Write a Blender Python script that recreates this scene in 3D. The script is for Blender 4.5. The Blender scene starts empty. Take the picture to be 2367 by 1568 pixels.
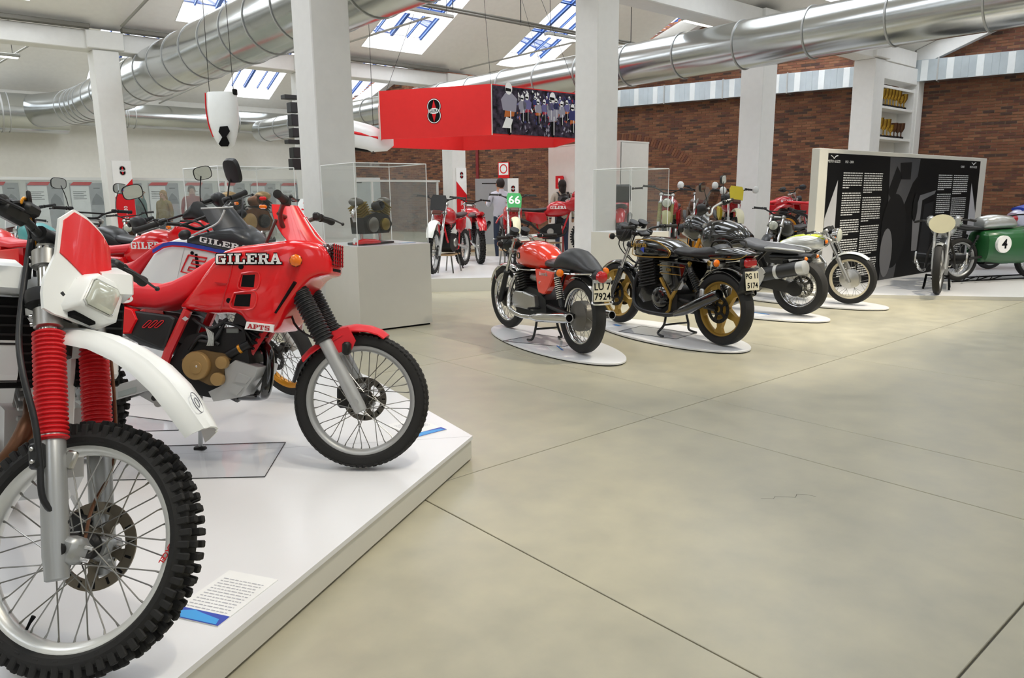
import bpy, bmesh, math, random
import numpy as np
from mathutils import Matrix, Vector
random.seed(7)
PI = math.pi
scene = bpy.context.scene
COL = scene.collection

# ------------------------------------------------------------------ camera
cam_d = bpy.data.cameras.new('camera'); cam = bpy.data.objects.new('camera', cam_d); COL.objects.link(cam)
cam_d.sensor_width = 36.0; cam_d.lens = 26.036; cam_d.clip_start = 0.05; cam_d.clip_end = 200
def set_camera(loc, yaw, pitch, roll):
    y, p, r = map(math.radians, (yaw, pitch, roll))
    F = Vector((math.cos(y)*math.cos(p), math.sin(y)*math.cos(p), -math.sin(p)))
    r0 = F.cross(Vector((0, 0, 1))).normalized(); u0 = r0.cross(F)
    R = r0*math.cos(r) + u0*math.sin(r); U = u0*math.cos(r) - r0*math.sin(r)
    cam.matrix_world = Matrix(((R.x, U.x, -F.x, loc[0]), (R.y, U.y, -F.y, loc[1]), (R.z, U.z, -F.z, loc[2]), (0, 0, 0, 1)))
set_camera((0, 0, 1.40), 49.392, 10.908, -0.567)
scene.camera = cam

# ------------------------------------------------------------------ world and light
world = bpy.data.worlds.new('sky'); scene.world = world; world.use_nodes = True
bg = world.node_tree.nodes['Background']; bg.inputs['Color'].default_value = (0.93, 0.96, 1.0, 1); bg.inputs['Strength'].default_value = 2.2
scene.view_settings.view_transform = 'Standard'; scene.view_settings.look = 'None'
scene.view_settings.exposure = -0.1; scene.view_settings.gamma = 1.0; scene.view_settings.use_curve_mapping = False
def area_light(name, loc, aim, sx, sy, power, color=(1, 1, 1), spread=PI):
    d = bpy.data.lights.new(name, 'AREA'); d.shape = 'RECTANGLE'; d.size = sx; d.size_y = sy; d.energy = power; d.color = color; d.spread = spread
    o = bpy.data.objects.new(name, d); COL.objects.link(o); o.location = loc
    o.rotation_euler = Vector(aim).to_track_quat('-Z', 'Y').to_euler()
    return o
def spot_light(name, loc, target, power, angle, color=(1, .93, .8), radius=.06, blend=.6):
    d = bpy.data.lights.new(name, 'SPOT'); d.energy = power; d.spot_size = math.radians(angle); d.spot_blend = blend; d.shadow_soft_size = radius; d.color = color
    o = bpy.data.objects.new(name, d); COL.objects.link(o); o.location = loc
    o.rotation_euler = (Vector(target)-Vector(loc)).to_track_quat('-Z', 'Y').to_euler()
    return o
SKY_POWER = 120.0        # daylight through each skylight pane
SPOT_POWER = 520.0      # gallery spots over the bikes
for (x, y, tx, ty, pw) in ((5.0, 2.6, 4.9, 4.9, 1.), (6.4, 2.4, 6.0, 4.4, 1.), (8.6, 2.4, 8.1, 4.6, 1.), (9.9, 2.2, 9.3, 4.6, 1.), (12.4, 2.0, 11.8, 4.0, 1.), (1.6, 1.0, 1.1, 2.6, .3), (2.6, 1.6, 1.5, 3.6, .3), (6.4, 8.2, 7.3, 10.0, .4), (8.2, 9.3, 9.0, 10.5, .3)):
    spot_light('gallery_spot', (x, y, 4.4), (tx, ty, 0), SPOT_POWER*pw, 58, (1, .9, .72), radius=.09)

# ------------------------------------------------------------------ materials
def lin(c):
    if isinstance(c, str):
        c = c.lstrip('#'); c = [int(c[i:i+2], 16)/255 for i in (0, 2, 4)]
    return tuple((x/12.92 if x <= .04045 else ((x+.055)/1.055)**2.4) for x in c)
MATS = {}
def mat(name, color=(.5, .5, .5), rough=.5, metal=0., coat=0., emit=0., bump=0., bscale=40., var=0., vscale=8., trans=0., alpha=1., spec=.5):
    if name in MATS: return MATS[name]
    m = bpy.data.materials.new(name); m.use_nodes = True; nt = m.node_tree; b = nt.nodes['Principled BSDF']
    c = lin(color)
    b.inputs['Base Color'].default_value = (*c, 1); b.inputs['Roughness'].default_value = rough; b.inputs['Metallic'].default_value = metal
    b.inputs['Specular IOR Level'].default_value = spec
    if coat: b.inputs['Coat Weight'].default_value = coat; b.inputs['Coat Roughness'].default_value = .04
    if emit: b.inputs['Emission Color'].default_value = (*c, 1); b.inputs['Emission Strength'].default_value = emit
    if trans: b.inputs['Transmission Weight'].default_value = trans
    if alpha < 1: b.inputs['Alpha'].default_value = alpha
    tc = nt.nodes.new('ShaderNodeTexCoord')
    n = nt.nodes.new('ShaderNodeTexNoise'); n.inputs['Scale'].default_value = vscale; n.inputs['Detail'].default_value = 3
    nt.links.new(tc.outputs['Object'], n.inputs['Vector'])
    v = var or .05
    mr = nt.nodes.new('ShaderNodeMapRange'); mr.inputs['To Min'].default_value = 1-v; mr.inputs['To Max'].default_value = 1+v
    nt.links.new(n.outputs['Fac'], mr.inputs['Value'])
    vm = nt.nodes.new('ShaderNodeVectorMath'); vm.operation = 'SCALE'; vm.inputs[0].default_value = c
    nt.links.new(mr.outputs['Result'], vm.inputs['Scale']); nt.links.new(vm.outputs['Vector'], b.inputs['Base Color'])
    if bump:
        n2 = nt.nodes.new('ShaderNodeTexNoise'); n2.inputs['Scale'].default_value = bscale; n2.inputs['Detail'].default_value = 4
        nt.links.new(tc.outputs['Object'], n2.inputs['Vector'])
        bp = nt.nodes.new('ShaderNodeBump'); bp.inputs['Strength'].default_value = bump; bp.inputs['Distance'].default_value = .01
        nt.links.new(n2.outputs['Fac'], bp.inputs['Height']); nt.links.new(bp.outputs['Normal'], b.inputs['Normal'])
    MATS[name] = m; return m
def glassy(name, tint=(.95, .98, .97), clear=.86, rough=.03, body=(.8, .82, .8)):
    """thin clear sheet: mostly transparent, a little haze of its own and a sharp reflection"""
    if name in MATS: return MATS[name]
    m = bpy.data.materials.new(name); m.use_nodes = True; nt = m.node_tree; nt.nodes.remove(nt.nodes['Principled BSDF'])
    out = nt.nodes['Material Output']
    t = nt.nodes.new('ShaderNodeBsdfTransparent'); t.inputs['Color'].default_value = (*tint, 1)
    d = nt.nodes.new('ShaderNodeBsdfDiffuse'); d.inputs['Color'].default_value = (*lin(body), 1)
    g = nt.nodes.new('ShaderNodeBsdfGlossy'); g.inputs['Roughness'].default_value = rough
    m1 = nt.nodes.new('ShaderNodeMixShader'); m1.inputs['Fac'].default_value = 1-clear
    nt.links.new(t.outputs[0], m1.inputs[1]); nt.links.new(d.outputs[0], m1.inputs[2])
    lw = nt.nodes.new('ShaderNodeLayerWeight'); lw.inputs['Blend'].default_value = .5
    pw = nt.nodes.new('ShaderNodeMath'); pw.operation = 'POWER'; pw.inputs[1].default_value = 4.; nt.links.new(lw.outputs['Facing'], pw.inputs[0])
    fr = nt.nodes.new('ShaderNodeMapRange'); fr.inputs['To Min'].default_value = .035; fr.inputs['To Max'].default_value = .6; nt.links.new(pw.outputs[0], fr.inputs['Value'])
    m2 = nt.nodes.new('ShaderNodeMixShader'); nt.links.new(fr.outputs['Result'], m2.inputs['Fac'])
    nt.links.new(m1.outputs[0], m2.inputs[1]); nt.links.new(g.outputs[0], m2.inputs[2]); nt.links.new(m2.outputs[0], out.inputs['Surface'])
    MATS[name] = m; return m

WHITE_WALL = mat('painted_plaster', '#e4e2db', .75, bump=.08, bscale=60)
CEIL = mat('painted_ceiling', '#f1eee7', .8, bump=.05)
COLW = mat('painted_column', '#e3e2de', .6, bump=.04)
PLATW = mat('platform_white', '#e9e9ea', .28, var=.015)
PLATS = mat('platform_side', '#d9d6cb', .5, var=.03)
DUCT = mat('galvanised_duct', '#c3c6c6', .2, 1., var=.06, vscale=3)
DUCTB = mat('galvanised_box_duct', '#c2ccd2', .34, 1., var=.12, vscale=5)
BLACKP = mat('black_plastic', '#17181a', .45)
BLACKG = mat('black_gloss', '#0a0b0d', .12, coat=1.)
RUBBER = mat('tyre_rubber', '#1d1c1b', .75, bump=.1, bscale=120)
SEATV = mat('black_vinyl', '#222326', .42, bump=.05, bscale=90)
CHROME = mat('chrome', '#d6d6d6', .07, 1.)
ALU = mat('cast_aluminium', '#b7b6b2', .38, 1., bump=.03)
ALUM = mat('matt_silver', '#b9bab9', .42, .55)
STEEL = mat('spoke_steel', '#8d8c88', .3, 1.)
DARKM = mat('dark_metal', '#2b2a29', .45, .6)
ENGB = mat('black_engine', '#1b1b1c', .5, .3, bump=.05)
RED = mat('gilera_red', '#e0131b', .2, coat=.6)
REDS = mat('red_vinyl', '#d8202b', .42, bump=.03, bscale=90)
REDD = mat('deep_red', '#b5121c', .25, coat=.5)
REDF = mat('frame_red', '#c8141f', .3, coat=.4)
ORANGE = mat('orange_red_paint', '#e8351a', .14, coat=1.)
WPL = mat('white_plastic', '#eceeec', .3)
WPRINT = mat('white_print', '#f2f2f0', .6, spec=.2)
BPRINT = mat('black_print', '#0c0c0d', .6, spec=.15)
RPRINT = mat('red_print', '#d51a22', .5, spec=.3)
BLUEP = mat('blue_print', '#2f49b4', .4)
SKYB = mat('sky_blue_print', '#3aa0e6', .4)
GOLD = mat('gold_paint', '#a8863a', .33, .35)
GOLDR = mat('gold_rim', '#d8901a', .3, .35)
BRONZE = mat('bronze_engine', '#a58656', .38, .4)
BRONZE2 = mat('bronze_case_dark', '#6f5836', .5, .3)
AMBER = mat('amber_lens', '#f57a0c', .15, coat=.6)
REDL = mat('red_lens', '#c01018', .12, coat=.8)
LENS = mat('headlamp_glass', '#cfd2c6', .08, .3)
MIRROR = mat('mirror_glass', '#e8eef2', .02, 1.)
COPPER = mat('browned_pipe', '#6e4b35', .35, .7)
PLATE = mat('number_plate', '#ddd6bd', .5)
GREEN = mat('racing_green', '#1f5b2e', .3, coat=.4)
SKIN = mat('skin', '#b98b6f', .6)
HAIR = mat('dark_hair', '#1f1714', .7)
ACRYL = glassy('acrylic_sheet', (.975, .985, .98), .95, .02)
ACRE = mat('acrylic_edge', '#f4f6f4', .3)  # opaque white stands in for light caught along the clear edges
GLASS = glassy('partition_glass', (.9, .93, .93), .82, .02, '#9aa0a0')
SCREEN = glassy('windscreen', (.55, .55, .55), .8, .03, '#202020')

# ------------------------------------------------------------------ mesh tools
class MB:
    def __init__(s): s.v = []; s.f = []
    def add(s, vs, fs, M=None):
        o = len(s.v)
        if M is not None: vs = [M @ Vector(v) for v in vs]
        s.v += [tuple(v) for v in vs]; s.f += [tuple(i+o for i in f) for f in fs]; return s
    def box(s, c, d, M=None, b=0., rz=0.):
        hx, hy, hz = d[0]/2, d[1]/2, d[2]/2; R = Matrix.Rotation(rz, 3, 'Z') if rz else None
        b = min(b, hx*.9, hy*.9, hz*.9)
        def P(x, y, z):
            p = Vector((x, y, z))
            if R: p = R @ p
            return (p.x+c[0], p.y+c[1], p.z+c[2])
        if b <= 0:
            vs = [P(x, y, z) for x in (-hx, hx) for y in (-hy, hy) for z in (-hz, hz)]
            fs = [(0, 1, 3, 2), (4, 6, 7, 5), (0, 4, 5, 1), (2, 3, 7, 6), (0, 2, 6, 4), (1, 5, 7, 3)]
            return s.add(vs, fs, M)
        vs = []; idx = {}
        for sx in (-1, 1):
            for sy in (-1, 1):
                for sz in (-1, 1):
                    idx[sx, sy, sz, 'x'] = len(vs); vs.append(P(sx*hx, sy*(hy-b), sz*(hz-b)))
                    idx[sx, sy, sz, 'y'] = len(vs); vs.append(P(sx*(hx-b), sy*hy, sz*(hz-b)))
                    idx[sx, sy, sz, 'z'] = len(vs); vs.append(P(sx*(hx-b), sy*(hy-b), sz*hz))
        fs = []
        for q in (-1, 1):
            fs.append(tuple(idx[q, a, e, 'x'] for a, e in ((-1, -1), (1, -1), (1, 1), (-1, 1))))
            fs.append(tuple(idx[a, q, e, 'y'] for a, e in ((-1, -1), (1, -1), (1, 1), (-1, 1))))
            fs.append(tuple(idx[a, e, q, 'z'] for a, e in ((-1, -1), (1, -1), (1, 1), (-1, 1))))
        for a in (-1, 1):
            for e in (-1, 1):
                fs.append((idx[a, e, -1, 'x'], idx[a, e, 1, 'x'], idx[a, e, 1, 'y'], idx[a, e, -1, 'y']))
                fs.append((idx[a, -1, e, 'x'], idx[a, 1, e, 'x'], idx[a, 1, e, 'z'], idx[a, -1, e, 'z']))
                fs.append((idx[-1, a, e, 'y'], idx[1, a, e, 'y'], idx[1, a, e, 'z'], idx[-1, a, e, 'z']))
        for k in ((x, y, z) for x in (-1, 1) for y in (-1, 1) for z in (-1, 1)):
            fs.append((idx[(*k, 'x')], idx[(*k, 'y')], idx[(*k, 'z')]))
        return s.add(vs, fs, M)
    def tube(s, pts, r, n=8, M=None, closed=False, cap=True, flat=1.):
        pts = [Vector(p) for p in pts]; k = len(pts)
        rs = r if isinstance(r, (list, tuple)) else [r]*k
        vs = []; prev = None
        for i, p in enumerate(pts):
            if closed: t = pts[(i+1) % k]-pts[i-1]
            else: t = pts[min(i+1, k-1)]-pts[max(i-1, 0)]
            if t.length < 1e-9: t = Vector((0, 0, 1))
            t.normalize()
            if prev is None:
                a = Vector((0, 0, 1)) if abs(t.z) < .9 else Vector((1, 0, 0))
                nrm = t.cross(a).normalized()
            else:
                nrm = prev - t*prev.dot(t)
                nrm = nrm.normalized() if nrm.length > 1e-6 else t.orthogonal().normalized()
            prev = nrm; bn = t.cross(nrm)
            for j in range(n):
                a = 2*PI*j/n; vs.append(p + nrm*math.cos(a)*rs[i] + bn*math.sin(a)*rs[i]*flat)
        fs = []
        for i in range(k if closed else k-1):
            a0, b0 = i*n, ((i+1) % k)*n
            for j in range(n): fs.append((a0+j, a0+(j+1) % n, b0+(j+1) % n, b0+j))
        if cap and not closed: fs.append(tuple(range(n))); fs.append(tuple((k-1)*n+j for j in range(n)))
        return s.add(vs, fs, M)
    def lathe(s, prof, c=(0, 0, 0), axis=(0, 0, 1), n=24, M=None, closed=False):
        """prof: (radius, height) pairs revolved round axis through c"""
        ax = Vector(axis).normalized(); u = ax.orthogonal().normalized()
        if abs(ax.y) > .9: u = Vector((1, 0, 0))
        if abs(ax.z) > .9: u = Vector((1, 0, 0))
        w = ax.cross(u); c = Vector(c); k = len(prof); vs = []
        for r, h in prof:
            for j in range(n):
                a = 2*PI*j/n; vs.append(c + ax*h + (u*math.cos(a)+w*math.sin(a))*r)
        fs = []
        for i in range(k if closed else k-1):
            a0, b0 = i*n, ((i+1) % k)*n
            for j in range(n): fs.append((a0+j, a0+(j+1) % n, b0+(j+1) % n, b0+j))
        if not closed:
            if prof[0][0] > 1e-6: fs.append(tuple(range(n)))
            if prof[-1][0] > 1e-6: fs.append(tuple((k-1)*n+j for j in range(n)))
        return s.add(vs, fs, M)
    def cyl(s, p0, p1, r, n=16, M=None, r1=None):
        p0, p1 = Vector(p0), Vector(p1); d = p1-p0
        return s.lathe([(r, 0), (r if r1 is None else r1, d.length)], p0, d, n, M)
    def loft(s, rings, M=None, cap=True, closed=False):
        n = len(rings[0]); vs = [p for r in rings for p in r]; fs = []; k = len(rings)
        for i in range(k if closed else k-1):
            a0, b0 = i*n, ((i+1) % k)*n
            for j in range(n): fs.append((a0+j, a0+(j+1) % n, b0+(j+1) % n, b0+j))
        if cap and not closed: fs.append(tuple(range(n))); fs.append(tuple((k-1)*n+j for j in range(n)))
        return s.add(vs, fs, M)
    def body(s, secs, n=16, M=None, p=2.4):
        """super-ellipse sections (x, halfwidth, z_low, z_high[, power]) lofted along x: tanks, seats, cowls"""
        rings = []
        for q in secs:
            x, w, z0, z1 = q[:4]; e = 2/(q[4] if len(q) > 4 else p); ring = []
            dx = q[5] if len(q) > 5 else 0.
            for j in range(n):
                a = 2*PI*j/n; ca, sa = math.cos(a), math.sin(a)
                yy = w*math.copysign(abs(ca)**e, ca); t = math.copysign(abs(sa)**e, sa)
                ring.append((x+dx*t, yy, (z0+z1)/2+(z1-z0)/2*t))
            rings.append(ring)
        return s.loft(rings, M)
    def slab(s, poly, y0, y1, M=None, bulge=0., inset=0.):
        """side-view outline (x,z) given depth between y0 and y1; optional rounded outer face at y1"""
        n = len(poly); cx = sum(p[0] for p in poly)/n; cz = sum(p[1] for p in poly)/n
        A = [(x, y0, z) for x, z in poly]; B = [(x, y1, z) for x, z in poly]
        vs = A+B; fs = [tuple(range(n))]
        for j in range(n): fs.append((j, (j+1) % n, n+(j+1) % n, n+j))
        if bulge or inset:
            k = 1-inset if inset else .9
            C = [(cx+(x-cx)*k, y1+bulge, cz+(z-cz)*k) for x, z in poly]; vs += C
            for j in range(n): fs.append((n+j, n+(j+1) % n, 2*n+(j+1) % n, 2*n+j))
            fs.append(tuple(range(2*n, 3*n)))
        else: fs.append(tuple(range(n, 2*n)))
        return s.add(vs, fs, M)
    def poly(s, pts, M=None): return s.add(pts, [tuple(range(len(pts)))], M)
    def ball(s, c, r, n=12, m=8, M=None):
        r = r if isinstance(r, (tuple, list)) else (r, r, r); vs = []; fs = []
        for i in range(m+1):
            t = PI*i/m
            for j in range(n):
                a = 2*PI*j/n; vs.append((c[0]+r[0]*math.sin(t)*math.cos(a), c[1]+r[1]*math.sin(t)*math.sin(a), c[2]+r[2]*math.cos(t)))
        for i in range(m):
            for j in range(n): fs.append((i*n+j, i*n+(j+1) % n, (i+1)*n+(j+1) % n, (i+1)*n+j))
        return s.add(vs, fs, M)
    def mesh(s, name, m, smooth=40, weld=True):
        me = bpy.data.meshes.new(name); me.from_pydata(s.v, [], s.f); 
        if m is not None: me.materials.append(m)
        bm = bmesh.new(); bm.from_mesh(me)
        if weld: bmesh.ops.remove_doubles(bm, verts=bm.verts, dist=1e-5)
        bmesh.ops.recalc_face_normals(bm, faces=bm.faces)
        bm.to_mesh(me); bm.free()
        if smooth:
            me.polygons.foreach_set('use_smooth', [True]*len(me.polygons)); me.set_sharp_from_angle(angle=math.radians(smooth))
        me.update(); return me
    def obj(s, name, m, parent=None, smooth=40, loc=None, **kw):
        return link(name, s.mesh(name, m, smooth), parent, loc, **kw)
def link(name, me, parent=None, loc=None, mw=None, label=None, cat=None, group=None, kind=None):
    o = bpy.data.objects.new(name, me); COL.objects.link(o)
    if parent is not None: o.parent = parent
    if mw is not None: o.matrix_local = mw
    elif loc is not None: o.location = loc
    tag(o, label, cat, group, kind); return o
def tag(o, label=None, cat=None, group=None, kind=None):
    if label: o['label'] = label
    if cat: o['category'] = cat
    if group: o['group'] = group
    if kind: o['kind'] = kind
    return o
def thing(name, label, cat, loc=(0, 0, 0), rz=0., lean=0., group=None):
    o = bpy.data.objects.new(name, None); COL.objects.link(o); o.empty_display_size = .1
    o.matrix_world = Matrix.Translation(loc) @ Matrix.Rotation(rz, 4, 'Z') @ Matrix.Rotation(-lean, 4, 'X')
    return tag(o, label, cat, group)
def arc(cx, cz, r, a0, a1, n=12, y=0.):
    return [(cx+r*math.cos(math.radians(a0+(a1-a0)*i/n)), y, cz+r*math.sin(math.radians(a0+(a1-a0)*i/n))) for i in range(n+1)]
def spline(pts, n=6):
    pts = [Vector(p) for p in pts]; out = []
    for i in range(len(pts)-1):
        p0, p1, p2, p3 = pts[max(i-1, 0)], pts[i], pts[i+1], pts[min(i+2, len(pts)-1)]
        for k in range(n):
            t = k/n; out.append(.5*((2*p1)+(p2-p0)*t+(2*p0-5*p1+4*p2-p3)*t*t+(3*p1-p0-3*p2+p3)*t**3))
    out.append(pts[-1]); return out
# slab-serif lettering as strokes on a unit grid (x 0..1, z 0..1): rectangles and quads
def _r(x0, z0, x1, z1): return [(x0, z0), (x1, z0), (x1, z1), (x0, z1)]
SLAB = {
 'G': [_r(.02, .2, .26, .8), _r(.1, .8, .2, .9), [(.1, .02), (.9, .02), (.98, .14), (.02, .2)], _r(.62, .14, .92, .42), _r(.5, .42, 1., .56), [(.02, .8), (.96, .82), (.9, .98), (.12, .98)], _r(.8, .66, .96, .98)],
 'I': [_r(.3, 0, .7, 1), _r(.05, 0, .95, .16), _r(.05, .84, .95, 1)],
 'L': [_r(.12, 0, .45, 1), _r(0, 0, 1, .16), _r(.8, 0, 1, .42), _r(0, .84, .6, 1)],
 'E': [_r(.12, 0, .42, 1), _r(0, 0, 1, .16), _r(.82, 0, 1, .38), _r(0, .84, 1, 1), _r(.82, .64, 1, 1), _r(.3, .43, .72, .58), _r(.6, .34, .72, .68)],
 'R': [_r(.1, 0, .38, 1), _r(0, 0, .5, .16), _r(0, .84, .75, 1), _r(.68, .56, .96, .9), _r(.3, .42, .8, .58), [(.52, .44), (.8, .44), (.96, .1), (.68, .1)], _r(.68, 0, 1.08, .16)],
 'A': [[(.38, 1), (.62, 1), (.28, .1), (.06, .1)], [(.38, 1), (.66, 1), (.98, .1), (.7, .1)], _r(.24, .28, .78, .42), _r(-.06, 0, .4, .15), _r(.58, 0, 1.08, .15)],
 'P': [_r(.1, 0, .4, 1), _r(0, 0, .55, .16), _r(0, .84, .8, 1), _r(.72, .5, 1, .92), _r(.3, .4, .85, .56)],
 'T': [_r(.34, 0, .66, 1), _r(.18, 0, .82, .16), _r(0, .84, 1, 1), _r(0, .6, .16, 1), _r(.84, .6, 1, 1)],
 'S': [_r(.05, 0, .95, .17), _r(.05, 0, .2, .36), _r(.68, .1, .97, .5), [(.04, .54), (.3, .44), (.95, .36), (.9, .56), (.3, .64), (.05, .66)], _r(.04, .54, .3, .9), _r(.05, .83, .95, 1), _r(.8, .64, .95, 1)],
}
def slab_text(mb, word, w, h, gap=.14, slant=0., grow=0., y=0., widths=None):
    """adds the word to mb in the x-z plane at depth y, lower left at the origin; grow thickens each stroke (outline layer)"""
    widths = widths or {'I': .55}
    tot = sum(widths.get(c, 1.) for c in word)+gap*(len(word)-1); k = w/tot; x = 0
    for c in word:
        cw = widths.get(c, 1.)*k
        for q in SLAB[c]:
            pts = [(x+px*cw, pz*h) for px, pz in q]
            if grow:
                gx = sum(p[0] for p in pts)/len(pts); gz = sum(p[1] for p in pts)/len(pts)
                pts = [(px+math.copysign(grow, px-gx), pz+math.copysign(grow, pz-gz)) for px, pz in pts]
            mb.poly([(px+slant*pz, y, pz) for px, pz in pts])
        x += cw+gap*k
    return mb
def text_mesh(name, body, size, m, extrude=.0008, align='CENTER', bold=0., spacing=1.):
    cu = bpy.data.curves.new(name, 'FONT'); cu.body = body; cu.size = size; cu.extrude = extrude; cu.align_x = align; cu.align_y = 'CENTER'; cu.offset = bold; cu.resolution_u = 2; cu.space_character = spacing
    o = bpy.data.objects.new(name, cu); COL.objects.link(o)
    dg = bpy.context.evaluated_depsgraph_get(); me = bpy.data.meshes.new_from_object(o.evaluated_get(dg)); me.name = name
    bpy.data.objects.remove(o); bpy.data.curves.remove(cu)
    me.materials.clear(); me.materials.append(m); return me
def frame(o, x, z):
    """matrix with local x along x, local y along z (text plane), origin o"""
    x = Vector(x).normalized(); z = Vector(z).normalized(); n = x.cross(z).normalized(); z = n.cross(x)
    return Matrix(((x.x, z.x, n.x, o[0]), (x.y, z.y, n.y, o[1]), (x.z, z.z, n.z, o[2]), (0, 0, 0, 1)))
# ================================================================== THE ROOM
def concrete():
    m = mat('polished_concrete', '#bcb8a8', .34); nt = m.node_tree; b = nt.nodes['Principled BSDF']
    for l in list(b.inputs['Base Color'].links): nt.links.remove(l)
    tc = nt.nodes.new('ShaderNodeNewGeometry'); n1 = nt.nodes.new('ShaderNodeTexNoise'); n1.inputs['Scale'].default_value = .9; n1.inputs['Detail'].default_value = 6; n1.inputs['Roughness'].default_value = .65
    n2 = nt.nodes.new('ShaderNodeTexNoise'); n2.inputs['Scale'].default_value = 5; n2.inputs['Detail'].default_value = 8
    nt.links.new(tc.outputs['Position'], n1.inputs['Vector']); nt.links.new(tc.outputs['Position'], n2.inputs['Vector'])
    mx = nt.nodes.new('ShaderNodeMath'); mx.operation = 'ADD'; nt.links.new(n1.outputs['Fac'], mx.inputs[0]); nt.links.new(n2.outputs['Fac'], mx.inputs[1])
    r = nt.nodes.new('ShaderNodeValToRGB'); r.color_ramp.elements[0].position = .3; r.color_ramp.elements[1].position = .72
    r.color_ramp.elements[0].color = (*lin('#a29e8c'), 1); r.color_ramp.elements[1].color = (*lin('#bfb89f'), 1)
    h = nt.nodes.new('ShaderNodeMath'); h.operation = 'MULTIPLY'; h.inputs[1].default_value = .5; nt.links.new(mx.outputs[0], h.inputs[0])
    nt.links.new(h.outputs[0], r.inputs['Fac']); nt.links.new(r.outputs['Color'], b.inputs['Base Color'])
    rr = nt.nodes.new('ShaderNodeMapRange'); rr.inputs['To Min'].default_value = .25; rr.inputs['To Max'].default_value = .42
    nt.links.new(n2.outputs['Fac'], rr.inputs['Value']); nt.links.new(rr.outputs['Result'], b.inputs['Roughness'])
    return m
CONC = concrete(); JOINT = mat('joint_filler', '#6d6a60', .8)
fl = MB(); fl.box((9.5, 10.5, -.06), (38, 44, .1)); floor = fl.obj('floor', JOINT, kind='structure', label='pale polished concrete floor cut into large slabs by thin joints')
XJ = [-9, -3.6, -1.8, 0.0, 1.82, 3.64, 4.28, 6.25, 8.4, 10.6, 12.8, 15.0, 17.2, 19.4, 21.6, 25.5, 28.2]
YJ = [-11.3, -8, -5.8, -3.9, -1.62, .63, 2.89, 5.14, 7.4, 9.65, 11.9, 14.2, 16.4, 18.7, 21, 23.3, 25.5, 27.7, 32.5]
g = .0036
for i in range(len(XJ)-1):
    for j in range(len(YJ)-1):
        w, h = XJ[i+1]-XJ[i]-2*g, YJ[j+1]-YJ[j]-2*g
        MB().box(((XJ[i]+XJ[i+1])/2, (YJ[j]+YJ[j+1])/2, -.02), (w, h, .04), b=.002).obj('floor_slab', CONC, floor, smooth=0)

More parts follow.
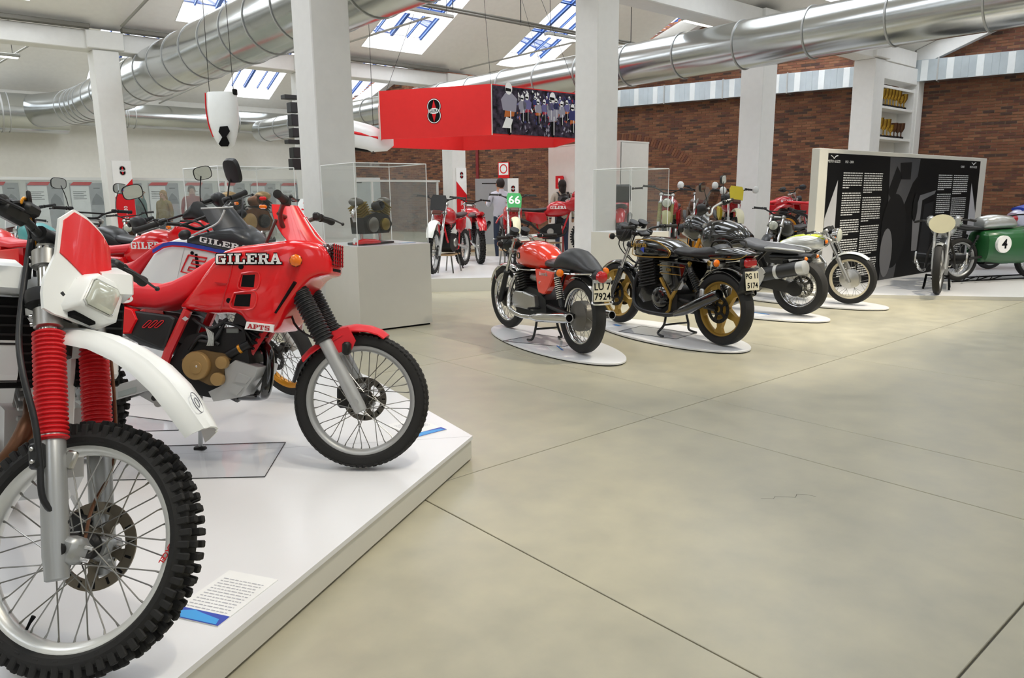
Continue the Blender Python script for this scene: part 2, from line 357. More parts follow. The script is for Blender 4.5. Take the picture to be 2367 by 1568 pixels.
# ---- roof: three pitched bays whose ridges run along x
EAVE, SLOPE = 4.95, .45
BAYS = [(-1.2, 8.5), (8.5, 18.25), (18.25, 29.6), (-10.9, -1.2)]
SKY_X = [(-3.4, -1.55), (1.1, 2.95), (5.62, 7.5), (10.15, 12.02), (14.62, 16.45), (19.1, 20.9)]
X0, X1 = -8.5, 27.0
TH = .42
wn = 0
BLUE = mat('blue_window_frame', '#1f4f9c', .4)
PANE = glassy('roof_glass', (.97, .98, 1.), .94, .02, '#dfe8f5')
REV = mat('skylight_reveal', '#ebebe6', .7)
def roof_z(bay, y):
    a, b = BAYS[bay]; m = (a+b)/2
    return EAVE + SLOPE*(y-a if y < m else b-y)
for bi, (ya, yb) in enumerate(BAYS):
    ym = (ya+yb)/2
    s0, s1 = yb-.58, ym+.75           # skylight opening from low edge to high edge (plan)
    xs = [x for x in SKY_X] if bi != 2 else [(x0+.5, x1+.5) for x0, x1 in SKY_X]
    mb = MB()
    def quad(x0, x1, y0, y1, bi=bi, mb=mb):
        z0, z1 = roof_z(bi, y0), roof_z(bi, y1)
        vs = [(x0, y0, z0), (x1, y0, z0), (x1, y1, z1), (x0, y1, z1)]; vs += [(x, y, z+TH) for x, y, z in vs]
        mb.add(vs, [(0, 1, 2, 3), (4, 5, 6, 7), (0, 1, 5, 4), (1, 2, 6, 5), (2, 3, 7, 6), (3, 0, 4, 7)])
    t0, t1 = ya+.58, ym-.75  # near slope skylights: out of view, added to brighten the far slopes
    quad(X0, X1, s0, yb-.01); quad(X0, X1, ym, s1); quad(X0, X1, ya+.01, t0); quad(X0, X1, t1, ym)
    for (c0, c1) in ((s1, s0), (t0, t1)):
        cur = X0
        for x0, x1 in xs: quad(cur, x0, c0, c1); cur = x1
        quad(cur, X1, c0, c1)
    mb.obj('ceiling', CEIL, smooth=0, kind='structure', label='white pitched ceiling with skylight openings')
    for (q0, q1) in ((s0, s1), (t0, t1)):
      for k, (x0, x1) in enumerate(xs):
        wn += 1
        root = thing('window_%d' % wn, 'roof skylight with blue framed glass panes, near slope ones added for light', 'window', (x0, q0, roof_z(bi, q0)))
        root['kind'] = 'structure'; del root['category']
        e = Vector((0, q1-q0, roof_z(bi, q1)-roof_z(bi, q0))); L = e.length; e.normalize(); nrm = Vector((0, -e.z, e.y)) if e.y > 0 else Vector((0, e.z, -e.y))
        W = x1-x0
        M = Matrix(((1, 0, 0, 0), (0, e.y, nrm.y, 0), (0, e.z, nrm.z, 0), (0, 0, 0, 1)))   # local: x across, y up the slope, z out
        zt = TH*.9
        fr = MB()
        for x in (.03, W/2, W-.03): fr.box((x, L/2, zt), (.085 if x == W/2 else .05, L, .09), M)
        for x in (W*.24, W*.76): fr.box((x, L/2, zt-.01), (.032, L, .06), M)
        for y in (.03, L/3, 2*L/3, L-.03): fr.box((W/2, y, zt), (W, .055, .08), M)
        fr.obj('window_frame', BLUE, root, smooth=0)
        for a in range(2):
            for c in range(3): MB().poly([(W*(a+.5)/2+sx*(W/4-.015), L*(c+.5)/3+sy*(L/6-.015), zt+.03) for sx, sy in ((-1, -1), (1, -1), (1, 1), (-1, 1))], M).obj('pane', PANE, root, smooth=0)
        rv = MB()
        rv.box((W/2, .006, zt/2-.012), (W-.004, .008, zt), M); rv.box((W/2, L-.006, zt/2-.012), (W-.004, .008, zt), M)
        rv.box((.006, L/2, zt/2-.012), (.008, L-.004, zt), M); rv.box((W-.006, L/2, zt/2-.012), (.008, L-.004, zt), M)
        rv.obj('reveal', REV, root, smooth=0)
        c = Vector((x0, q0, roof_z(bi, q0))) + M @ Vector((W/2, L/2, zt-.012))
        area_light('daylight', c, -nrm, W-.02, L-.02, SKY_POWER*(1. if q0 == s0 else 1.3)*(.15 if bi == 3 else (.9 if q0 == s0 else .3) if bi == 0 else 1.), (.93, .97, 1.))
# ---- walls
w = MB(); w.box((4, 29.75, 2.6), (26, .3, 5.4)); w.obj('wall_back', WHITE_WALL, smooth=0, kind='structure', label='tall white plastered end wall behind the round duct')
w = MB(); w.box((9.2, -11.05, 2.6), (36, .3, 5.4)); w.obj('wall_front', WHITE_WALL, smooth=0, kind='structure', label='white plastered wall behind the camera')
w = MB(); w.box((-8.3, 9.4, 2.6), (.3, 41, 5.4)); w.obj('wall_left', WHITE_WALL, smooth=0, kind='structure', label='white plastered wall on the left')
# brick wall, running a little askew to the column grid
WO = Vector((21.3, 8.4, 0)); WD = Vector((-.2419, .9703, 0)); WN = Vector((-.9703, -.2419, 0))
def wp(t, z, o=0.): return WO + WD*t + Vector((0, 0, z)) + WN*o
MORT = mat('lime_mortar', '#907a63', .9, var=.15)
T0, T1 = -6.0, 22.2
ang = math.atan2(WD.y, WD.x)
def wall_top(t):
    y = WO.y+WD.y*t
    for bi, (ya, yb) in enumerate(BAYS):
        if ya <= y <= yb: return roof_z(bi, y)+.2
    return EAVE
tt = [-20+(T1+20)*k/120 for k in range(121)]; mb = MB()
mb.loft([[wp(t, 0, 0), wp(t, wall_top(t), 0), wp(t, wall_top(t), -.38), wp(t, 0, -.38)] for t in tt])
brick_wall = mb.obj('wall_right', MORT, smooth=0, kind='structure', label='long red brick wall with mortar joints')
BR = [mat('brick_%s' % n, c, .85, bump=.3, bscale=30, var=.18, vscale=6) for n, c in
      (('red', '#754833'), ('rust', '#7f533a'), ('brown', '#623c30'), ('tan', '#8a5d43'), ('dark', '#4a332b'))]
brick_me = []
for k, m in enumerate(BR):
    b = MB(); b.box((0, 0, 0), (.236, .03, .058), b=.004); brick_me.append(b.mesh('brick', m, 0))
rest = MB(); midx = []; rnd = random.Random(3)
cand = []
row = 0; z = .05
while z < 6.9:
    t = T0+.02+(.125 if row % 2 else 0)
    while t < T1-.2:
        if z < wall_top(t): cand.append((t, z, rnd.choices(range(5), (5, 4, 3, 2, 1.2))[0], rnd.uniform(-.004, .005), rnd.uniform(-.01, .01)))
        t += .25
    z += .0715; row += 1
def near(q):   # bricks that show largest: nearest the viewer, in the clear bay beside the info wall
    return (-3.6 < q[0] < 1.4 and 2.35 < q[1] < 3.75)
picked = sorted([q for q in cand if near(q)], key=lambda q: q[0])
step = max(1, len(picked)//300+1)
picked = [q for i, q in enumerate(picked)][:300]; ps = set((q[0], q[1]) for q in picked)
R4 = Matrix.Rotation(ang, 4, 'Z')
for t, z, k, o, dz in picked:
    link('brick', brick_me[k], brick_wall, mw=Matrix.Translation(wp(t+.118, z+.029, .0+o)) @ R4)
hw, hh = .118, .029
for t, z, k, o, dz in cand:
    if (t, z) in ps: continue
    c = wp(t+hw, z+hh, 0); d = .013+o; vs = []
    for u, v2, w2 in ((-hw, -hh, -.01), (hw, -hh, -.01), (hw, hh, -.01), (-hw, hh, -.01), (-hw, -hh, d), (hw, -hh, d), (hw, hh, d), (-hw, hh, d)):
        vs.append(c+WD*u+Vector((0, 0, v2))+WN*w2)
    rest.add(vs, [(4, 5, 6, 7), (0, 1, 5, 4), (1, 2, 6, 5), (2, 3, 7, 6), (3, 0, 4, 7)]); midx += [k]*5
# relieving arch of bricks on edge, t along the wall
for i in range(64):
    a = math.radians(53+i*1.17); R = 4.45; tc = 8.9; zc = -1.17
    c = wp(tc-R*math.cos(a), zc+R*math.sin(a), 0); rad = WD*(-math.cos(a))+Vector((0, 0, math.sin(a))); tan = WD*math.sin(a)+Vector((0, 0, math.cos(a))); vs = []
    for u, v2, w2 in ((-.12, -.04, 0), (.12, -.04, 0), (.12, .04, 0), (-.12, .04, 0), (-.12, -.038, .022), (.12, -.038, .022), (.12, .038, .022), (-.12, .038, .022)):
        vs.append(c+rad*u+tan*v2+WN*w2)
    rest.add(vs, [(4, 5, 6, 7), (0, 1, 5, 4), (1, 2, 6, 5), (2, 3, 7, 6), (3, 0, 4, 7)]); midx += [i % 3]*5
me = bpy.data.meshes.new('brickwork'); me.from_pydata([tuple(v) for v in rest.v], [], rest.f)
for m in BR: me.materials.append(m)
me.polygons.foreach_set('material_index', midx); me.update()
link('brickwork', me, brick_wall, kind='stuff')
# white sloping verge boards where the roof meets the brick wall
for bi, (ya, yb) in enumerate(BAYS[:3]):
    ym = (ya+yb)/2
    for (p, q) in ((ya, ym), (ym, yb)):
        mb = MB(); rr = []
        for y in (p+.02, q-.02):
            t = (y-WO.y)/WD.y; z = roof_z(bi, y)
            rr.append([wp(t, z-.42, .02), wp(t, z-.42, .32), wp(t, z+.02, .32), wp(t, z+.02, .02)])
        mb.loft(rr); mb.obj('trim_%d' % (bi*2+(p == ym)+1), COLW, smooth=0, kind='structure', label='white sloping edge beam against the brick gable')

# ---- columns and beams
def column(x, y, a, top, label):
    r = thing('column', label, 'column', (x, y, 0)); r['kind'] = 'structure'; del r['category']
    MB().box((0, 0, top/2), (a, a, top), b=.012).obj('shaft', COLW, r, smooth=0)
    mb = MB(); mb.box((0, 0, top+.2), (a+.22, a+.12, .36), b=.015); mb.obj('capital', COLW, r, smooth=0)
    return r
C_A = column(4.36, 8.5, .49, 4.5, 'broad white square column behind the acrylic case with an engine')
C_B = column(9.12, 8.5, .49, 4.5, 'white square column behind the orange and black motorcycles')
C_C = column(13.83, 8.5, .5, 4.5, 'white square column rising behind the black adventure motorcycle')
C_D = column(18.62, 8.5, .52, 4.5, 'white square column joined to the trophy shelves')
C_E = column(4.28, 18.3, .5, 4.5, 'white column with a red and white banner at the left')
C_F = column(13.48, 18.3, .5, 4.5, 'far white column under the hanging red sign with a red banner')
C_G = column(8.85, 18.3, .5, 4.5, 'white column hidden behind the broad column')
for y in (8.5, 18.3):
    MB().box((6.2, y, 4.69), (29, .46, .38), b=.015).obj('trim_%d' % (7 if y < 10 else 8), COLW, smooth=0, kind='structure', label='white concrete beam along a row of columns')
# wall pilaster beside the shelves
MB().box((21.08, 8.5, 2.3), (.35, .5, 4.6), b=.01).obj('trim_9', COLW, smooth=0, kind='structure', label='white pilaster on the brick wall beside the trophy shelves')
MB().box((19.9, 8.5, 4.3), (2.1, .42, .4), b=.01).obj('trim_10', COLW, smooth=0, kind='structure', label='short white beam from the column to the brick wall')
# cable trays on the beam edges, dark from below
TRAY = mat('cable_tray', '#6a675f', .5, .5)
for y, x0, x1, lab in ((17.98, -6, 4.0, 'dark cable tray on the far beam left of the banner column'), (17.98, 4.6, 8.4, 'dark cable tray on the far beam behind the large duct'), (17.98, 9.3, 13.1, 'dark cable tray on the far beam above the red sign')):
    mb = MB(); mb.box(((x0+x1)/2, y, 4.93), (x1-x0, .16, .09), b=.01)
    mb.obj('cable_tray', TRAY, label=lab, cat='cable tray')

# ---- round ducts
def ring_path(p0, p1, every):
    p0, p1 = Vector(p0), Vector(p1); L = (p1-p0).length; n = int(L/every); return [p0+(p1-p0)*((k+.5)/n) for k in range(n)]
def duct(label, path, r, every, bend=None):
    root = thing('ventilation_duct', label, 'duct', path[0])
    o = Vector(path[0]); P = [Vector(p)-o for p in path]
    MB().tube(P, r, 40).obj('duct_tube', DUCT, root, smooth=50)
    for i in range(len(P)-1):
        d = (P[i+1]-P[i]); L = d.length
        if L < every*.8:
            continue
        d.normalize()
        for c in ring_path(P[i], P[i+1], every):
            MB().lathe([(r+.002, -.012), (r+.016, -.012), (r+.016, .012), (r+.002, .012)], c, d, 40, closed=True).obj('seam_ring', ALUM, root, smooth=40)
    return root
DL = [(5.3, 6.0, 4.18), (5.3, 24.6, 4.18)]
el = [(5.3-.0, 24.6, 4.18)] + [(5.3-1.6*(1-math.cos(a)), 24.6+3.2*math.sin(a), 4.18-.0*a) for a in [PI/2*k/6 for k in range(1, 7)]]
DLP = [(5.3, 2.0, 4.18), (5.3, 24.9, 4.18), (5.26, 25.9, 4.19), (5.12, 26.9, 4.2), (4.85, 27.8, 4.21), (4.5, 28.6, 4.22)]
dl = duct('large round galvanised duct sweeping over the bikes to the left corner', DLP, .515, 1.0)
for k in range(1, 5):
    a, b = Vector(DLP[k]), Vector(DLP[k+1]); o = Vector(DLP[0]); d = (b-a).normalized()
    MB().lathe([(.517, -.012), (.533, -.012), (.533, .012), (.517, .012)], a-o, d, 40, closed=True).obj('seam_ring', ALUM, dl)
duct('round galvanised duct running above the motorcycles along the brick wall side', [(11.5, -3, 3.85), (11.5, 27.5, 3.85)], .385, 1.2)
db = duct('round galvanised duct fixed along the white end wall', [(5.6, 28.9, 4.28), (15.6, 28.9, 4.28)], .41, 3.0)
for x in (1.6, 1.9, 5.2, 5.35, 5.5): MB().lathe([(.412, -.015), (.43, -.015), (.43, .015), (.412, .015)], (x, 0, 0), (1, 0, 0), 40, closed=True).obj('seam_ring', ALUM, db)
dbl = duct('wider round galvanised duct on the end wall at the far left', [(-7.5, 28.7, 4.15), (5.4, 28.7, 4.15)], .6, 3.1)
for x in (9.6, 9.8, 11.1): MB().lathe([(.602, -.02), (.625, -.02), (.625, .02), (.602, .02)], (x, 0, 0), (1, 0, 0), 40, closed=True).obj('seam_ring', ALUM, dbl)
# ---- rectangular duct along the brick wall, in flanged lengths
DUCTC = mat('galvanised_rib', '#eef3f5', .3, .8)
rd = thing('box_duct', 'rectangular galvanised duct fixed along the brick wall', 'duct', tuple(wp(-6, 4.2, .3)))
o = Vector(wp(-6, 4.2, .3)); t = -6.0; k = 0
while t < 20:
    L = 1.85
    if abs((t+L/2)-0.0) > 0:
        mb = MB(); mb.box(wp(t+L/2, 4.45, .25)-o, (L-.01, .4, .52), rz=ang)
        seg = mb.obj('duct_length', DUCTB, rd, smooth=0)
        mb = MB(); mb.box(wp(t, 4.45, .25)-o, (.035, .44, .56), rz=ang); mb.obj('flange', ALUM, rd, smooth=0)
        for q in range(5):   # cross-broken sheet: raised stiffening ribs
            mb = MB(); mb.box(wp(t+.3+q*.32, 4.45,   .452)-o, (.16, .012, .5), rz=ang, b=.004); mb.obj('stiffening_rib', DUCTB if q % 2 else DUCTC, seg, smooth=0)
    t += L

# ---- fluorescent fittings, conduits and wires under the roof
TUBEL = mat('fluorescent_tube', '#fffdf2', .5, emit=3.0)
def tube_light(x, y, z, L, label, ax='x', wires=True, wl=1.0):
    r = thing('strip_light', label, 'light', (x, y, z))
    d = (L, .16, .07) if ax == 'x' else (.16, L, .07)
    MB().box((0, 0, .045), d, b=.015).obj('housing', mat('grey_light_housing', '#8f8f88', .5), r, smooth=0)
    e = (L-.06, .09, .03) if ax == 'x' else (.09, L-.06, .03)
    MB().box((0, 0, 0), e, b=.012).obj('tube', TUBEL, r, smooth=0)
    if wires:
        for s in (-.4, .4): MB().tube([(s*L if ax == 'x' else 0, s*L if ax != 'x' else 0, .08), (s*L if ax == 'x' else 0, s*L if ax != 'x' else 0, wl)], .006, 5).obj('suspension_wire', DARKM, r)
    return r
tube_light(8.98, 13.05, 4.98, 1.35, 'strip light hanging below the skylight above the red sign', wl=1.95)
tube_light(12.95, 13.05, 5.0, 1.3, 'strip light hanging below the skylight nearest the tall column', wl=1.93)
tube_light(16.2, 11.6, 5.5, 1.5, 'strip light by the white beam near the brick gable', wl=.82)
tube_light(9.9, 19.6, 4.35, 1.3, 'strip light behind the far beam above the red sign', wl=1.2)
tube_light(2.3, 19.6, 4.42, 1.3, 'strip light under the far beam at the left edge', wl=1.02)
tube_light(6.6, 23.5, 5.2, 1.4, 'strip light in front of the far skylight by the hanging fairing', wl=2.1)
cond = thing('conduit_run', 'grey cable conduits crossing the roof below the skylights', 'conduit', (0, 13.3, 5.1))
for dz, dy in ((.12, 0), (.2, .1)): MB().tube([(6.5, dy, dz), (17.8, dy, dz)], .028, 8).obj('conduit', TRAY, cond)
for x in (8.0, 9.9, 11.8, 13.7, 15.6):
    MB().tube([(x, .05, .1), (x, .05, 1.6)], .01, 5).obj('hanger', DARKM, cond)
def rod(a, b, r, label, name='tie_rod'):
    a, b = Vector(a), Vector(b); mb = MB(); mb.tube([(0, 0, 0), b-a], r, 6); return mb.obj(name, mat('painted_rod', '#a8a69e', .5, .3), loc=a, label=label, cat='rod')
rod((9.1, 17.9, 5.0), (9.6, 13.4, 5.15), .022, 'thin sloping tie rod beside the hanging strip light')
rod((13.5, 17.9, 5.0), (13.9, 13.4, 5.15), .022, 'thin sloping tie rod near the tall middle column')
rod((4.6, 17.9, 5.0), (5.3, 12.6, 6.2), .03, 'thin sloping tie rod above the banner column')
rod((2.6, 29.59, 4.85), (4.9, 20.8, 6.02), .025, 'thin sloping tie rod left of the banner column')
rod((8.6, 29.59, 4.85), (10.4, 20.8, 6.02), .025, 'thin sloping tie rod above the hanging white fairing')
rod((14.3, 17.6, 4.95), (17.6, 10.2, 5.6), .018, 'thin sloping tie rod by the brick gable')

for k, P in enumerate(([(3.0, 1.72), (3.04, 1.68), (3.07, 1.69), (3.13, 1.62), (3.17, 1.635)], [(3.17, 1.635), (3.2, 1.6), (3.21, 1.56)], [(1.16, 1.5), (1.15, 1.47), (1.165, 1.44)])):
    MB().tube([(x, y, .0003) for x, y in P], .0016, 4, flat=.3).obj('floor_crack', JOINT, floor)
# ================================================================== MOTORCYCLE PARTS
# bike space: x forward, y to the rider's left, z up, origin on the ground midway between the axles
MESH = {}
def cached(key, fn):
    if key not in MESH: MESH[key] = fn()
    return MESH[key]
RY = lambda a: Matrix.Rotation(a, 4, 'Y')
def wheel(root, name, M, R, tw, th, rim_m=ALU, style='spoke', knob=0, n=36, fine=True, disc=0., side=1, drum=0., hub_m=ALU, wall=None, disc_m=STEEL, seg=48):
    """wheel centred at M: rim part with tyre, spokes, hub, disc beneath it"""
    ri = R-th; hw = tw/2
    key = (round(R, 3), round(tw, 3), round(th, 3), knob, seg)
    def tyre():
        mb = MB(); c = .93 if knob else 1.
        Rc = R*c
        t2 = Rc-ri
        prof = [(ri, -hw*.62), (ri+.18*t2, -hw*.92), (ri+.5*t2, -hw), (ri+.8*t2, -hw*.86), (Rc-.04*t2, -hw*.5), (Rc, 0), (Rc-.04*t2, hw*.5), (ri+.8*t2, hw*.86), (ri+.5*t2, hw), (ri+.18*t2, hw*.92), (ri, hw*.62)]
        mb.lathe(prof, (0, 0, 0), (0, 1, 0), seg, closed=True)
        if knob:
            for k in range(knob):
                a = 2*PI*k/knob
                rows = ((-.62, .34, .8), (.62, .34, .8)) if k % 2 else ((-.9, .3, .3), (0, .46, 0), (.9, .3, -.3))
                if k % 2: rows = ((-.46, .36, .1), (.46, .36, -.1), (-1.0, .22, .55), (1.0, .22, -.55))
                for f, wd, tilt in rows:
                    y = f*hw*.86; rb = Rc-abs(f)**2*.3*t2
                    mb.box((rb+.002, y, 0), ((R-Rc)*1.9+.004, wd*hw, 2*PI*R/knob*.58), RY(a), b=.003)
        return mb.mesh('tyre', RUBBER, 35)
    def rim():
        mb = MB(); w = hw*.66; d = .022
        mb.lathe([(ri-.002, -w), (ri+.006, -w), (ri+.006, -w*.8), (ri-.006, -w*.72), (ri-d*.6, -w*.3), (ri-d*.7, 0), (ri-d*.6, w*.3), (ri-.006, w*.72), (ri+.006, w*.8), (ri+.006, w), (ri-.002, w), (ri-.012, w*.85), (ri-d, w*.4), (ri-d*1.15, 0), (ri-d, -w*.4), (ri-.012, -w*.85)], (0, 0, 0), (0, 1, 0), seg, closed=True)
        return mb.mesh('rim', rim_m, 40)
    rim_o = link(name, cached(('rim', rim_m.name)+key[:3]+(seg,), rim), root, mw=M)
    link('tyre', cached(('tyre',)+key, tyre), rim_o)
    rr = ri-.022
    if style == 'spoke':
        hr, hy = (.045, .042) if not drum else (drum*.8, .04)
        def spk(sgn, d):
            mb = MB(); a0 = math.radians(58)*d if not drum else math.radians(22)*d
            mb.tube([(hr*math.cos(a0), sgn*hy, hr*math.sin(a0)), (rr*.93, sgn*hy*.12, 0), (rr, 0, 0)], [.0021, .0021, .004], 5)
            return mb.mesh('spoke', STEEL, 40)
        if fine:
            for k in range(n):
                sgn = 1 if k % 2 else -1; d = 1 if (k//2) % 2 else -1
                me = cached(('spoke', round(rr, 3), round(hr, 3), sgn, d), lambda: spk(sgn, d))
                link('spoke', me, rim_o, mw=RY(2*PI*k/n))
        else:
            def all_spk():
                mb = MB()
                for k in range(n):
                    sgn = 1 if k % 2 else -1; d = 1 if (k//2) % 2 else -1; a0 = math.radians(50)*d if not drum else .3*d
                    mb.tube([(hr*math.cos(a0), sgn*hy, hr*math.sin(a0)), (rr, 0, 0)], .003, 4, RY(2*PI*k/n))
                return mb.mesh('spokes', STEEL, 40)
            link('spokes', cached(('spokes', round(rr, 3), n, round(hr, 3)), all_spk), rim_o, kind='stuff')
        def hub():
            mb = MB(); q = drum or .036
            mb.lathe([(.02, -.07), (.03, -.065), (q*.8, -.05), (q*1.0, -.04), (q*1.0, -.03), (q*.7 if not drum else q, -.02), (q*.7 if not drum else q, .02), (q, .03), (q, .04), (q*.8, .05), (.03, .065), (.02, .07)], (0, 0, 0), (0, 1, 0), 28)
            return mb.mesh('hub', hub_m, 40)
        link('hub', cached(('hub', drum, hub_m.name), hub), rim_o)
    elif style == 'alloy':
        def star():
            mb = MB(); mb.lathe([(.02, -.06), (.06, -.055), (.07, -.03), (.07, .03), (.06, .055), (.02, .06)], (0, 0, 0), (0, 1, 0), 24)
            return mb.mesh('hub', rim_m, 40)
        link('hub', cached(('star', rim_m.name), star), rim_o)
        def arm():
            mb = MB()
            secs = [(.05, .045, .03), (.12, .034, .024), (rr-.05, .024, .02), (rr+.004, .05, .024)]
            mb.loft([[(x, -t, -w), (x, t, -w), (x, t, w), (x, -t, w)] for x, w, t in secs]); return mb.mesh('wheel_arm', rim_m, 30)
        for k in range(5): link('wheel_arm', cached(('arm', rim_m.name, round(rr, 3)), arm), rim_o, mw=RY(2*PI*k/5+.2))
    for sd in ((side,) if side in (1, -1) else (1, -1)):
        if disc:
            def dsk():
                mb = MB(); ro, r1 = disc, disc*.74; ns = 60
                mb.lathe([(r1, -.0025), (ro, -.0025), (ro, .0025), (r1, .0025)], (0, 0, 0), (0, 1, 0), ns, closed=True)
                mb.lathe([(.03, -.006), (disc*.42, -.006), (disc*.42, .006), (.03, .006)], (0, 0, 0), (0, 1, 0), 30, closed=True)
                for k in range(5):
                    mb.loft([[(x, -.004, -w), (x, .004, -w), (x, .004, w), (x, -.004, w)] for x, w in ((disc*.38, .016), (disc*.58, .011), (disc*.76, .02))], RY(2*PI*k/5))
                return mb.mesh('brake_disc', disc_m, 40)
            dk = link('brake_disc', cached(('disc', disc, disc_m.name), dsk), rim_o, loc=(0, sd*.062, 0))
            if fine:
                def slot():
                    mb = MB(); mb.box((disc*.87, 0, 0), (disc*.16, .0062, .007), Matrix.Identity(4)); return mb.mesh('slot', BPRINT, 0)
                for k in range(16): link('disc_slot', cached(('slot', disc), slot), dk, mw=RY(2*PI*k/16) @ Matrix.Translation((0, 0, .0)) )
    return rim_o
def steer(head, rake, ang):
    ax = Vector((-math.sin(rake), 0, math.cos(rake))); h = Vector(head)
    return Matrix.Translation(h) @ Matrix.Rotation(ang, 4, ax) @ Matrix.Translation(-h)
def gaiter(p0, p1, r0, r1, n, amp=.12):
    """bellows between two points"""
    mb = MB(); p0, p1 = Vector(p0), Vector(p1); L = (p1-p0).length; pr = [(r0*.8, 0)]
    for k in range(n):
        f0 = (k+.12)/n; f1 = (k+.38)/n; f2 = (k+.62)/n; f3 = (k+.98)/n; r = lambda f: r0+(r1-r0)*f
        pr += [(r(f0)*(1-amp), f0*L), (r(f1), f1*L), (r(f2), f2*L), (r(f3)*(1-amp), f3*L)]
    pr.append((r1*.8, L)); return mb.lathe(pr, p0, p1-p0, 24)
def fork(root, S, axle, rake, L, half=.095, slider_r=.028, tube_r=.02, slider_L=.34, slider_m=ALUM, tube_m=CHROME, gait=None, gn=22, gr=.036, clamp_m=ALU, foff=.0, g0=.0, seg=20):
    ax = Vector((-math.sin(rake), 0, math.cos(rake))); a = Vector(axle); fw = Vector((math.cos(rake), 0, math.sin(rake)))
    for s in (1, -1):
        b = a + Vector((0, s*half, 0)) - fw*foff
        mb = MB(); mb.lathe([(slider_r*.7, -.05), (slider_r*.9, -.045), (slider_r, -.02), (slider_r, slider_L), (slider_r*1.15, slider_L), (slider_r*1.15, slider_L+.02), (slider_r*.9, slider_L+.025)], b, ax, seg, S)
        mb.cyl(a+Vector((0, s*(half-.03), 0)), a+Vector((0, s*(half+.03), 0)), .018, 12, S)
        mb.obj('fork_slider', slider_m, root)
        if gait is not None: gaiter(b+ax*(slider_L-.01), b+ax*(L-g0), gr, gr*1.0, gn).obj('fork_gaiter', gait, root).data.transform(S)
        mb = MB(); mb.cyl(b+ax*slider_L, b+ax*(L+.16), tube_r, seg, S); mb.obj('fork_tube', tube_m, root)
    top = []
    for k, d in enumerate((L, L+.14)):
        mb = MB(); c = a+ax*d - fw*(.03+foff)
        R4 = Matrix.Translation(c) @ Matrix.Rotation(-rake, 4, 'Y')
        mb.box((0, 0, 0), (.075, half*1.3, .034), S @ R4, b=.008)
        for s in (1, -1): mb.lathe([(tube_r*1.7, -.02), (tube_r*1.8, -.016), (tube_r*1.8, .016), (tube_r*1.7, .02)], a+ax*d+Vector((0, s*half, 0))-fw*foff, ax, 16, S)
        mb.obj('triple_clamp', clamp_m, root, smooth=30); top.append(c)
    return top
def handlebar(root, S, c, half=.38, rise=.08, back=.12, fwd=.0, r=.011, m=DARKM, grip_m=RUBBER, lever_m=BLACKP, mirrors=(), mirror_h=.2, brace=False, drop=0., lever=True, myaw=0., mw=.075, mh=.055):
    c = Vector(c); g = {}
    P = [(c.x-back, half, c.z+rise-drop), (c.x-back*.75, half*.66, c.z+rise), (c.x+fwd, half*.36, c.z+rise*.55), (c.x+fwd, half*.16, c.z)]
    path = P+[(x, -y, z) for x, y, z in reversed(P)]
    MB().tube(spline(path, 4), r, 10, S).obj('handlebar', m, root)
    if brace: MB().cyl((c.x+fwd, half*.42, c.z+rise*.6), (c.x+fwd, -half*.42, c.z+rise*.6), .009, 8, S).obj('crossbar', m, root)
    for s in (1, -1):
        e = Vector((c.x-back, s*half, c.z+rise-drop)); i = Vector((c.x-back*.8, s*half*.7, c.z+rise-drop*.2)); d = (e-i).normalized()
        i = e-d*.13
        gp = MB().lathe([(.012, 0), (.021, .002), (.021, .008), (.0165, .012), (.0165, .12), (.019, .125), (.019, .14), (.012, .142)], i, d, 14, S).obj('grip', grip_m, root)
        mb = MB(); j = i-d*.035; mb.box((0, 0, 0), (.035, .05, .04), S @ Matrix.Translation(j), b=.008); mb.obj('switch_housing', BLACKP, root)
        if lever:
            mb = MB(); mb.tube(spline([j+Vector((.03, 0, 0)), j+Vector((.06, s*.04, -.005)), e+Vector((.055, -s*.02, -.01)), e+Vector((.06, s*.012, -.012))], 4), [.006]*12+[.008], 6, S, flat=.7); mb.ball(e+Vector((.06, s*.012, -.012)), .009, 8, 6, S); mb.obj('lever', lever_m, root)
        if s in mirrors: mirror(root, S, j+Vector((.0, s*.02, .02)), s, mirror_h, mw, mh, yaw=myaw)
        g[s] = e
    return g
def mirror(root, S, base, s, h, w=.075, ht=.055, out=.05, yaw=0.):
    b = Vector(base); t = b+Vector((.03, s*out, h))
    mb = MB(); mb.tube(spline([b, b+Vector((.02, s*out*.3, h*.5)), t], 4), .005, 6, S); st = mb.obj('mirror_stalk', BLACKP, root)
    pts = [(w*math.copysign(abs(math.cos(a))**.6, math.cos(a)), ht*math.copysign(abs(math.sin(a))**.6, math.sin(a))) for a in [2*PI*k/20 for k in range(20)]]
    c = t+Vector((0, s*.02, .02)); Y = S @ Matrix.Translation(c) @ Matrix.Rotation(math.radians(yaw), 4, 'Z') @ Matrix.Translation(-c)
    hd = MB().loft([[c+Vector((.035, y*.5, z*.5)) for y, z in pts], [c+Vector((.028, y*.9, z*.9)) for y, z in pts], [c+Vector((0, y, z)) for y, z in pts]], Y).obj('mirror_shell', BLACKP, root)
    MB().poly([c+Vector((-.002, y*.9, z*.9)) for y, z in pts], Y).obj('mirror_glass', MIRROR, hd, smooth=0)
